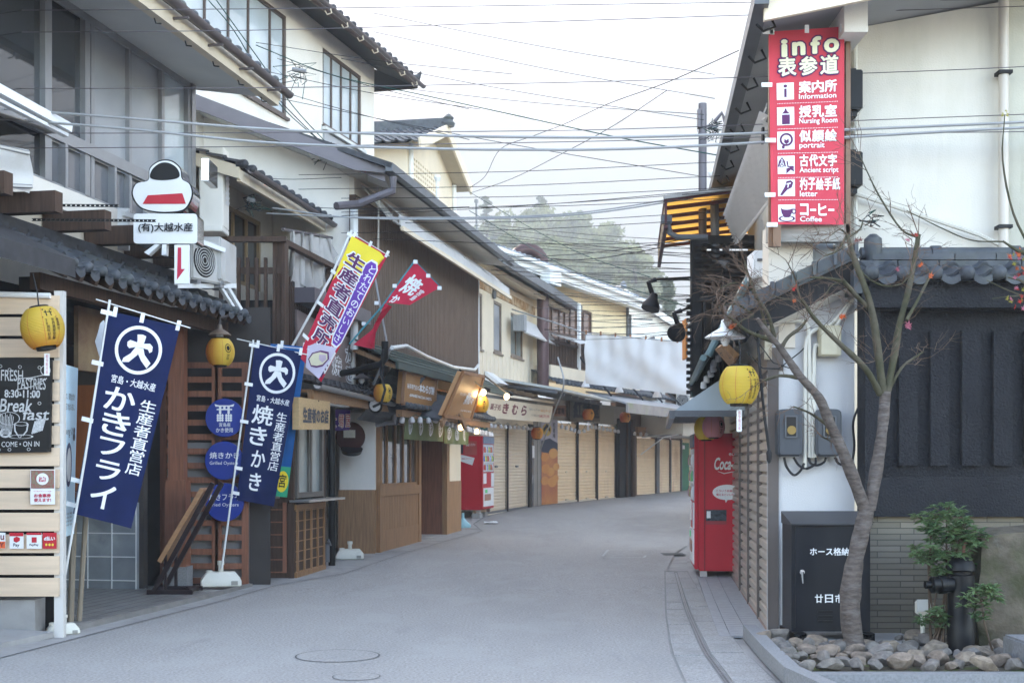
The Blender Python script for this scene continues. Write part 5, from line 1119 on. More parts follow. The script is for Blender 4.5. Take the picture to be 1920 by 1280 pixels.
# oyster flap at the foot of the banner
c5 = [at(573,688,15.72),at(598,710,15.8),at(632,652,15.95),at(578,640,15.75)]
f = MB().slab(*c5,.004); fl = t.part('oyster_flap',f,mat('lilac_print',(.5,.45,.55),.85),cl); qq = Q(*c5,.003)
l = MB(); shape(l,qq,[(.08,.35),(.2,.62),(.5,.8),(.8,.82),(.95,.62),(.85,.35),(.6,.22),(.3,.15)]); t.part('oyster_outline',l,m_plum,cl)
l = MB(); shape(l,qq,[(.13,.36),(.25,.6),(.5,.74),(.78,.75),(.89,.6),(.8,.4),(.58,.28),(.3,.2)],.001); t.part('oyster_print',l,mat('oyster_cream',(.6,.55,.38),.85),cl)
l = MB(); shape(l,qq,[(.5,.65),(.75,.7),(.84,.58),(.75,.45),(.55,.5)],.0015); t.part('oyster_lip',l,mat('oyster_pink',(.45,.35,.42),.85),cl)
# small red banner caught on its pole
c6 = [at(722,568,18.4),at(768,572,18.5),at(826,538,18.75),at(778,490,18.5)]
t = T('nobori_banner','small red banner with white brush characters twisted round a teal pole','banner',at(660,650,18.3),0,'tilted banners on slanting poles')
f = MB(); qq = Q(*c6,0); f.grid(lambda a,b: qq(a,b,.05*math.sin(a*3+b*2)*(1-b)), 12, 12); cl = t.part('cloth',f,m_redc,smooth=True)

def wv(a,b,e=0): return qq(a,b,.05*math.sin(a*3+b*2)*(1-b)+.006+e)
cq = wv
l = MB(); txt(l,'焼',cq,(.12,.30,.66,.80),.03); txt(l,'宮島',cq,(.70,.18,.88,.62),.02,True); txt(l,'か',cq,(.10,.02,.4,.22),.03); t.part('lettering',l,m_inkw,cl)
f = MB(); P0 = [(722,568),(712,590),(702,608),(690,640)]; P1 = [(735,575),(716,600),(704,625),(702,655)]
f.grid(lambda a,b: (lambda k,fr: at(*(V((*P0[k],0)).lerp(V((*P0[k+1],0)),fr).lerp(V((*P1[k],0)).lerp(V((*P1[k+1],0)),fr),b)).to_2d(),18.4-.1*math.sin(a*7+b*3)))(min(2,int(a*3)),a*3-min(2,int(a*3))), 15, 5)
t.part('twisted_tail',f,m_redc,smooth=True)
f = MB().slab(at(662,646,18.35),at(698,654,18.35),at(703,612,18.4),at(693,622,18.4),.005); t.part('loose_end',f,m_redc)
t.part('pole',MB().tube([at(779,487,18.5),at(720,570,18.4),at(655,645,18.2)],.014,8),mat('teal_pole',(.02,.2,.24),.5)); t.part('crossbar',MB().tube([at(776,487,18.5),at(828,540,18.75)],.008,6),mat('teal_rod',(.02,.2,.24),.5))
tb = MB()
for x,y in ((779,491),(803,517),(824,540),(740,536),(706,568),(682,607)): tb.box(at(x-4,y+3,18.35),at(x+4,y-3,18.38))
t.part('tab',tb,m_wht)
# ---- hanging signboards
t, q = flat_sign('arrow_sign','narrow white sign with a red down arrow under the fishery name plate','sign',px4(327,459,354,532,12.9),.05,m_wht)
l = MB(); shape(l,q,[(.24,.93),(.48,.93),(.48,.38),(.74,.38),(.18,.10)]); t.part('arrow',l,m_inkr)
t = T('fishery_sign','white rounded name plate with black brush characters and polished steel sides','sign',at(318,458,13.2))
def rr(c,rad,n=4):
    (x0,y0),(x1,y1) = c; P = []
    for cx,cy,a0 in ((x1-rad,y1-rad,270),(x1-rad,y0+rad,0),(x0+rad,y0+rad,90),(x0+rad,y1-rad,180)):
        for k in range(n+1): a = R(a0+90*k/n); P.append((cx+rad*math.cos(a), cy-rad*math.sin(a)))
    return P
P = [at(x,y,13.2) for x,y in rr(((251,401),(370,457)),6)][::1]
P = P if (P[1]-P[0]).cross(P[2]-P[1]).y < 0 else P[::-1]
pl = MB().poly(P,.28); t.part('steel_side',pl,m_chrome); fp = MB().poly([p+V((0,-.012,0)) for p in P],.01); t.part('face',fp,m_wht)
q = Q(at(251,457,13.17),at(370,457,13.17),at(370,401,13.17),at(251,401,13.17),.004); l = MB(); txt(l,'(有)大越水産',q,(.07,.36,.93,.70),.025); t.part('lettering',l,m_ink)
t.part('legs',MB().slab(at(270,473,13.2),at(278,478,13.2),at(300,458,13.2),at(290,458,13.2),.1).slab(at(303,478,13.2),at(311,478,13.2),at(312,458,13.2),at(304,458,13.2),.1), m_wht)
t.part('bracket',MB().box(at(223,470,13.6),at(241,390,13.55)).bar(at(232,400,13.5),at(420,470,14.6),.05),m_wht)
# plain stand-in for the cut-out figure board above it
t = T('figure_board','plain white cut out light box with polished sides above the fishery name plate','sign',at(320,400,13.2))
def smooth(P, n=5):
    o = []; k = len(P)
    for i in range(k):
        a,b,c_,d_ = P[i-1],P[i],P[(i+1)%k],P[(i+2)%k]
        for j in range(n): s_ = j/n; o.append(tuple(.5*((2*b[m])+(c_[m]-a[m])*s_+(2*a[m]-5*b[m]+4*c_[m]-d_[m])*s_*s_+(3*b[m]-a[m]-3*c_[m]+d_[m])*s_**3) for m in (0,1)))
    return o
P = smooth([(292,399),(262,390),(247,366),(254,345),(277,338),(281,315),(300,301),(322,301),(339,315),(343,335),(358,346),(362,368),(350,392),(330,399)])
P = [at(x,y,13.2) for x,y in P]; P = P if sum(((a.x*b.z-b.x*a.z) for a,b in zip(P,P[1:]+P[:1]))) > 0 else P[::-1]
t.part('steel_side',MB().poly(P,.3),m_chrome); c = sum(P,V())/len(P)
t.part('outline',MB().poly([p+V((0,-.006,0)) for p in P],.004),m_black); t.part('face',MB().poly([c+(p-c)*.95+V((0,-.014,0)) for p in P],.006),m_wht)
t.part('dark_panel',MB().poly([c+(at(x,y,13.2)-c)*.94+V((0,-.02,0)) for x,y in smooth([(338,332),(335,315),(319,304),(301,304),(285,317),(282,334),(310,338)])],.004),m_black)
t.part('red_panel',MB().poly([c+(at(x,y,13.2)-c)*.94+V((0,-.02,0)) for x,y in [(266,385),(352,385),(345,364),(276,368)]],.004),m_red)
t.part('side_box',MB().box(at(378,338,13.2),at(408,314,13.6)),m_chrome)
# perforated steel strips
for x0,x1,y,lab in ((-40,222,384,'upper black perforated steel strip reaching out from the beam ends'),(60,292,412,'lower black perforated steel strip reaching out from the beam ends')):
    b = MB().bar(at(x0,y-2,11.6),at(x1,y,12.6),.012,.006).bar(at(x0,y+2,11.6),at(x1,y+4,12.6),.012,.006)
    a0, a1 = at(x0,y-2,11.6), at(x1,y,12.6); b0, b1 = at(x0,y+2,11.6), at(x1,y+4,12.6)
    for i in range(28): k = (i+.5)/28; b.bar(a0.lerp(a1,k),b0.lerp(b1,k),.03,.006)
    solo('steel_strip',lab,'bracket',b,m_black,'perforated steel strips')
# white sliding awning and rolled canvas at the top left
t = T('sun_awning','white awning rail sloping in at the left edge upstairs','awning',at(60,250,11.3))
t.part('rail',MB().bar(at(-60,138,10.9),at(128,241,12.0),.10,.08).bar(at(-60,160,10.9),at(124,254,12.0),.06,.03),m_wht); t.part('cloth',MB().slab(at(-60,190,11.2),at(110,246,12.1),at(90,248,12.6),at(-60,205,12.0),.01),m_canvgrey)
t = T('rolled_canvas','grimy rolled beige canvas hanging at the left edge below the upstairs window','awning',at(20,350,11.2))
f = MB().grid(lambda a,b: at(-60+118*a,(262+22*a)+(80-18*(1-a))*b,11.2+.35*a)-V((0,.06*math.sin(b*5+a*2),0)),10,8); t.part('cloth',f,m_canvas,smooth=True); t.part('rod',MB().tube([at(-60,262,11.15),at(55,287,11.5)],.02,6).tube([at(-60,344,11.1),at(60,350,11.5)],.02,6),m_alu)
# air conditioners
m_acb = stain(mat('aged_ivory_case',(.50,.49,.47),.5,.05,4),(.36,.34,.30),2.5,.5,.7)
def ac(lab, c, s=1.0, rz=0, group='outdoor air conditioning units'):
    t = T('air_conditioner', lab, 'air conditioner', c, rz, group); M = t.o.matrix_basis
    t.part('case', MB().box((-.38*s,-.14*s,0),(.38*s,.14*s,.58*s),M), m_acb, bevel=.015); g = MB()
    for k in range(5): P = [M @ V((-.12*s+math.cos(a)*(.05+.04*k)*s,-.15*s,.29*s+math.sin(a)*(.05+.04*k)*s)) for a in [2*math.pi*i/18 for i in range(19)]]; g.tube(P,.008*s,4)
    t.part('fan_opening', MB().lathe([(.24*s,0),(.24*s,.004)], M @ V((-.12*s,-.141*s,.29*s)), M @ V((-.12*s,-1,.29*s)), 24), m_black); t.part('grille', g, m_acb); t.part('foot', MB().box((-.3*s,-.16*s,-.05*s),(-.22*s,.16*s,0),M).box((.22*s,-.16*s,-.05*s),(.3*s,.16*s,0),M), m_alu); return t
p = at(378,530,14.5); ac('outdoor unit partly behind the arrow sign on the wall bracket', p, .8, 1.15)
p = at(410,532,14.9); t = ac('white outdoor unit at the end of the wall bracket beside the balcony', p, .85, 1.5+math.pi)
solo('wall_bracket','white steel wall bracket carrying the two outdoor units above the tile eave','bracket',MB().bar(at(330,536,14.0),at(440,536,15.1),.05).bar(at(412,536,14.8),at(446,590,15.2),.04).bar(at(425,536,14.95),at(456,588,15.25),.04).bar(at(340,536,14.5),at(440,534,15.5),.05),m_wht)
# round blue discs
tor = [(.1,.86),(.9,.86),(.84,.8),(.16,.8)]
for i,(cx,cy,a,b) in enumerate(((421,783,'宮島産','かき使用'),(420,863,'焼きかき','Grilled Oysters'),(421,941,'かきフライ','Fried Oysters'))):
    lab = ('top round blue disc with a white shrine gate on the lattice','middle round blue disc for grilled oysters on the lattice','lowest round blue disc for fried oysters on the lattice')[i]
    O = at(cx,cy,15.22); t = T('round_sign',lab,'sign',O,0,'round blue discs on the lattice'); r = 36/FPX*15.22
    t.part('disc',MB().lathe([(r,-.03),(r,0),(r*.98,.004)],O,O+V((0,-1,0)),40),mat('cobalt_sign',(.008,.03,.24),.45,.05),smooth=True)
    q = Q(O+V((-r,0,-r)),O+V((r,0,-r)),O+V((r,0,r)),O+V((-r,0,r)),.008); l = MB()
    if i == 0:
        shape(l,q,[(.24,.86),(.36,.825),(.64,.825),(.76,.86),(.73,.79),(.27,.79)]); rect2(l,q,(.3,.70,.7,.735)); rect2(l,q,(.36,.6,.42,.8)); rect2(l,q,(.58,.6,.64,.8)); rect2(l,q,(.47,.735,.53,.79))
        for x in (.39,.61): 
            for k in range(3): rect2(l,q,(x-.09,.42+.06*k,x+.09,.455+.06*k))
            for dx in (-.06,0,.06): rect2(l,q,(x+dx-.015,.40,x+dx+.015,.6),.0005)
        txt(l,a,q,(.36,.27,.66,.37),.01); txt(l,b,q,(.28,.12,.72,.24),.01)
    else: txt(l,a,q,(.13 if i==1 else .1,.55,.9,.72),.012); txt(l,b,q,(.13,.37,.87,.48),.0)
    t.part('lettering',l,m_inkw)
# menu easel
t = T('menu_easel','dark folding easel holding a plain wooden menu board seen edge on','easel',(-3.65,14.4,.06))
O = V((-3.6,14.3,.06)); e = MB()
lo, hi = at(300,1085,14.3), at(408,905,14.3)
for dy in (-.22,.22): e.bar(V((lo.x,14.3+dy,.10)),V((hi.x,14.3+dy,hi.z)),.05,.05); e.bar(V((lo.x-.08,14.3+dy,.085)),V((lo.x+.42,14.3+dy,.085)),.05,.05); e.bar(V((lo.x+.12,14.3+dy,.10)),V((lo.x+.12,14.3+dy,.55)),.03,.03)
e.bar(V((lo.x+.0,14.08,.1)),V((lo.x,14.52,.1)),.05,.05).bar(V((lo.x+.36,14.08,.1)),V((lo.x+.36,14.52,.1)),.05,.05)
t.part('frame',e,mat('black_brown_wood',(.022,.014,.016),.45))
a0, a1 = at(313,1052,14.3), at(392,918,14.3); n = V((a1.z-a0.z,0,a0.x-a1.x)).normalized()*.05
b = MB().add([V((a0.x,14.06,a0.z)),V((a0.x,14.54,a0.z)),V((a1.x,14.54,a1.z)),V((a1.x,14.06,a1.z))]+[p-n for p in (V((a0.x,14.06,a0.z)),V((a0.x,14.54,a0.z)),V((a1.x,14.54,a1.z)),V((a1.x,14.06,a1.z)))],[(0,1,2,3),(7,6,5,4),(0,4,5,1),(1,5,6,2),(2,6,7,3),(3,7,4,0)])
t.part('board',b,mat('honey_board',(.36,.19,.09),.5,.15,3,st=(4,4,14)))
# folding glass screen
t = T('glass_screen','low glass draught screen standing on the deck of the oyster shop','screen',L1(1.0,1.3,.06))
gm = bpy.data.materials.new('clear_screen_glass'); gm.use_nodes = True; _P = gm.node_tree.nodes['Principled BSDF']; _P.inputs['Transmission Weight'].default_value = .9; _P.inputs['Roughness'].default_value = .08; _P.inputs['Base Color'].default_value = (.6,.75,.8,1); _P.inputs['IOR'].default_value = 1.1
t.part('pane',MB().box((.5,1.28,.08),(1.35,1.29,1.0),L1),gm); t.part('frame',MB().box((1.35,1.27,.06),(1.37,1.3,1.0),L1).box((.5,1.27,.06),(1.37,1.3,.08),L1),m_alu)
# white hanging characters (metal logo plate) by the first banner
solo('shop_crest','white cut out crest plate hung behind the first banner pole','sign',MB().poly([at(x,y,11.7) for x,y in ((183,625),(178,640),(186,668),(193,680),(200,665),(206,650),(200,628),(194,600),(188,606))][::1] if True else [],.02),m_wht)
# wooden hanging sign over the kiosk
t, q = flat_sign('kiosk_sign','thick pale wooden signboard with black brush characters above the kiosk window','sign',[L2.q(560,805,-.3),L2.q(618,805,-.3),L2.q(619,753,-.3),L2.q(560,744,-.3)],.08,mat('pale_signboard_wood',(.52,.35,.17),.6,.12,3,st=(6,6,14)))
l = MB(); txt(l,'生産者のお店',q,(.12,.2,.95,.72),.05); t.part('lettering',l,m_inkg)
solo('strip_light','white strip lamp fixed beneath the kiosk gutter','lamp',MB().box((.25,-.25,2.28),(1.6,-.12,2.33),L2).box((.3,-.22,2.33),(1.5,-.16,2.4),L2),m_wht)
# brown oyster board with white rounded characters
t, q = flat_sign('oyster_board','brown board with white bubble characters fixed to the slatted balcony','sign',[L2.q(560,712,.12),L2.q(667,731,.12),L2.q(668,640,.12),L2.q(557,580,.12)],.03,mat('mushroom_brown_board',(.20,.15,.135),.6,.06))
l = MB(); l2 = MB(); 
for ch,(a,b,x,y) in (('焼',(.55,.2,.72,.55)),('が',(.79,.5,.98,.85)),('き',(.80,.12,.98,.46))): txt(l,ch,q,(a-.01,b-.015,x+.01,y+.015),.09); txt(l2,ch,q,(a,b,x,y),.0,e=.002)
t.part('lettering_outline',l,m_inkw); t.part('lettering',l2,mat('brown_print',(.16,.12,.11)))
# purple noren
t = T('door_curtain','purple split door curtain with red and white characters at the kiosk entry','door curtain',L2(2.0,.3,1.9))
c = [L2.q(619,808,.1),L2.q(655,806,.2),L2.q(656,768,.2),L2.q(619,766,.1)]; f = MB(); cloth(f,c,.015,3,24,6); cl = t.part('cloth',f,mat('violet_cloth',(.07,.02,.22),.85,.1,tr=.15),smooth=True); q = wavemap(c,.015,3,0,.006)
l = MB(); l2 = MB()
for i,ch in enumerate('牡蠣屋'): txt(l,ch,q,(.0+.35*i,.12,.31+.35*i,.8),.05); txt(l2,ch,q,(.02+.35*i,.15,.29+.35*i,.77),.0,e=.003)
t.part('lettering_outline',l,m_inkw,cl); t.part('lettering',l2,m_inkr,cl); t.part('rod',MB().tube([L2.q(616,765,.1),L2.q(660,768,.2)],.01,6),m_wire)
# round dark red board with pan
t = T('round_plaque','round dark red lacquered plaque with a black pan under it beside the entry','sign',at(652,850,18.9)); O = at(657,818,19.8)
t.part('disc',MB().lathe([(.21,-.03),(.23,0),(.21,.03)],O,O+V((0,-1,0)),28),mat('dark_red_lacquer',(.06,.015,.012),.35)); t.part('pan',MB().lathe([(.05,-.06),(.15,-.03),(.17,.03),(.16,.03)],O+V((0.03,-.08,-.22)),O+V((.1,-.5,.8)),20),m_black); t.part('plate',MB().box(O+V((-.1,-.05,-.02)),O+V((.08,-.035,.1))),m_wplas)
t = T('flood_lamp','black floodlight with a clear lens above the entry','lamp',at(700,760,18.9)); O = at(703,760,18.8)
t.part('housing',MB().lathe([(.06,-.16),(.1,-.06),(.12,0),(.11,0)],O,O+V((-.3,-1,-.25)),20),m_black,smooth=True); t.part('lens',MB().lathe([(.1,-.02),(.08,.01),(.02,.02)],O,O+V((-.3,-1,-.25)),20),m_wht,smooth=True)
t = T('spot_lamp','small black lamp beside the pale kiosk signboard','lamp',at(556,757,16.2)); O = at(556,757,16.2)
t.part('housing',MB().lathe([(.03,-.12),(.09,-.06),(.11,0),(.09,.04),(.04,.05)],O,O+V((-1,-.4,-.1)),18),m_black,smooth=True); t.part('arm',MB().tube([O+V((.1,.05,0)),O+V((.25,.2,.05))],.012,6),m_wire)
# sweets shop signs
m_sgw = mat('caramel_signboard',(.36,.18,.06),.5,.06,3,st=(2,2,14))
c = [at(754,756,19.6),at(815,768,21.4),at(818,711,21.4),at(759,696,19.6)]
t, q = flat_sign('shop_sign','square caramel wooden sign with white lettering above the sweets shop gablet','sign',c,.1,m_sgw,'caramel wooden shop signs')
fr = MB(); 
for a,b in ((0,1),(1,2),(2,3),(3,0)): fr.bar(V(c[a])+V((0,-.02,0)),V(c[b])+V((0,-.02,0)),.04,.05)
t.part('frame',fr,mat('sign_frame_wood',(.22,.10,.04),.5)); l = MB(); txt(l,'抹茶専門店の',q,(.10,.50,.45,.66),.02); txt(l,'本わらび餅',q,(.46,.46,.95,.74),.045); txt(l,'-JAPANESE MACCHA SWEETS-',q,(.18,.24,.88,.36),.04); t.part('lettering',l,m_inkw)
c = [at(832,780,20.8),at(882,787,22.8),at(907,706,23.2),at(868,698,21.2)]
t, q = flat_sign('shop_sign','leaning caramel wooden sign lit warm by a lamp above the white pier','sign',c,.1,mat('glowing_signboard',(.42,.20,.06),.5,.06,3),'caramel wooden shop signs')
fr = MB()
for a,b in ((0,1),(1,2),(2,3),(3,0)): fr.bar(V(c[a])+V((0,-.02,0)),V(c[b])+V((0,-.02,0)),.04,.05)
t.part('frame',fr,mat('sign_frame_wood2',(.28,.12,.04),.5)); l = MB(); txt(l,'和の心を届ける',q,(.24,.50,.5,.57)); txt(l,'茶和々',q,(.5,.32,.86,.52),.02,shear=.15); txt(l,'茶',q,(.52,.44,.72,.6),.02); txt(l,'s a w a w a',q,(.5,.16,.92,.2),.01); t.part('lettering',l,m_inkw)
# lit sign lamps on arms
def armlamp(lab, a, b, lit):
    t = T('arm_lamp', lab, 'lamp', a, 0, 'bulb lamps on black arms'); t.part('arm', MB().tube([a,b],.016,6), m_wire); B = V(b)
    t.part('socket', MB().lathe([(.03,0),(.045,.04),(.035,.12),(.02,.13)], B, B+V((.7,.3,-.1)), 12), m_black)
    t.part('bulb', MB().lathe([(.02,0),(.045,.02),(.055,.06),(.045,.1),(.02,.12)], B+V((0,0,-.02)), B+V((-.1,-.5,-.6)), 16), mat('lit_bulb',(.9,.8,.6),.3,em=(1,.72,.4),es=1.0 if lit else .0), smooth=True)
    if lit:
        pl_ = bpy.data.lights.new('bulb_light','POINT'); po = bpy.data.objects.new('bulb_light',pl_); COL.objects.link(po); pl_.energy = 1.6; pl_.color = (1,.68,.34); pl_.shadow_soft_size = .06; po.parent = t.o; po.location = B+V((-.05,-.12,-.12))-V(a)
armlamp('clear bulb lamp whose black arm crosses the glowing sign', at(862,693,21.5), at(907,729,23.2), True)
armlamp('lit bulb lamp on the further black arm beyond the glowing sign', at(908,704,23.5), at(951,737,24.6), True)
# sign light: warm wash on the tilted sign
# green door curtain
t = T('door_curtain','light green split door curtain with white oval crests over the sweets shop front','door curtain',L3(.3,-.35,1.9))
for (a,b,z0,z1) in ((.05,2.55,1.88,2.32),(2.6,4.5,1.85,2.24)):
    c = [L3(a,-.42,z0),L3(b,-.42,z0),L3(b,-.42,z1),L3(a,-.42,z1)]; f = MB(); cloth(f,c,.02,4,40,6); cl = t.part('cloth',f,mat('moss_green_cloth',(.21,.245,.11),.85,.08,tr=.25),smooth=True); q = wavemap(c,.02,4,0,.008); l = MB()
    for k in range(4 if a < 1 else 3): cx = (.14+.26*k) if a < 1 else (.2+.3*k); ell(l,q,(cx,.48),.055,.3,rin=.8); txt(l,'茶',q,(cx-.03,.4,cx+.03,.68),.02); txt(l,'和',q,(cx-.03,.22,cx+.03,.42),.02)
    t.part('lettering',l,m_inkw,cl)
t.part('rod',MB().tube([L3(0,-.42,2.33),L3(4.6,-.42,2.26)],.012,6),m_wire)
# strings of small bulbs
def bulb_string(lab, pts, n, r, sag, seed, lit=()):
    rg = random.Random(seed); pts = [V(p) for p in pts]; t = T('light_string', lab, 'light string', pts[0], 0, 'strings of small bulbs'); cp = []; L = [0]
    for a, b in zip(pts, pts[1:]): L.append(L[-1]+(b-a).length)
    def P(s):
        for i in range(len(pts)-1):
            if s <= L[i+1]+1e-6: return pts[i].lerp(pts[i+1], (s-L[i])/(L[i+1]-L[i]))
        return pts[-1]
    m = 4*n; cp = [P(L[-1]*i/m)-V((0,0,sag*abs(math.sin(math.pi*i/8)))) for i in range(m+1)]
    t.part('cable', MB().tube(cp,.006,4), m_wiregr)
    for i in range(n):
        c = cp[4*i+2]; ax = V((rg.uniform(-.3,.3),rg.uniform(-.3,.3),-1)); b = MB().lathe([(r*.35,0),(r*.75,r*.35),(r*.9,r*1.6),(r*.75,r*1.9),(r*.2,r*2.0)], c, c+ax, 10)
        t.part('bulb', b, m_bulbl if i in lit else m_bulb, smooth=True)
m_bulb = mat('frosted_bulb',(.62,.60,.60),.4,.05); m_bulbl = mat('lit_frosted_bulb',(.9,.8,.6),.4,em=(1,.6,.25),es=1.2)
bulb_string('string of white bell bulbs under the sweets shop tile eave', [L3(-.55,-.5,2.25),L3(1.0,-.75,2.30),L3(2.3,-.75,2.22),L3(5.9,-.6,2.16)], 20, .05, .05, 1, (9,14))
bulb_string('string of small bulbs under the confectioner sign', [L4.q(915,790,-.4),L4.q(1000,797,-.4)], 10, .05, .06, 2)
bulb_string('looped string of small bulbs over the three cream shutters', [L5.q(1050,788,-.4),L5.q(1090,800,-.4),L5.q(1110,790,-.4),L5.q(1162,800,-.4)], 15, .06, .14, 3)
bulb_string('string of small bulbs over the last shutters under the cream awning', [L5.q(1185,805,-.4),L5.q(1285,812,-.4)], 10, .06, .1, 4)
bulb_string('hanging string of white bulbs beside the copper tiled pent roof', [at(1362,640,14.5),at(1345,665,14.8),at(1327,700,15.2),at(1316,720,15.4)], 8, .045, 0, 5)
bulb_string('pair of white bulbs dangling at the corner of the slatted house', [at(1297,735,17.2),at(1299,775,17.2)], 2, .05, 0, 6)
# confectioner sign
c = [at(905,782,29.5),at(1031,792,34.5),at(1037,762,34.5),at(912,745,29.5)]
t, q = flat_sign('confectioner_sign','long cream sign with maroon brush characters over the first shutters','sign',c,.12,mat('cream_signboard',(.74,.62,.45),.6,.04))
l = MB(); txt(l,'菓子処',q,(.07,.42,.215,.75),.02); 
for i,ch in enumerate('きむら'): txt(l,ch,q,(.235+.135*i,.28,.32+.135*i,.85),.04)
t.part('lettering',l,m_inkm); l = MB(); txt(l,'生地のシフォンケーキの',q,(.62,.62,.79,.74)); txt(l,'パイで焼き上げた',q,(.67,.30,.79,.42)); t.part('small_lettering',l,m_inkg)
l = MB(); txt(l,'もみじチーズ',q,(.80,.60,.97,.78),.03); t.part('orange_lettering',l,mat('orange_lettering',(.7,.3,.05))); l = MB(); txt(l,'もみじアップル',q,(.80,.26,.97,.46),.03); t.part('red_lettering',l,m_inkr); t.part('lamp_rail',MB().bar(V(c[3])+V((0,-.15,.1)),V(c[2])+V((0,-.15,.1)),.06,.05),m_cream)
t, q = flat_sign('small_poster','small blue and yellow food poster at the end of the sweets shop eave','poster',px4(900,770,915,808,27.5),.02,m_wht); l = MB(); rect2(l,q,(.02,.02,.98,.55)); t.part('print',l,mat('teal_print',(.06,.13,.13))); l = MB(); ell(l,q,(.6,.28),.3,.14,.001); t.part('fruit_print',l,mat('yellow_fruit',(.6,.45,.1))); l = MB(); txt(l,'レモンソフト',q,(.1,.65,.95,.85),.02); t.part('lettering',l,mat('blue_lettering',(.05,.12,.5)))
# fruit poster door
c = [L5.q(1015,946,-.02),L5.q(1045.5,943,-.02),L5.q(1045.5,787,-.02),L5.q(1015,786,-.02)]
t, q = flat_sign('fruit_poster','tall poster of orange fruit with a gold crest beside the cream shutters','poster',c,.03,mat('lilac_poster',(.36,.33,.38),.6,.04))
l = MB(); rect2(l,q,(0,0,1,.64)); t.part('photo',l,mat('orange_photo',(.36,.09,.03),.6,.4,1.6,c2=(.55,.22,.06))); l = MB(); shape(l,q,[(0,.62),(1,.58),(1,.72),(.5,.78),(0,.75)],.002); t.part('indigo_cloth',l,mat('indigo_print',(.03,.035,.06)))
l = MB()
for a,b,r in ((.2,.56,.24),(.72,.60,.28),(.25,.42,.26),(.55,.38,.24),(.2,.28,.24),(.65,.26,.28),(.9,.44,.2),(.85,.3,.2)): ell(l,q,(a,b),r,r*.22,.004+.002*b,18)
l.v = [p for p in l.v]; t.part('fruit_print',l,mat('fruit_orange',(.52,.17,.03),.6,.3,1.2,c2=(.62,.30,.08)))
l = MB(); ell(l,q,(.33,.88),.28,.075,.001); t.part('gold_crest',l,mat('gold_print',(.42,.28,.06))); l = MB(); txt(l,'松富庵',q,(.68,.78,.86,.97),.01,True); stroke(l,q,[(.12,.87),(.33,.93),(.54,.87)],.05,.002); t.part('lettering',l,m_ink)
# raised black letters over the shutters (read from the photo: abstract shopfront characters)
t = T('letter_sign','row of raised black characters on the grey board over the cream shutters','sign',L5(2.6,-.2,2.9)); qq = Q(L5.q(1071,787,-.15),L5.q(1124,787,-.15),L5.q(1124,752,-.15),L5.q(1071,748,-.15),.02)
b = MB(); txt(b,'紅葉堂',qq,(.05,.06,.97,.95),.05); t.part('lettering',b,m_ink); t.part('board',MB().slab(L5.q(1068,790,-.12),L5.q(1125,790,-.12),L5.q(1125,750,-.12),L5.q(1068,746,-.12),.03),mat('umber_board',(.13,.105,.08),.7))
t, q = flat_sign('shaped_sign','brown shaped wooden hanging sign beside the confectioner sign','sign',px4(1036,760,1061,780,37),.05,mat('russet_wood',(.25,.12,.07),.6)); l = MB(); txt(l,'松富庵',q,(.1,.2,.9,.8),.02); t.part('lettering',l,m_ink)
# white cloth strung across the street
c = [at(1098,719,29.0),at(1301,742,27.0),at(1301,643,27.0),at(1099,624,29.0)]; q = Q(*c,0)
t = T('street_cloth','large plain white cloth strung across the street high under the wires','cloth',at(1200,755,27))
def fold(a,b): return q(a, b-.015*abs(math.sin(math.pi*a*7))*(b), .05*math.sin(a*9+b*4)*(.3+.7*(1-b))+.03*math.sin(a*23-b*7)+.018*math.sin(a*44+2*b)*b+.025*math.sin(a*14+b*11)*(1-b))
t.part('cloth', MB().grid(fold,90,24), m_sheet, smooth=True)
t.part('rope', MB().tube([at(1085,622,29.2),at(1200,634,28),at(1310,643,26.9)],.012,5).tube([at(1098,624,29.0),at(1099,719,29.0)],.012,5), m_wireg)
h = MB()
for i in range(8): p = q(i/7,1); h.box(p+V((-.02,-.03,-.03)),p+V((.02,.0,.06)))
t.part('clip', h, mat('rusty_clip',(.3,.12,.04)))
for (px,py,d,lab) in ((1098,718,30,'small white bell lamp left beneath the hanging cloth'),(1161,728,29,'small white bell lamp in the middle beneath the hanging cloth'),(1232,737,28,'small white bell lamp right beneath the hanging cloth')):
    O = at(px,py+6,d); t = T('bell_lamp',lab,'lamp',O,0,'white bell lamps under the cloth'); t.part('shade',MB().lathe([(.1,-.02),(.09,.03),(.05,.1),(.02,.16)],O,None,14),m_wht,smooth=True); t.part('cord',MB().tube([O+V((0,0,.15)),O+V((0,0,.9))],.006,4),m_wire)
# brown chimney pipe
pts = [L4(7.0,.1,3.5),L4(7.0,.1,8.0)]; cxy = at(1018,868,36.0); arc = [V((cxy.x-.42+.42*math.cos(a),cxy.y-.3*0,7.1+.42*math.sin(a))) for a in [math.pi*k/8 for k in range(9)]]
arc = [V((p.x,cxy.y,p.z)) for p in arc]
mb = MB().tube([V((cxy.x,cxy.y,3.6))]+arc+[arc[-1]+V((-.05,0,-.25))],.17,16)
t = T('flue_pipe','fat brown flue pipe with a hooked top between the cream and yellow houses','flue',(cxy.x,cxy.y,3.6)); t.part('pipe',mb,mat('brown_flue_steel',(.10,.06,.06),.35,.1,3,m=.3),smooth=True)
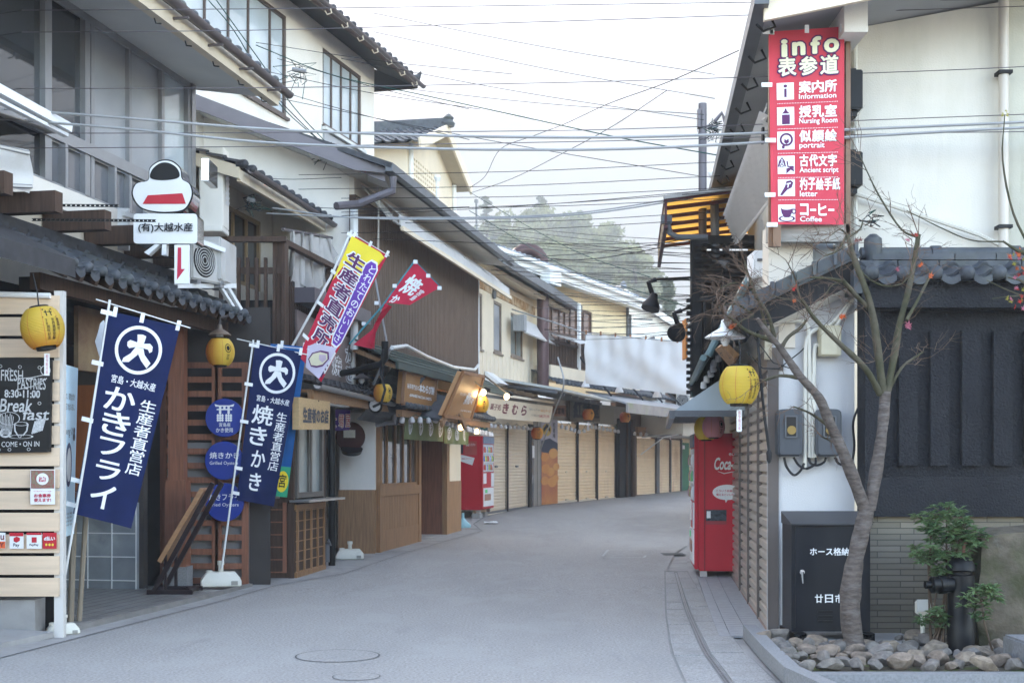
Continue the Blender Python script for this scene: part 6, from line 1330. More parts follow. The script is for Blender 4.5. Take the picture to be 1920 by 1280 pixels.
# cream awning by the end shop
t = T('shop_awning','cream canvas box awning over the last shutters','awning',L5(9.5,-1,2.5))
F = L5; t.part('cloth',MB().slab(F(9.2,-1.6,2.95),F(15,-1.6,2.85),F(15,-.1,3.35),F(9.2,-.1,3.45),.04).slab(F(9.2,-1.62,2.45),F(15,-1.62,2.45),F(15,-1.62,2.87),F(9.2,-1.62,2.97),.03).add([F(9.2,-1.6,2.5),F(9.2,-.1,2.5),F(9.2,-.1,3.45),F(9.2,-1.6,2.97)],[(0,1,2,3)]),mat('cream_awning_canvas',(.6,.54,.44),.8,.06,3,tr=.2)); t.part('arm',MB().tube([F(9.3,-1.5,2.6),F(9.3,-.1,2.4)],.03,6).tube([F(8.6,-.3,1.8),F(9.0,-1.0,2.4),F(9.4,-1.4,2.5)],.02,6),m_wpipe); t.part('bottom_panel',MB().box((9.3,-1.2,2.42),(12.5,-.3,2.5),F),m_alu)
for (px,py,d,lab) in ((1228,762,47,'outdoor unit below the white cloth left of its twin'),(1288,765,46,'outdoor unit below the white cloth beside the slatted house')): ac(lab, at(px,py,d), .95, -.6)
t = T('tile_bundle','small reed and timber lean to between the awnings','lean-to',at(1230,775,45)); t.part('poles',MB().tube([at(1195,740,44),at(1255,765,44)],.05,6).tube([at(1200,735,44.3),at(1265,768,44.3)],.05,6).tube([at(1180,730,44),at(1250,768,44.2)],.04,6),m_wpipe)
# balcony tarpaulin
t = T('bundled_tarpaulin','bundled grey beige tarpaulin hanging from the upstairs eave over the balcony','tarpaulin',at(580,600,17.5))
f = MB(); cr_ = [at(540,450,16.9),at(612,455,19.0)]
f.grid(lambda a,b: at(541+80*a+14*b*a,432+18*a+(125*(.5+.5*math.sin(a*3.1+.3)+.12*math.sin(a*17)))*b*(1-.2*a),17.0+2.0*a)+V((.05*math.sin(a*30+b*1.5)+.02*math.sin(a*71-b*3),.07*math.cos(a*30+b*1.2)+.03*math.cos(a*57),0)),110,16); t.part('cloth',f,m_canvgrey,smooth=True); t.part('rail',MB().tube([at(530,430,16.8),at(622,446,19.2)],.025,6),m_gutter)
# rolled awning over the slat wall
t = T('rolled_awning','long white canvas awning rolled beneath the eave of the slat clad house','awning',L3(3,-.4,5.1))
t.part('cloth',MB().grid(lambda a,b: L3(-.3+8.6*a,-.05-.42*b-.05*math.sin(a*40)*b*(1-b),5.72-.36*b-.03*math.sin(a*34)*b),60,6).slab(L3(-.3,-.48,5.18),L3(8.3,-.48,5.18),L3(8.3,-.46,5.38),L3(-.3,-.46,5.38),.03),m_canvas,smooth=True)
t.part('front_bar',MB().bar(L3(-.3,-.49,5.17),L3(8.3,-.49,5.17),.05,.07),m_cream)
fd = MB()
for i in range(7): fd.slab(L3(-1.0+i*.1,-.5+.02*(i%2),5.2),L3(-.92+i*.1,-.5+.02*((i+1)%2),5.2),L3(-.92+i*.1,-.06,5.72),L3(-1.0+i*.1,-.06,5.72),.02)
t.part('folded_end',fd,mat('grey_folded_canvas2',(.28,.26,.23),.8,.3,20)); t.part('cord',MB().tube([L3(-.9,-.3,5.7),L3(-.95,-.3,4.6)],.015,5),mat('beige_cord',(.4,.36,.3)))
# left vending machine
def vend(lab, M, face_w, dep, H, grp='red drinks vending machines'):
    t = T('vending_machine', lab, 'vending machine', M.to_translation(), 0, grp); w = face_w   # local: x across the face, y into the machine
    t.part('cabinet', MB().box((0,.03,.08),(w,dep,H),M), m_red, bevel=.015); t.part('foot', MB().box((.03,.05,0),(.12,.14,.08),M).box((w-.12,.05,0),(w-.03,.14,.08),M).box((.03,dep-.14,0),(.12,dep-.05,.08),M).box((w-.12,dep-.14,0),(w-.03,dep-.05,.08),M), m_steel)
    t.part('door', MB().box((.0,-.02,.10),(w,.028,H),M), m_red, bevel=.01)
    win = t.part('display_window', MB().box((.06,-.032,.98),(w-.1,-.021,H-.2),M), mat('display_panel',(.5,.55,.6),.3,.05)); 
    for r_ in range(3):
        for k in range(9):
            x = .09+k*(w-.24)/8.6; z = 1.02+r_*.21; c_ = [(.6,.05,.05),(.05,.3,.1),(.7,.5,.05),(.1,.2,.5),(.6,.6,.6),(.3,.12,.05)][(k*5+r_*3) % 6]
            t.part('bottle', MB().lathe([(.022,0),(.024,.02),(.024,.09),(.012,.115),(.012,.135)], M @ V((x,-.04,z)), None, 8), mat('bottle_%d' % ((k*5+r_*3) % 6), c_, .3) if False else _bt[(k*5+r_*3) % 6], win, True)
        t.part('shelf', MB().box((.06,-.05,1.0+r_*.21),(w-.1,-.032,1.015+r_*.21),M), m_wht, win)
    t.part('header', MB().box((.05,-.04,H-.18),(w-.05,-.021,H-.01),M), mat('header_print',(.12,.16,.24),.5,.3,20))
    t.part('control_panel', MB().box((w-.3,-.035,.62),(w-.04,-.021,.95),M).box((.08,-.034,.7),(.35,-.021,.95),M), m_wht); t.part('delivery_panel', MB().box((.08,-.036,.16),(w-.08,-.021,.6),M), m_wht); t.part('delivery_flap', MB().box((.15,-.045,.30),(w-.4,-.037,.45),M), mat('copper_flap',(.35,.15,.09),.4)); t.part('green_label',MB().box((.2,-.046,.48),(.4,-.037,.56),M),mat('green_label',(.1,.6,.2)))
    return t
_bt = [mat('bottle_label_%s' % n, c, .3) for n, c in zip(('red','green','amber','blue','white','brown'), ((.6,.05,.05),(.05,.3,.1),(.7,.5,.05),(.1,.2,.5),(.6,.6,.6),(.3,.12,.05)))]
A = at(903,962,30.2); A.z = gz(30.2)+.12; B = at(925,958,31.35); dx = V((B.x-A.x,B.y-A.y,0)).normalized(); dy = V((-dx.y,dx.x,0))
ML = Matrix(((dx.x,dy.x,0,A.x),(dx.y,dy.y,0,A.y),(0,0,1,A.z),(0,0,0,1)))
t = vend('red vending machine with a bottle display standing by the confectioner shutters', ML, 1.15, .72, 1.83)
Lq = lambda y0,z0,y1,z1: Q(ML@V((-.004,y1,z0)),ML@V((-.004,y0,z0)),ML@V((-.004,y0,z1)),ML@V((-.004,y1,z1)),.003)
q = Lq(.03,.1,.72,1.83); l = MB(); rect2(l,q,(.02,.76,.40,.93)); t.part('dark_notice',l,mat('navy_notice',(.03,.04,.06))); l = MB(); rect2(l,q,(.44,.74,.88,.93)); t.part('red_notice',l,mat('brick_notice',(.4,.06,.05))); l = MB(); shape(l,q,[(.25,.66),(.72,.60),(.80,.70),(.32,.745)],.001); t.part('white_notice',l,m_wht); l = MB(); txt(l,'節電ピークシフト',q,(.5,.86,.82,.90),.02,e=.002); t.part('lettering',l,m_inkw); l = MB(); txt(l,'環境にやさしい',q,(.34,.68,.7,.70),.02,e=.002); t.part('red_lettering',l,m_inkr)
for k,(x,y) in enumerate(((.15,.15),(.9,.2),(.2,.62),(.95,.62))): solo('block','%s concrete block under the left vending machine' % ('front left','front right','rear left','rear right')[k],'block',MB().box((x-.14,y-.1,-.14),(x+.14,y+.1,0),ML),m_conc,'concrete blocks under the left machine',bevel=.01)
mb = MB().lathe([(.16,0),(.17,.03),(.16,.07),(.09,.13),(.03,.2),(.03,.3)],V(at(868,990,26.8)).xy.to_3d()+V((0,0,gz(26.8))),None,16); solo('pale_blue_stand','pale blue plastic stand at the corner of the white pier','banner stand',mb,mat('pale_blue_plastic',(.25,.45,.52),.5),smooth=True)
c_ = gnd(921,988); mb = MB().grid(lambda a,b: (c_.x*1.0-.12+.3*a,c_.y*.93+.25*b,gz(c_.y)+.015+.03*math.sin(a*7+b*5)*math.sin(b*3)),6,5); solo('paper_scrap','crumpled scrap of white paper on the road near the left machine','litter',mb,m_wht)
# security camera sized fittings, festoon cables on the copper eave
solo('white_hose','white cable sagging along the verdigris eave','cable',MB().tube([at(735,652,18.3),at(762,648,20),at(800,668,22),at(850,688,24),at(890,693,26),at(897,684,26.5)],.03,7),m_wpipe)
solo('black_hose','loop of black cable hanging before the yellow lantern by the bowed eave','cable',MB().tube([at(718,655,18.1),at(714,700,18.2),at(722,730,18.2),at(715,755,18.2),at(700,762,18.3)],.02,6),m_wire)
solo('eave_pipe','black drain pipe elbow beneath the verdigris eave','pipe',MB().tube([at(722,640,18.3),at(722,672,18.3),at(715,682,18.3),at(680,692,18.5),at(640,700,18.8)],.05,10),m_black,smooth=True)
solo('bamboo_pole','slanting pale pole propped before the return wall','pole',MB().tube([at(735,648,18.6),at(700,720,19)],.02,6).tube([at(703,520,18.8),at(726,645,18.6)],.015,6),m_wireg)
solo('faucet_pipe','short standing pipe with red handled valve beside the kiosk','pipe',MB().tube([at(613,1053,17.7),at(613,1020,17.7),at(620,1018,17.7)],.04,8).tube([at(615,1010,17.7),at(619,1022,17.7)],.02,6),m_gutterg,smooth=True)
# ================================================================ right side objects
# info banner
c = [at(1446,421,11.05),at(1583,421,11.1),at(1583,50,11.1),at(1441,60,11.05)]
t = T('info_banner','tall red information banner with yellow and white lettering on the white shop','banner',at(1515,421,11.05))
f = MB(); cloth(f,c,.006,.8,10,24); cl = t.part('cloth',f,m_redc,smooth=True) if False else t.part('cloth',f,mat('coral_red_banner',(.62,.055,.085),.8,.04,3,tr=.12),smooth=True); q = wavemap(c,.006,.8,0,.006)
Yb = lambda py: (421-py)/366; Xb = lambda px: (px-1444)/139
def rb_(x0,y1,x1,y0): return (Xb(x0),Yb(y1),Xb(x1),Yb(y0))
l0 = MB(); l = MB(); pk = MB()
for ch,x0,x1,y0,y1 in (('i',1466,1478,72,106),('n',1486,1511,78,104),('f',1520,1540,70,103),('o',1545,1573,76,102)): txt(l0,ch,q,rb_(x0-3,y1+3,x1+3,y0-3),.09); txt(l,ch,q,rb_(x0,y1,x1,y0),.045,e=.002)
for i,ch in enumerate('表参道'): txt(l0,ch,q,rb_(1457+39*i,145,1496+39*i,103),.08); txt(l,ch,q,rb_(1460+39*i,142,1494+39*i,106),.03,e=.002)
t.part('lettering_outline',l0,m_plum,cl); t.part('yellow_lettering',l,m_inky,cl)
wl = MB(); ic = MB()
rows = ((154,186,'案内所','Information'),(200,234,'授乳室','Nursing Room'),(246,280,'似顔絵','portrait'),(292,326,'古代文字','Ancient script'),(336,368,'杓子絵手紙','letter'),(384,416,'コーヒー','Coffee'))
ewid = {'Information':70,'Nursing Room':72,'portrait':48,'Ancient script':74,'letter':34,'Coffee':42}
for i,(y0,y1,jp,en) in enumerate(rows):
    rect2(wl,q,rb_(1457,y1,1489,y0)); jw = 72 if i < 4 else 78 if i == 4 else 70
    for k,ch in enumerate(jp): w_ = jw/len(jp); txt(wl,ch,q,rb_(1498+w_*k,y0+21,1497+w_*(k+1),y0-2),.035) if ch != 'ー' else rect2(wl,q,rb_(1500+w_*k,y0+12,1494+w_*(k+1),y0+8))
    txt(wl,en,q,rb_(1498,y1+1 if i not in (0,5) else y1,1498+ewid[en],y0+22),.02)
    if i < 5:
        for k in range(38): rect2(wl,q,rb_(1458+k*3.0,y1+7.6,1459.6+k*3.0,y1+6.4))
t.part('white_lettering',wl,m_inkw,cl)
def ic_(i,x,y): y0 = rows[i][0]; return (Xb(1457+x*32), Yb(y0+y*(rows[i][1]-y0)))
ell(ic,q,ic_(0,.5,.2),.025,.008,.002); shape(ic,q,[ic_(0,.43,.85),ic_(0,.57,.85),ic_(0,.57,.35),ic_(0,.43,.35)],.002)
shape(ic,q,[ic_(1,.28,.95),ic_(1,.74,.95),ic_(1,.74,.42),ic_(1,.28,.42)],.002); shape(ic,q,[ic_(1,.28,.36),ic_(1,.74,.36),ic_(1,.58,.22),ic_(1,.53,.08),ic_(1,.47,.08),ic_(1,.42,.22)],.002)
ell(ic,q,ic_(2,.52,.45),.09,.034,.002,rin=.7); shape(ic,q,[ic_(2,.25,.8),ic_(2,.45,.72),ic_(2,.4,.95),ic_(2,.27,.95)],.002); stroke(ic,q,[ic_(2,.4,.5),ic_(2,.52,.6),ic_(2,.66,.5)],.02,.002)
stroke(ic,q,[ic_(3,.05,.6),ic_(3,.12,.3),ic_(3,.25,.1),ic_(3,.38,.3),ic_(3,.44,.6)],.02,.002,2.6); ell(ic,q,ic_(3,.24,.35),.022,.008,.002,rin=.6,n=12); ell(ic,q,ic_(3,.24,.55),.026,.009,.002,rin=.6,n=12); stroke(ic,q,[ic_(3,.55,.3),ic_(3,.6,.6),ic_(3,.9,.6)],.02,.002,2.6)
for k in range(4): stroke(ic,q,[ic_(3,.5,.95-.07*k),ic_(3,.75,.75-.03*k),ic_(3,.95,.85-.08*k)],.014,.002,2.6)
shape(ic,q,[ic_(4,.12,.92),ic_(4,.24,.96),ic_(4,.55,.62),ic_(4,.8,.5),ic_(4,.9,.2),ic_(4,.75,.07),ic_(4,.5,.12),ic_(4,.42,.4),ic_(4,.45,.55)],.002)
shape(ic,q,[ic_(5,.15,.2),ic_(5,.2,.5),ic_(5,.35,.75),ic_(5,.65,.75),ic_(5,.8,.5),ic_(5,.84,.2)],.002); ell(ic,q,ic_(5,.92,.4),.03,.014,.002,rin=.55); ell(ic,q,ic_(5,.5,.82),.11,.016,.002,rin=.75); 
t.part('pictogram',ic,m_plum,cl); wl = MB(); ell(wl,q,ic_(5,.5,.22),.07,.007,.003); shape(wl,q,[ic_(4,.5,.25),ic_(4,.75,.2),ic_(4,.74,.28),ic_(4,.65,.3),ic_(4,.6,.5),ic_(4,.54,.5),ic_(4,.58,.32),ic_(4,.5,.33)],.003); t.part('pictogram_gap',wl,m_inkw,cl)
tb = MB()
for x,y in ((1438,60),(1436,159),(1443,263),(1442,365),(1446,421)): tb.slab(at(x-8,y+4,11.0),at(x+12,y+4,11.0),at(x+12,y-4,11.0),at(x-8,y-4,11.0),.004)
for x,y in ((1448,57),(1513,54),(1579,52)): tb.slab(at(x-4,y+8,11.0),at(x+4,y+8,11.0),at(x+4,y-7,11.0),at(x-4,y-7,11.0),.004)
t.part('tab',tb,m_wht)
t = T('timber_rack','weathered timber frame holding the red information banner off the wall','frame',at(1510,455,11.2))
t.part('bottom_rail',MB().box(at(1440,453,11.15)+V((0,0,0)),at(1588,424,11.25)),mat('weathered_grey_wood',(.30,.28,.25),.8,.15,3,st=(2,2,14))); t.part('post',MB().box(at(1442,462,11.1),at(1449,70,11.15)).box(at(1450,462,11.05),at(1461,424,11.12)).box(at(1586,440,11.15),at(1592,70,11.2)),mat('copper_brown_post',(.20,.11,.06),.5)); t.part('back_panel',MB().box(at(1448,424,11.2),at(1586,70,11.24)),m_soffit)
t.part('bracket',MB().bar(at(1455,440,11.15),V((2.62,11.6,3.5)),.05).bar(at(1580,440,11.2),V((2.95,11.6,3.45)),.05),m_wht)
for (y0,y1,lab) in ((140,218,'upper black box fixed behind the red banner'),(290,362,'lower black box fixed behind the red banner')):
    t = T('wall_box',lab,'box',at(1595,y1,11.35),0,'black boxes behind the red banner'); t.part('case',MB().box(at(1586,y1-14,11.3),at(1604,y0+6,11.55)),m_black,bevel=.01); t.part('lug',MB().box(at(1588,y1,11.35),at(1599,y1-14,11.5)).box(at(1588,y0+6,11.35),at(1597,y0-2,11.5)),m_black)
# folded tarpaulin awning
t = T('folded_awning','grey white accordion folded awning hanging along the street side of the white shop','awning',(2.4,13,3.9))
f = MB(); n = 9
def fw(a,b):
    y = 11.35+4.9*a; x = 2.33+.098*(y-11.35); zt = 4.62+.02*a; zb = 3.92+.35*a; k = (b*n) % 1; return (x-.10+.14*b+.035*(1 if int(b*2*n) % 2 else -1), y, zt+(zb-zt)*b)
f.grid(fw,30,2*n); t.part('cloth',f,m_canvas); e = MB()
for i in range(9): p = V(fw(0,.25+i*.08)); e.box((p.x-.02+.03*i,11.3,p.z-.12),(p.x+.0+.03*i,11.36,p.z+.02))
t.part('fold_edge',e,m_black); t.part('rail',MB().bar(V((2.28,11.3,4.66)),V((2.80,16.3,4.68)),.06,.05),m_gutterg)
t = T('water_heater','white wall mounted water heater box above the lean to roof','heater',at(1432,520,12.4)); t.part('case',MB().box(at(1413,520,12.4),at(1456,480,12.75)),m_wht,bevel=.012); t.part('vent',MB().box(at(1420,489,12.38),at(1440,485,12.395)),m_gutterg); t.part('pipe',MB().tube([at(1446,480,12.5),at(1447,460,12.6)],.02,6),m_wpipe)
# meters
def curve(P, n=5):
    o = []
    for i in range(len(P)-1):
        a,b = P[i],P[i+1]; pa = P[i-1] if i else a*2-b; pb = P[i+2] if i+2 < len(P) else b*2-a
        for k in range(n): s_ = k/n; o.append(.5*((2*a)+(b-pa)*s_+(2*pa-5*a+4*b-pb)*s_*s_+(3*a-pa-3*b+pb)*s_**3))
    return o+[P[-1]]
def meter(lab,x0,y0,x1,y1,d):
    t = T('electric_meter',lab,'electric meter',at((x0+x1)/2,y1,d),0,'grey meter cases on the white wall'); a, b = at(x0,y1,d), at(x1,y0,d)
    w_, h_ = b.x-a.x, b.z-a.z; P = []
    for k in range(9): q_ = math.pi*k/8; P.append(V((a.x+w_/2+w_/2*math.copysign(abs(math.cos(q_))**.5,math.cos(q_)),d,b.z-.06+.06*math.sin(q_)**.6 if math.sin(q_) > 0 else b.z-.06)))
    P = [V((a.x+.02,d,a.z)),V((b.x-.02,d,a.z)),V((b.x,d,a.z+.03))]+P+[V((a.x,d,a.z+.03))]
    c_ = t.part('case',MB().poly(P,.16),mat('meter_grey',(.075,.08,.09),.45,.05),bevel=.015,smooth=True); wn = px4(x0+14,y0+14,x1-12,y0+53,d-.012)
    t.part('window',MB().slab(*wn,.004),glass('meter_glass',(.04,.04,.04),.03,1)); t.part('rim',MB().bar(wn[0],wn[1],.012).bar(wn[1],wn[2],.012).bar(wn[2],wn[3],.012).bar(wn[3],wn[0],.012),m_gutterg)
    t.part('dial',MB().lathe([(.038,0),(.038,.006)],at((x0+x1)/2+2,y0+40,d-.018),at((x0+x1)/2+2,y0+44,d-1),18),mat('dial_reflection_amber',(.30,.20,.06),.3)); return t  # dial colour paints the warm reflection in the meter window
meter('left grey meter case on the white wall with a dial painted as amber reflection',1459,766,1506,855,10.95)
meter('right grey meter case half behind the tree stem',1531,766,1579,855,10.95)
t = T('junction_box','beige junction box on the white wall behind the branches','junction box',at(1555,668,11.05)); t.part('case',MB().box(at(1537,667,10.98),at(1572,612,11.09)),mat('beige_plastic',(.45,.40,.28),.5,.05),bevel=.01); t.part('lid',MB().box(at(1540,664,10.97),at(1569,615,10.98)),mat('beige_lid',(.48,.43,.31),.5))
cb = MB()
for P in (((1470,857),(1475,875),(1488,890),(1500,883),(1508,868)),((1488,857),(1498,872),(1512,878),(1528,870),(1530,857)),((1516,857),(1520,868),(1532,872),(1545,866),(1549,857)),((1565,857),(1572,868),(1585,872),(1597,866),(1602,835),(1600,790),(1615,752))): cb.tube(curve([at(x,y,11.03) for x,y in P]),.011,6)
solo('meter_cable','black cables looping beneath the two grey meter cases','cable',cb,m_wire,smooth=True)
cd = MB()
for P in (((1509,880),(1510,690),(1512,640),(1525,620),(1560,605),(1590,570)),((1518,858),(1517,640),(1508,605),(1480,602),(1430,604)),((1529,858),(1527,660),(1545,645),(1600,560)),((1524,858),(1524,700))): cd.tube(curve([at(x,y,11.04) for x,y in P]),.017,8)
solo('wall_conduit','cream conduits running up the white wall between the meter cases','conduit',cd,m_cpipe,smooth=True)
solo('black_rope','thick black cord hanging down the edge of the grey shutters','cord',MB().tube([at(1416,560,11.0),at(1424,680,10.95),at(1432,770,10.9),at(1442,845,10.9)],.012,6).lathe([(.01,0),(.022,.03),(.025,.09),(.01,.12)],at(1442,868,10.9),None,10),m_wire,smooth=True)
solo('wall_cable','thin black cables drooping across the white wall by the lantern','cable',MB().tube([at(1400,660,10.9),at(1430,690,11.0),at(1460,691,11.04),at(1500,660,11.04),at(1520,640,11.04)],.006,5).tube([at(1405,620,11),at(1450,680,11.0),at(1480,690,11.04)],.005,5),m_wire)
t, q = flat_sign('hanging_plank','brown wooden plank sign tilted under the lamp hood','sign',[at(1370,690,12.6),at(1378,672,12.2),at(1352,648,12.2),at(1340,655,12.6)],.06,m_wood); l = MB(); txt(l,'宮島',q,(.2,.2,.8,.8)); t.part('lettering',l,m_inkg)
solo('thermo_board','narrow weathered board beside the shutter head','board',MB().box(at(1434,674,11.02),at(1446,618,11.05)),stain(mat('flaking_board',(.45,.40,.3),.8,.2,20),(.2,.13,.08),8,.45,.55))
# arm spotlights
def spot(lab, a, b, dirv):
    t = T('spot_lamp',lab,'lamp',b,0,'black spot lamps on the slatted house'); b = V(b); d_ = V(dirv).normalized()
    t.part('arm',MB().tube([a,b+V((0,0,.0))],.016,6),m_black); t.part('elbow',MB().tube([b,b+V((-.1,0,-.04)),b+V((-.05,0,-.2))],.035,8),m_black); h = b+V((-.03,-.02,-.22))
    t.part('head',MB().lathe([(.05,-.02),(.07,.06),(.12,.14),(.125,.2),(.11,.2)],h,h+d_,18),m_black,smooth=True); t.part('lens',MB().lathe([(.1,.17),(.02,.16)],h,h+d_,18),mat('lens_grey',(.2,.2,.2),.3)); return t
spot('upper black spot lamp on a long arm from the slatted house',at(1297,520,17.6),at(1230,524,17.3),(-.3,-.25,-1))
spot('lower black spot lamp on a short arm from the slatted house',at(1297,574,17.6),at(1278,582,17.3),(-.35,-.8,-.6))
# right vending machine
m0 = V((2.43,17.02,gz(17)+.0)); dx = V((.1105,1,0)).normalized()*-1; dxx = V((-dx.x,-dx.y,0))
# face looks to the street (-x): local x runs towards the viewer, y into the machine
X_ = V((-.1,-1,0)).normalized(); Y_ = V((0,0,1)).cross(X_); O_ = V((2.485,17.63,gz(17)))
MR = Matrix(((X_.x,Y_.x,0,O_.x),(X_.y,Y_.y,0,O_.y),(0,0,1,O_.z),(0,0,0,1)))
t = vend('tall red vending machine with white script lettering against the grey shutters', MR, 1.18, .8, 1.85)
q = Q(MR@V((1.184,.03,.08)),MR@V((1.184,.8,.08)),MR@V((1.184,.8,1.87)),MR@V((1.184,.03,1.87)),.004)
l = MB(); txt(l,'Coca-Cola',q,(.26,.725,.84,.815),.03,shear=.05); txt(l,'ecoる',q,(.50,.825,.72,.86),.015)
stroke(l,q,[(.32,.715),(.42,.70),(.60,.715),(.80,.705)],[.006,.016,.008,.004],.0,2.3); ell(l,q,(.47,.565),.24,.055,.0); shape(l,q,[(.42,.53),(.50,.525),(.45,.49)],.0)
t.part('white_lettering',l,m_inkw); l = MB(); txt(l,'こういう自販機が',q,(.29,.567,.65,.585),.02,e=.002); txt(l,'増えるといいなぁ。',q,(.29,.54,.65,.558),.02,e=.002); t.part('red_lettering',l,m_inkr)
l = MB(); rect2(l,q,(.12,.36,.46,.44)); t.part('notice',l,mat('dark_photo_notice',(.05,.06,.07),.5,.6,30)); l = MB(); rect2(l,q,(.12,.335,.46,.36)); t.part('red_strip',l,mat('dull_red',(.3,.03,.04))); l = MB(); rect2(l,q,(.135,.38,.2,.43),.001); t.part('white_label',l,m_inkw)
t.part('edge_trim',MB().box((1.181,.1,.08),(1.186,.115,1.87),MR),mat('dark_red_trim',(.2,.004,.012),.3))
# hose cabinet
t = T('hose_cabinet','black steel fire hose cabinet with white lettering before the white wall','cabinet',(2.62,10.5,.06)); x0,x1,y0,y1,z0,z1 = 2.27,2.91,10.40,10.75,.135,1.0
m_cab = mat('charcoal_steel',(.012,.013,.017),.42,.05,3); 
t.part('case',MB().box((x0,y0,z0),(x1,y1,z1)),m_cab); t.part('sloping_lid',MB().add([V(p) for p in ((x0-.01,y0-.04,z1),(x1+.01,y0-.04,z1),(x1+.01,y1,z1+.0),(x0-.01,y1,z1),(x0-.01,y0-.04,z1+.012),(x1+.01,y0-.04,z1+.012),(x1+.01,y1,z1+.10),(x0-.01,y1,z1+.10))],[(3,2,1,0),(4,5,6,7),(0,1,5,4),(1,2,6,5),(2,3,7,6),(3,0,4,7)]),mat('grey_steel_lid',(.05,.05,.055),.4))
dr = t.part('door',MB().box((x0+.03,y0-.012,z0+.03),(x1-.03,y0-.001,z1-.02)),m_cab); q = QF(facing(0),x0+.03,z0+.03,x1-.03,z1-.02,y0-.013)
l = MB(); txt(l,'ホース格納箱',q,(.20,.72,.86,.80),.025); 
for i,ch in enumerate('廿日市市'): txt(l,ch,q,(.27+.14*i,.25,.385+.14*i,.335),.025)
t.part('lettering',l,m_inkw,dr); h_ = MB().lathe([(.02,0),(.022,.03),(.018,.035)],V((x0+.08,y0-.012,.62)),V((x0+.08,0,.62)),14).tube([V((x0+.08,y0-.045,.62)),V((x0+.085,y0-.05,.53))],[.013,.007],8); t.part('handle',h_,m_chrome,dr,True)
s = MB()
for i in range(3): s.box((x0+.21,y0-.022,.29-.04*i),(x0+.33,y0-.012,.305-.04*i))
t.part('vent_slot',s,m_black,dr); ft = MB()
for x in (x0+.03,x1-.06):
    for (a,b) in ((0,.012),(.045,.057),(.09,.10)): ft.box((x-.03+a*1.0,y0-.1,.065),(x-.03+b,y1+.1,.13))
    for z in (.065,.093,.121): ft.box((x-.03,y0-.1,z),(x+.07,y1+.1,z+.01))
t.part('skid',ft,m_black)
# planting bed
bk = [V((1.98,11.05,0)),V((1.86,8.4,0))]
kb = MB(); kp = [(1.985,10.98),(2.02,10.35),(1.93,9.75),(1.90,9.1),(1.9,8.5)]; kp = [(x_,y_) for x_,y_ in ((gnd(1393,1196).x+.0,gnd(1393,1196).y),(gnd(1430,1240).x,gnd(1430,1240).y),(gnd(1470,1282).x,gnd(1470,1282).y),(2.0,7.6))]
for i in range(3):
    (xa,ya_),(xb,yb) = kp[i],kp[i+1]; a = V((xa,ya_,0)); b = V((xb,yb,0)); n = (b-a).normalized().cross(V((0,0,1)))*-.11
    g_ = (b-a).normalized()*.004
    kb.add([a+g_,b-g_,b-g_+n,a+g_+n]+[p+V((0,0,.12)) for p in (a+g_,b-g_,b-g_+n,a+g_+n)],[(0,1,2,3),(7,6,5,4),(0,4,5,1),(1,5,6,2),(2,6,7,3),(3,7,4,0)])
struct('kerb',kb,m_stone)
pass;_ = MB().slab(V((kp[0][0]+.1,kp[0][1],.05)),V((6,kp[0][1],.05)),V((6,kp[0][1]-1.3,.05)),V((kp[2][0]+.1,kp[2][1]-.6,.05)),.06)
mb = MB().add([V((kp[0][0]+.08,10.95,.05)),V((7,10.95,.05)),V((7,8.75,.05)),V((kp[2][0]+.08,8.75,.05))],[(0,3,2,1)]); struct('planting_soil',mb,stain(mat('mossy_soil',(.07,.06,.045),.95,.3,12,.4,60),(.07,.10,.02),5,.5,.6))
cs = MB().box((kp[0][0]+.06,10.0,.0),(3.3,11.08,.062)); struct('concrete_pad',cs,m_conc)
fe = MB().box((1.9,8.74,0),(4.0,8.86,.06)); struct('front_kerb',fe,m_stone)
m_st = [stain(mat('river_stone_'+n,c_,.85,.35,22,.8,45),k_,9,.5,.7) for n,c_,k_ in (('tan',(.20,.155,.12),(.11,.09,.07)),('grey',(.165,.145,.125),(.11,.10,.09)),('buff',(.22,.175,.13),(.15,.12,.10)),('slate',(.17,.15,.135),(.09,.085,.08)))]
def stone_mesh(seed):
    rg = random.Random(seed); bm = bmesh.new(); bmesh.ops.create_icosphere(bm,subdivisions=3,radius=1)
    sx,sy,sz = rg.uniform(.9,1.3),rg.uniform(.7,1),rg.uniform(.55,.8); pl = [(V((rg.gauss(0,1),rg.gauss(0,1),rg.gauss(0,.8))).normalized(),rg.uniform(.5,.8)) for _ in range(11)]
    for v in bm.verts:
        p = v.co.copy()
        for n_,d_ in pl:
            e_ = p.dot(n_)-d_
            if e_ > 0: p -= n_*e_*.97
        p *= 1+.06*noise.noise(p*2.2+V((seed,0,0))); v.co = V((p.x*sx,p.y*sy,p.z*sz))
    me = bpy.data.meshes.new('river_stone'); bm.to_mesh(me); bm.free(); me.shade_smooth(); me.set_sharp_from_angle(angle=R(28)); me.materials.append(m_st[seed % 4]); return me
sts = [stone_mesh(i) for i in range(12)]; rg = random.Random(21); placed = []
cnt = 0; 
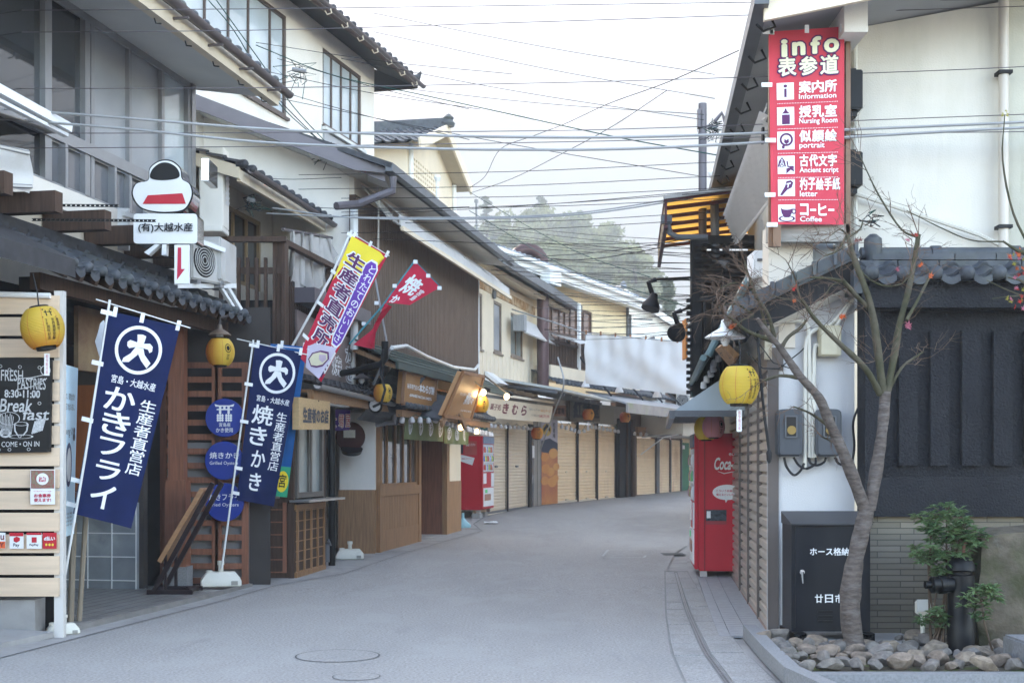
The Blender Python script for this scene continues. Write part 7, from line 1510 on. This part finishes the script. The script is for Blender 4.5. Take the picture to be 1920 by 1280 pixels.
for _ in range(5000):
    y = rg.uniform(8.9,10.45); x = rg.uniform(2.02,4.15); s_ = rg.uniform(.055,.12)
    if x > 2.2 and x < 3.15 and y > 10.12: continue
    if math.hypot(x-2.64,y-9.85) < .12 or math.hypot(x-3.42,y-9.75) < .17 or (x > 3.55 and y > 9.9) or (x > 3.75 and y > 9.3): continue
    if any(math.hypot(x-a,y-b) < (s_+c_)*.80 for a,b,c_ in placed): continue
    placed.append((x,y,s_)); o = bpy.data.objects.new('river_stone',sts[cnt % 12]); COL.objects.link(o); o.location = (x,y,.05+s_*.42); o.scale = (s_,s_,s_); o.rotation_euler = (rg.uniform(-.3,.3),rg.uniform(-.3,.3),rg.uniform(0,6.28)); cnt += 1
    tag(o,'loose river stone lying in the planting bed at the tree foot','stone','river stones in the planting bed')
    if cnt >= 150: break
# hydrant post
t = T('hydrant_post','black standing hydrant post with side outlet in the planting bed','hydrant',(3.42,9.75,.05)); O = V((3.42,9.75,.05))
t.part('barrel',MB().lathe([(.102,0),(.102,.25),(.097,.26),(.097,.60),(.08,.61),(.08,.66)],O,None,24),m_black,smooth=True); t.part('cap',MB().lathe([(.095,.63),(.105,.64),(.10,.68),(.07,.73),(.045,.75),(.015,.755)],O,None,24),m_black,smooth=True)
a = O+V((-.08,-.03,.53)); t.part('outlet',MB().lathe([(.06,0),(.06,.05),(.07,.055),(.07,.1),(.06,.105),(.062,.16),(.03,.165),(.03,.21)],a,a+V((-1,-.1,0)),18),m_black,smooth=True); t.part('hook',MB().tube([O+V((.02,0,.77)),O+V((.025,0,.83)),O+V((.04,0,.84))],.012,6),mat('rust',(.16,.07,.05)))
# boulder
bm = bmesh.new(); bmesh.ops.create_cube(bm,size=1); bmesh.ops.subdivide_edges(bm,edges=bm.edges[:],cuts=14,use_grid_fill=True)
for v in bm.verts:
    p = v.co; k = 1-.12*max(0,p.z); q_ = V((p.x*1.0*k,p.y*.75*k,p.z*.92)); r_ = q_.length; q_ = q_.lerp(q_.normalized()*.52,.22); q_ += V((1,1,.6))*.05*noise.noise(p*2.3)+V((.6,.6,1))*.03*noise.noise(p*6); v.co = V((q_.x,q_.y,q_.z))
mb = MB(); mb.v = [v.co+V((4.06,10.2,.52)) for v in bm.verts]; mb.f = [tuple(v.index for v in f.verts) for f in bm.faces]; bm.free()
solo('boulder','large mossy boulder at the right edge behind the hydrant','boulder',mb,stain(stain(mat('mossy_rock',(.12,.10,.075),.9,.3,7,.6,25,bd=.02),(.055,.06,.025),2.2,.48,.62),(.2,.2,.19),3,.6,.75),smooth=True)
solo('stone_block','squared grey granite block at the bottom right corner','block',MB().box((3.62,8.9,0),(4.6,9.45,.24)),stain(mat('block_granite',(.19,.19,.2),.8,.2,40,.4,60),(.12,.12,.11),3,.5,.65),bevel=.015)
t = T('outlet_box','small grey outlet box on a post by the brick plinth','outlet box',at(1728,1205,10.3)); t.part('case',MB().box(at(1722,1152,10.25),at(1743,1125,10.35)),m_wplas,bevel=.008); t.part('post',MB().tube([at(1730,1215,10.35),at(1730,1150,10.35)],.018,8),m_wplas); t.part('cover',MB().box(at(1720,1146,10.235),at(1741,1123,10.25)),m_soffit)
# shrub
m_bush = mat('glossy_shrub_leaf',(.065,.13,.055),.45,.35,6,tr=.25,c2=(.19,.27,.12)); m_stem = mat('shrub_stem',(.10,.07,.05),.8,.2)
def whorl(mb, c, rg, n=9, L=.075):
    for k in range(n):
        a = 2*math.pi*k/n+rg.uniform(-.3,.3); el = rg.uniform(-.35,.6); d_ = V((math.cos(a)*math.cos(el),math.sin(a)*math.cos(el),math.sin(el))); s_ = d_.cross(V((0,0,1))).normalized()*L*.17; l_ = L*rg.uniform(.7,1.2); m_ = c+d_*l_*.55+V((0,0,.006))
        mb.add([c,m_-s_,c+d_*l_-V((0,0,l_*.12)),m_+s_],[(0,1,2,3)])
rg = random.Random(5); t = T('evergreen_shrub','small evergreen shrub with glossy leaf whorls beside the hydrant','shrub',(3.25,9.85,.05)); st = MB(); lf_ = MB(); O = V((3.28,9.85,.05))
cl_ = [((1775,960),45,26,10),((1745,990),45,35,12),((1800,1000),60,40,20),((1740,1040),55,30,16),((1790,1045),50,35,16),((1815,1010),35,35,8),((1760,1070),20,15,4),((1745,1155),40,22,8),((1770,1165),20,14,4)]
for (cx,cy),rx_,ry_,n_ in cl_:
    hub = at(cx,cy,9.85); st.tube([O+V((rg.uniform(-.1,.05),rg.uniform(-.05,.05),0)),O.lerp(hub,.5)+V((rg.uniform(-.05,.05),0,0)),hub-V((0,0,.03))],[.011,.008,.005],6)
    for k in range(n_*2):
        p = at(cx+rg.gauss(0,.33)*rx_,cy+rg.gauss(0,.36)*ry_,9.85+rg.gauss(0,.08)); st.tube([hub,hub.lerp(p,.6)-V((0,0,.01)),p],.0028,4); whorl(lf_,p,rg)
t.part('stem',st,m_stem); t.part('foliage',lf_,m_bush)
t = T('evergreen_shrub','thin young shrub with sparse leaves between hydrant and boulder','shrub',(3.65,9.6,.05)); st = MB(); lf_ = MB(); O = V((3.60,9.55,.05))
st.tube([O,at(1855,1200,9.5),at(1845,1165,9.5),at(1840,1120,9.5)],[.009,.007,.006,.004],6)
for (cx,cy,n_) in ((1840,1110,9),(1825,1120,5),(1860,1105,5),(1838,1150,4),(1845,1135,3)):
    for k in range(n_): p = at(cx+rg.gauss(0,10),cy+rg.gauss(0,7),9.5+rg.gauss(0,.05)); st.tube([at(1842,1125,9.5),p],.002,4); whorl(lf_,p,rg)
t.part('stem',st,m_stem); t.part('foliage',lf_,m_bush)
# ---- bare maple
m_mbark = stain(mat('maple_bark',(.105,.085,.074),.9,.4,16,.9,34,st=(1,1,3.0)),(.17,.15,.14),6,.5,.65,(1,1,4)); m_mbark.node_tree.nodes['Bump'].inputs['Strength'].default_value = 1.0; m_mgreen = stain(mat('green_maple_bark',(.06,.058,.032),.8,.25,12,.2,60),(.11,.09,.07),3,.45,.65); m_twig = mat('maple_twig',(.13,.085,.06),.8,.3,8)
t = T('maple_tree','bare maple with two crooked stems growing from the planting bed','tree',(2.64,9.85,.05))
DT = 9.85
def limb(pts, r0, r1, mb, d=DT, dd=0.0):
    P = [at(x,y,d+dd*i/(len(pts)-1)) for i,(x,y) in enumerate(pts)]; Q_ = []
    for i in range(len(P)-1):
        a,b = P[i],P[i+1]; pa = P[i-1] if i else a*2-b; pb = P[i+2] if i+2 < len(P) else b*2-a
        for k in range(4): s_ = k/4; Q_.append(.5*((2*a)+(b-pa)*s_+(2*pa-5*a+4*b-pb)*s_*s_+(3*a-pa-3*b+pb)*s_**3))
    Q_.append(P[-1]); n_ = len(Q_); mb.tube(Q_,[(r0+(r1-r0)*i/(n_-1))*(1+.06*math.sin(i*2.3)+.07*math.sin(i*.9+r0*90)) for i in range(n_)],10); return Q_
px2 = DT/FPX
tk = MB(); limb([(1606,1240),(1594,1150),(1598,1080),(1612,1010),(1628,945)],22*px2,13.5*px2,tk); 
limb([(1604,1225),(1606,1245)],26*px2,31*px2,tk)
t.part('trunk',tk,m_mbark,smooth=True)
lb = MB(); limbs = []
limbs.append((limb([(1622,955),(1590,870),(1555,790),(1535,745),(1500,705),(1465,655),(1440,625),(1420,597)],12.5*px2,3.5*px2,lb,DT,-.4),1.0))
limbs.append((limb([(1630,955),(1645,870),(1655,800),(1660,735)],12.5*px2,9.5*px2,lb,DT,.1),.1))
t.part('main_stem',lb,m_mbark,smooth=True)
gb = MB(); DB = DT+.1
for pts,r0,r1,dd in (([(1662,740),(1678,660),(1686,610),(1702,550),(1714,490),(1722,440)],9,5,.2),([(1656,740),(1645,650),(1632,570),(1605,495),(1588,440)],10,5,-.1),([(1650,738),(1622,690),(1570,640),(1530,600),(1502,560)],8,3,-.5),([(1632,580),(1606,555),(1580,525)],6,4,-.2),([(1664,735),(1690,690),(1712,672),(1730,660)],4,2,.3),
    ([(1450,640),(1400,620),(1375,600),(1360,590)],5,2,-.3),([(1440,628),(1424,570),(1408,530),(1396,490)],4,2,-.2),([(1452,632),(1440,590),(1420,560),(1408,540)],5,3,-.2),([(1500,708),(1462,704),(1430,714)],5,2.5,-.3),([(1465,652),(1478,632),(1500,615),(1512,600)],5,3,.0),
    ([(1556,800),(1520,775),(1488,762)],4,1.5,-.3),([(1575,835),(1555,825),(1540,818)],3,1.2,-.2),([(1578,527),(1555,522),(1520,520)],4,2,-.3),([(1580,527),(1560,535),(1548,552)],2,1,-.2),([(1588,442),(1570,470),(1545,480)],3,1.5,-.2),([(1590,445),(1612,430),(1618,415)],3,1.5,.1),
    ([(1722,445),(1690,430),(1650,370),(1625,320),(1612,290)],3,1,.1),([(1588,470),(1620,515),(1655,535),(1690,532),(1708,510)],2.5,1.5,.0),([(1700,600),(1722,560),(1742,520),(1745,510)],4,2,.2),([(1655,700),(1650,680),(1640,675)],3,1,0),([(1500,560),(1490,520),(1478,495)],2.5,1,-.2),([(1505,565),(1470,560),(1440,552)],2,1,-.3),([(1405,540),(1380,530),(1350,540)],2,1,-.3),([(1412,590),(1380,570),(1345,575)],3,1,-.3),([(1412,592),(1392,600),(1365,622)],2.5,1,-.3),([(1588,440),(1575,430),(1560,440)],2.5,1,-.1)):
    limbs.append((limb(pts,r0*.85*px2,r1*.85*px2,gb,DB,dd),.9))
t.part('branch',gb,m_mgreen,smooth=True)
tw = MB(); rg = random.Random(17)
def twig(p, d_, L, r, depth):
    q_ = p+d_*L; m_ = p.lerp(q_,.5)+V((rg.gauss(0,.07),rg.gauss(0,.07),rg.gauss(0,.05)))*L; tw.tube([p,m_,q_],[r,r*.8,r*.45],4,False); ends.append(q_)
    if depth:
        for k in range(rg.choice((1,2,2,3))): s_ = rg.uniform(.3,1); pp = p.lerp(q_,s_); nd = (d_+V((rg.gauss(0,.6),rg.gauss(0,.6),rg.gauss(.05,.5)))).normalized(); twig(pp,nd,L*rg.uniform(.4,.75),r*.65,depth-1)
ends = []
for Q_,k in limbs[2:]:
    n_ = len(Q_)
    for i in range(int(n_*.4),n_,2):
        if rg.random() < 1.0: d_ = (Q_[i]-Q_[i-1]).normalized(); nd = (d_*.8+V((rg.gauss(0,.6),rg.gauss(0,.5),rg.gauss(.2,.5)))).normalized(); twig(Q_[i],nd,rg.uniform(.10,.32),.0032,2)
    d_ = (Q_[-1]-Q_[-2]).normalized()
    for _ in range(2): twig(Q_[-1],(d_+V((rg.gauss(0,.4),rg.gauss(0,.4),rg.gauss(.1,.3)))).normalized(),rg.uniform(.15,.35),.0035,2)
for cx,cy,n_ in ((1405,530,8),(1400,590,7),(1370,575,5),(1430,560,6),(1510,590,8),(1590,450,8),(1720,450,6),(1380,540,4),(1420,600,4)):
    for _ in range(n_): p = at(cx+rg.gauss(0,14),cy+rg.gauss(0,14),DT-.3+rg.gauss(0,.1)); twig(p,V((rg.gauss(-.3,.8),rg.gauss(0,.5),rg.gauss(.15,.7))).normalized(),rg.uniform(.12,.3),.003,2)
t.part('twig',tw,m_twig)
lfm = {}
def mleaf(mb,c,s,rg):
    n_ = V((rg.gauss(0,.5),-1,rg.gauss(0,.5))).normalized(); x_ = n_.cross(V((rg.gauss(0,.4),0,1))).normalized(); y_ = x_.cross(n_); pts = []
    for k in range(14): a = 2*math.pi*k/14*.86-1.05; r_ = s*.82*(rg.uniform(.75,1.1)*(1 if 4 < k < 10 else .72) if k % 2 else .3); pts.append(c+x_*math.cos(a)*r_+y_*math.sin(a)*r_+n_*rg.uniform(-.2,.2)*s)
    mb.add([c]+pts,[(0,1+k,1+(k+1)%14) for k in range(14)])
m_lr = mat('scarlet_maple_leaf',(.45,.04,.03),.6,.3,12,tr=.4); m_lp = mat('pink_maple_leaf',(.5,.16,.22),.6,.3,12,tr=.4); m_lo = mat('orange_maple_leaf',(.55,.13,.04),.6,.3,12,tr=.4); m_ly = mat('yellow_green_maple_leaf',(.35,.32,.05),.6,.3,12,tr=.4)
for i,(x,y,s,m_) in enumerate(((1374,612,.05,m_lo),(1489,540,.035,m_lr),(1489,563,.03,m_lo),(1715,442,.04,m_lr),(1700,450,.03,m_lp),(1611,452,.045,mat('brown_maple_leaf',(.2,.07,.06),.6,.2)),(1682,506,.035,m_lp),(1581,593,.045,m_lo),(1702,612,.06,m_lp),(1745,517,.04,m_lo),(1725,500,.03,m_lo),(1390,538,.03,m_lo))):
    l = MB(); 
    for _ in range(2): mleaf(l,at(x+rg.gauss(0,2),y+rg.gauss(0,2),DT-.2),s,rg)
    t.part('leaf',l,m_)
# second maple reaching in from beyond the right edge
t = T('maple_tree','maple branch with scarlet and green leaves reaching in at the right edge','tree',at(1990,1200,10.0))
b = MB(); limb([(1990,1240),(1985,900),(1975,620),(1962,510)],18*px2,8*px2,b,10.0); t.part('trunk',b,m_mbark,smooth=True); b = MB(); limb([(1962,512),(1930,480),(1905,468),(1880,452)],6*px2,2*px2,b,10.0); limb([(1880,453),(1820,450),(1760,425),(1700,395)],1.6*px2,.8*px2,b,10.0); limb([(1965,580),(1920,530),(1890,520)],4*px2,1.5*px2,b,10.0); limb([(1930,560),(1880,540),(1850,525)],1.8*px2,.8*px2,b,10.0); limb([(1975,600),(1930,560),(1900,555),(1860,560)],2*px2,.8*px2,b,10.0); limb([(1940,480),(1900,400),(1880,300),(1884,215)],3*px2,1*px2,b,10.0); t.part('branch',b,m_mgreen,smooth=True)
for m_,n_ in ((m_lr,13),(m_lo,7),(m_ly,9),(m_lp,6)):
    l = MB()
    for _ in range(n_): mleaf(l,at(1912+rg.gauss(0,14),rg.uniform(462,580),10.0+rg.gauss(0,.1)),.038,rg)
    t.part('leaf_cluster',l,m_)
l = MB()
for _ in range(5): mleaf(l,at(1886+rg.gauss(0,4),216+rg.gauss(0,4),10),.025,rg)
t.part('leaf_cluster',l,m_ly)
# ================================================================ overhead wires
def wire(lab, pts, d0, d1, r, m, nm='overhead_wire', grp='thin overhead wires'):
    n = len(pts); P = []
    xs = [p[0] for p in pts]
    for i in range(n):
        k = (xs[i]-xs[0])/(xs[-1]-xs[0]) if xs[-1] != xs[0] else 0; P.append(at(pts[i][0],pts[i][1],1/((1-k)/d0+k/d1)))
    Q_ = []
    for i in range(n-1):
        a,b = P[i],P[i+1]; pa = P[i-1] if i else a*2-b; pb = P[i+2] if i+2 < n else b*2-a
        for k in range(6): s_ = k/6; Q_.append(.5*((2*a)+(b-pa)*s_+(2*pa-5*a+4*b-pb)*s_*s_+(3*a-pa-3*b+pb)*s_**3))
    Q_.append(P[-1]); return solo(nm,lab,'wire',MB().tube(Q_,r,5),m,grp)
thin = 'thin dark wire crossing the street between the facing houses'
near = (('topmost thin wire running right across the picture',[(-60,20),(480,17),(960,11),(1460,4),(1980,-2)],12.5,11.0),
 ('second thin wire from the top running right across the picture',[(-60,61),(480,57),(960,43),(1240,34),(1980,10)],12.5,11.0),
 ('thin wire passing level with the top of the banner lettering',[(-60,166),(480,165),(960,157),(1240,150),(1720,134),(1980,122)],12.5,11.0),
 ('thin wire just above the upper twisted cable',[(-60,250),(480,249),(960,246),(1240,240),(1720,222),(1980,212)],12.5,11.0),
 ('thin reddish wire just below the lower twisted cable',[(-60,278),(480,275),(960,268),(1240,262),(1720,250),(1980,246)],12.5,11.0))
def longer(p):
    (x0,y0),(x1,y1) = p[0],p[1]; (x2,y2),(x3,y3) = p[-2],p[-1]
    return [(x0-420,y0+(y0-y1)/(x1-x0)*420-4)]+p+[(x3+420,y3+(y3-y2)/(x3-x2)*420-4)]
for lab,p,a,b in near: wire(lab,longer(p),a,b,.004,m_wireg if False else m_purple,grp='thin wires spanning the whole picture')
wire('upper thick twisted steel cable sagging across the whole picture',longer([(-60,199),(240,222),(480,241),(700,251),(960,257),(1240,256),(1720,238),(1980,226)]),12,10.8,.0125,m_wireg,'overhead_cable','twisted steel cables')
wire('lower thick twisted steel cable sagging across the whole picture',longer([(-60,218),(240,242),(480,266),(700,276),(960,281),(1240,277),(1720,250),(1980,236)]),12,10.8,.0125,m_wireg,'overhead_cable','twisted steel cables')
for a,b in (((560,328),(1345,304)),((560,355),(1350,330)),((640,372),(1360,352)),((500,385),(880,388)),((640,391),(1370,372)),((640,405),(1400,350)),((640,398),(1400,356)),((760,418),(1330,398)),((640,437),(1320,412)),((420,327),(640,333)),((700,448),(1290,455)),((520,110),(880,205)),((480,80),(960,139)),((700,25),(1340,140)),((700,60),(1340,185)),((640,110),(1320,225)),((700,160),(1320,215)),((480,130),(900,205)),((500,180),(1310,330)),((470,155),(880,262))):
    m_ = ((a[0]+b[0])/2, (a[1]+b[1])/2+6); wire(thin,[a,m_,b],19,16.5,.0045,m_wire)
rg = random.Random(9)
for i in range(34):
    y0 = 420+i*6.5+rg.uniform(-6,6); y1 = 455+i*5.2+rg.uniform(-14,14); x0 = rg.choice((900,905,890,920,960)) if y0 < 520 else rg.choice((1000,1020,1040)); 
    if y1 > 640: continue
    wire('thin dark wire in the dense fan of wires over the bend of the street',[(x0,y0),((x0+1296)/2,(y0+y1)/2+4),(1297,y1)],29,18.5,.005,m_wire,grp='fan of thin wires over the bend')
for lab,p,a,b,m_,r in (('long dark green cable slanting down from the white house to the brown pole',[(480,85),(620,140),(800,180),(960,215),(1160,258),(1350,292)],21,16,m_wiregr,.0075),
 ('green cable slanting down across the near hill trees',[(880,395),(1060,500),(1180,540),(1297,578)],27,18,m_wiregr,.0075),
 ('dark cable slanting steeply past the two spot lamps',[(880,360),(1000,430),(1100,480),(1220,520)],27,18.5,m_wiregr,.006),
 ('kinked cable climbing from the cream gable to the right hand gutter',[(880,353),(910,330),(938,280),(1000,255),(1060,232),(1140,195),(1250,155),(1385,95)],28,13,m_wire,.006),
 ('pair of fine wires rising from the antenna towards the hill',[(882,362),(960,335),(1060,285),(1150,236),(1250,170)],30,18,m_wire,.006),
 ('steep green cable dropping past the tall windows to the cable bundle',[(390,0),(440,60),(520,190),(605,270)],17,19.5,m_wiregr,.0075),
 ('second steep green cable beside it dropping to the cable bundle',[(405,0),(470,90),(550,200),(612,268)],17,19.5,m_wiregr,.0075),
 ('steep dark cable from the top left roof to the cable bundle',[(300,0),(380,60),(470,130),(540,205),(605,270)],16,19.5,m_wire,.0075),
 ('upper black service cable fanning to the slatted house',[(900,484),(1060,478),(1200,463),(1297,445)],30,18,m_wire,.0075),
 ('lower black service cable fanning to the slatted house',[(880,490),(1080,487),(1180,475),(1297,452)],30,18,m_wire,.009),
 ('pale double wire running from the balcony eave across the slat wall',[(510,390),(700,410),(1050,405),(1300,372)],17,17,m_wireg,.010),
 ('pale wire running just below the double wire from the balcony eave',[(500,400),(700,408),(1050,402),(1330,362)],17,17,m_wireg,.009),
 ('pale rope running from the flue pipe to the white street cloth',[(960,580),(1040,605),(1100,626)],33,31,m_wireg,.018),
 ('pale rope slanting down in front of the fruit poster',[(1046,670),(1057,720),(1040,770),(1014,840)],33,35,m_wireg,.022)):
    wire(lab,p,a,b,r,m_,grp=None)
# cable bundles with closures
def bundle(lab, c, d, n, s, seed, grp):
    rg = random.Random(seed); t = T('cable_bundle',lab,'cable bundle',at(c[0],c[1],d),0,grp); b = MB(); g_ = MB()
    for k in range(n):
        P = [at(c[0]+rg.gauss(0,s*.25),c[1]+rg.gauss(0,s*.25),d)]
        for j in range(5): P.append(at(c[0]+rg.gauss(0,s*.5),c[1]+s*.25*j+rg.gauss(0,s*.25),d+rg.gauss(0,.05)))
        (g_ if k % 3 == 0 else b).tube(P,.006,5)
    t.part('cable',b,m_wire)
    if g_.v: t.part('green_cable',g_,m_wiregr)
    if n > 4: t.part('closure',MB().tube([at(c[0]-s*.3,c[1]+2,d),at(c[0]+s*.35,c[1]+6,d)],.035,8),m_alu)
bundle('tangle of cables tied at the corner beneath the purple barge board',(612,275),19.2,9,30,1,'cable tangles')
bundle('tangle of cables round the brown pole beside the right hand gutter',(1335,235),17.6,9,26,2,'cable tangles')
bundle('looped cables with a grey closure before the tall white house windows',(560,128),20.5,6,40,3,'cable tangles')
bundle('small tangle of cable ends beneath the balcony eave',(470,372),16.6,8,22,4,'cable tangles')
bundle('cable tails drooping from the conduit above the lean to roof',(1635,405),11.4,3,20,5,'cable tangles')
# antenna and small street fittings
solo('antenna_pole','thin antenna pole rising above the cream gable house roofline','antenna',MB().tube([at(894,470,30),at(893,378,30)],.025,6).tube([at(893,374,30),at(893,380,30)],.05,6),m_wireg)
solo('vent_pole','short white vent pole in front of the cream gable house','pole',MB().tube([at(820,395,29),at(820,340,29)],.04,6).lathe([(.05,0),(.08,.08),(.05,.14)],at(820,340,29),None,10),m_wpipe)
solo('roof_lamp','small round white lamp on a thin stem by the right hand gutter','lamp',MB().tube([at(1336,380,17.5),at(1335,330,17.5)],.015,6).lathe([(.03,0),(.055,.05),(.055,.08),(.02,.11)],at(1335,333,17.5),None,12),m_wht,smooth=True)
# ---------------------------------------------------------------- hillside trees
m_bark = mat('tree_bark', (.10,.085,.07), .9, .3, 8, .3, 40)
m_leafy = mat('hill_foliage', (.055,.075,.02), .7, .4, .25, tr=.35, c2=(.36,.38,.17))
m_pine = mat('pine_foliage', (.035,.06,.03), .8, .4, .4, tr=.15, c2=(.07,.10,.045))
def leafball(mb, c, r, n, rg, size, flat=1.0):
    for _ in range(n):
        p = V((rg.gauss(0,1), rg.gauss(0,1), rg.gauss(0,1))).normalized()*r*(rg.random()**.35); p.z *= flat; p += c
        a = V((rg.gauss(0,1), rg.gauss(0,1), rg.gauss(0,1))).normalized(); b = a.orthogonal().normalized(); s = size*rg.uniform(.6,1.4)
        mb.add([p-a*s, p+b*s*.6, p+a*s, p-b*s*.6], [(0,1,2,3)])
def round_tree(name, lab, base, H, Wd, seed, leaf=m_leafy, n=34, size=.42, z0=.25, group='trees on the near hill'):
    rg = random.Random(seed); t = T(name, lab, 'tree', base, 0, group); base = V(base)
    tk = MB().tube([base, base+V((.2,0,H*.3)), base+V((-.2,.2,H*.7))], [H*.03, H*.022, H*.008], 7); cr = MB()
    for i in range(n):
        h = rg.uniform(z0, 1); a = rg.uniform(0, 2*math.pi); q = math.sin(math.pi*min(1, (h-z0)/(1-z0)*.88+.1))**.7
        p = base+V((math.cos(a)*Wd/2*q*rg.uniform(.35,1), math.sin(a)*Wd/2*q*rg.uniform(.35,1), H*h))
        tk.tube([base+V((0,0,H*min(h,.6)*.7)), (base+V((0,0,H*h*.8))+p)/2, p], [H*.008, H*.005, H*.002], 4)
        leafball(cr, p, Wd*.17*rg.uniform(.7,1.25), 150, rg, size, .8)
    t.part('trunk', tk, m_bark); t.part('crown', cr, leaf)
def pine_tree(name, lab, base, H, Wd, seed, group='trees on the near hill', z0=.3):
    rg = random.Random(seed); t = T(name, lab, 'tree', base, 0, group); base = V(base)
    tk = MB().tube([base, base+V((.3,0,H*.5)), base+V((0,.2,H))], [H*.025, H*.016, H*.004], 7); cr = MB()
    for i in range(26):
        h = z0+(1-z0)*(i/25); q = (1-((h-z0)/(1-z0))**1.4)*.9+.12; a = i*2.4+rg.random()
        p = base+V((math.cos(a)*Wd/2*q, math.sin(a)*Wd/2*q, H*h)); tk.tube([base+V((0,0,H*h-.4)), p], [.09, .03], 4)
        for k in range(3): leafball(cr, base+V((0,0,H*h))+(p-base-V((0,0,H*h)))*(.45+.3*k), Wd*.11, 45, rg, .4, .35)
    t.part('trunk', tk, m_bark); t.part('crown', cr, m_pine)
def hz_(px, d): x = (px-960)/FPX*d; return (x, d, h_near(x, d)-.4)
K_ = 2.55
for (px, d, pt, wpx, sd, nm, lab) in (
    (955,150,415,130,1,'broadleaf_tree','leftmost pale rounded tree of the clump on the near hill'),
    (1005,156,402,150,2,'broadleaf_tree','tall rounded tree left of centre in the hill clump, below the taller pine'),
    (1080,150,415,150,3,'broadleaf_tree','broad rounded tree in the middle of the hill clump'),
    (1135,146,432,130,4,'broadleaf_tree','rounded tree right of centre in the hill clump'),
    (1175,142,470,110,5,'broadleaf_tree','low dark rounded tree at the right end of the hill clump'),
    (935,140,480,120,6,'broadleaf_tree','low front tree at the left foot of the hill clump'),
    (1040,138,470,150,8,'broadleaf_tree','low front tree at the middle foot of the hill clump'),
    (1110,136,480,140,9,'broadleaf_tree','low front tree at the right foot of the hill clump'),
    (925,112,515,130,21,'broadleaf_tree','lowest front tree of the hill clump, first from the left roofs'),(985,108,520,140,22,'broadleaf_tree','lowest front tree of the hill clump behind the hooked flue pipe'),(1050,110,512,140,23,'broadleaf_tree','lowest front tree of the hill clump behind the tiled yellow house roof'),(1115,107,518,140,24,'broadleaf_tree','lowest front tree of the hill clump behind the round ridge ornament'),(1175,112,510,120,25,'broadleaf_tree','lowest front tree of the hill clump left of the lone conifer'),(1218,118,512,90,26,'broadleaf_tree','lowest front tree at the right tip of the hill clump beside the lone conifer')):
    d *= K_; b = hz_(px, d); H = CH+(HZ-pt)/FPX*d-b[2]; round_tree(nm, lab, b, H, wpx/FPX*d*1.1, sd, size=.8)
rg2 = random.Random(4)
for i in range(18):
    px = 915+i*17+rg2.uniform(-8,8); d = rg2.uniform(250,330); top = 440+rg2.uniform(0,55)+max(0,(px-1130))*.45
    b = hz_(px, d); H = max(6, CH+(HZ-top)/FPX*d-b[2]); round_tree('broadleaf_tree','rounded crown packed among others low in the hill clump', b, H, rg2.uniform(70,105)/FPX*d, 40+i, n=20, size=.7)
for (px, d, pt, wpx, sd, lab) in ((1015,160,372,70,11,'taller layered pine rising above the left of the hill clump'),(1088,160,398,44,12,'smaller pine tip rising above the right of the hill clump'),(1252,95,528,60,13,'pale conifer standing alone above the roofs right of the hill clump'),(912,150,372,60,14,'thin sparse tree behind the antenna left of the hill clump')):
    d *= K_ if d > 100 else 1.3; b = hz_(px, d); H = CH+(HZ-pt)/FPX*d-b[2]; pine_tree('pine_tree', lab, b, H, wpx/FPX*d, sd, z0=.55 if d > 140 else .2)
# ---------------------------------------------------------------- haze
hm = bpy.data.materials.new('morning_haze'); hm.use_nodes = True; N = hm.node_tree.nodes; N.remove(N['Principled BSDF'])
pv = N.new('ShaderNodeVolumePrincipled'); pv.inputs['Color'].default_value = (.88,.88,.89,1); pv.inputs['Density'].default_value = .00118; pv.inputs['Anisotropy'].default_value = -.1
hm.node_tree.links.new(pv.outputs[0], N['Material Output'].inputs['Volume'])
hb = MB().box((-3900,-70,-20),(3900,3300,1050)); o = mkobj('haze', hb, hm); o['kind'] = 'stuff'; o['label'] = 'pale morning haze filling the valley'; o['category'] = 'haze'
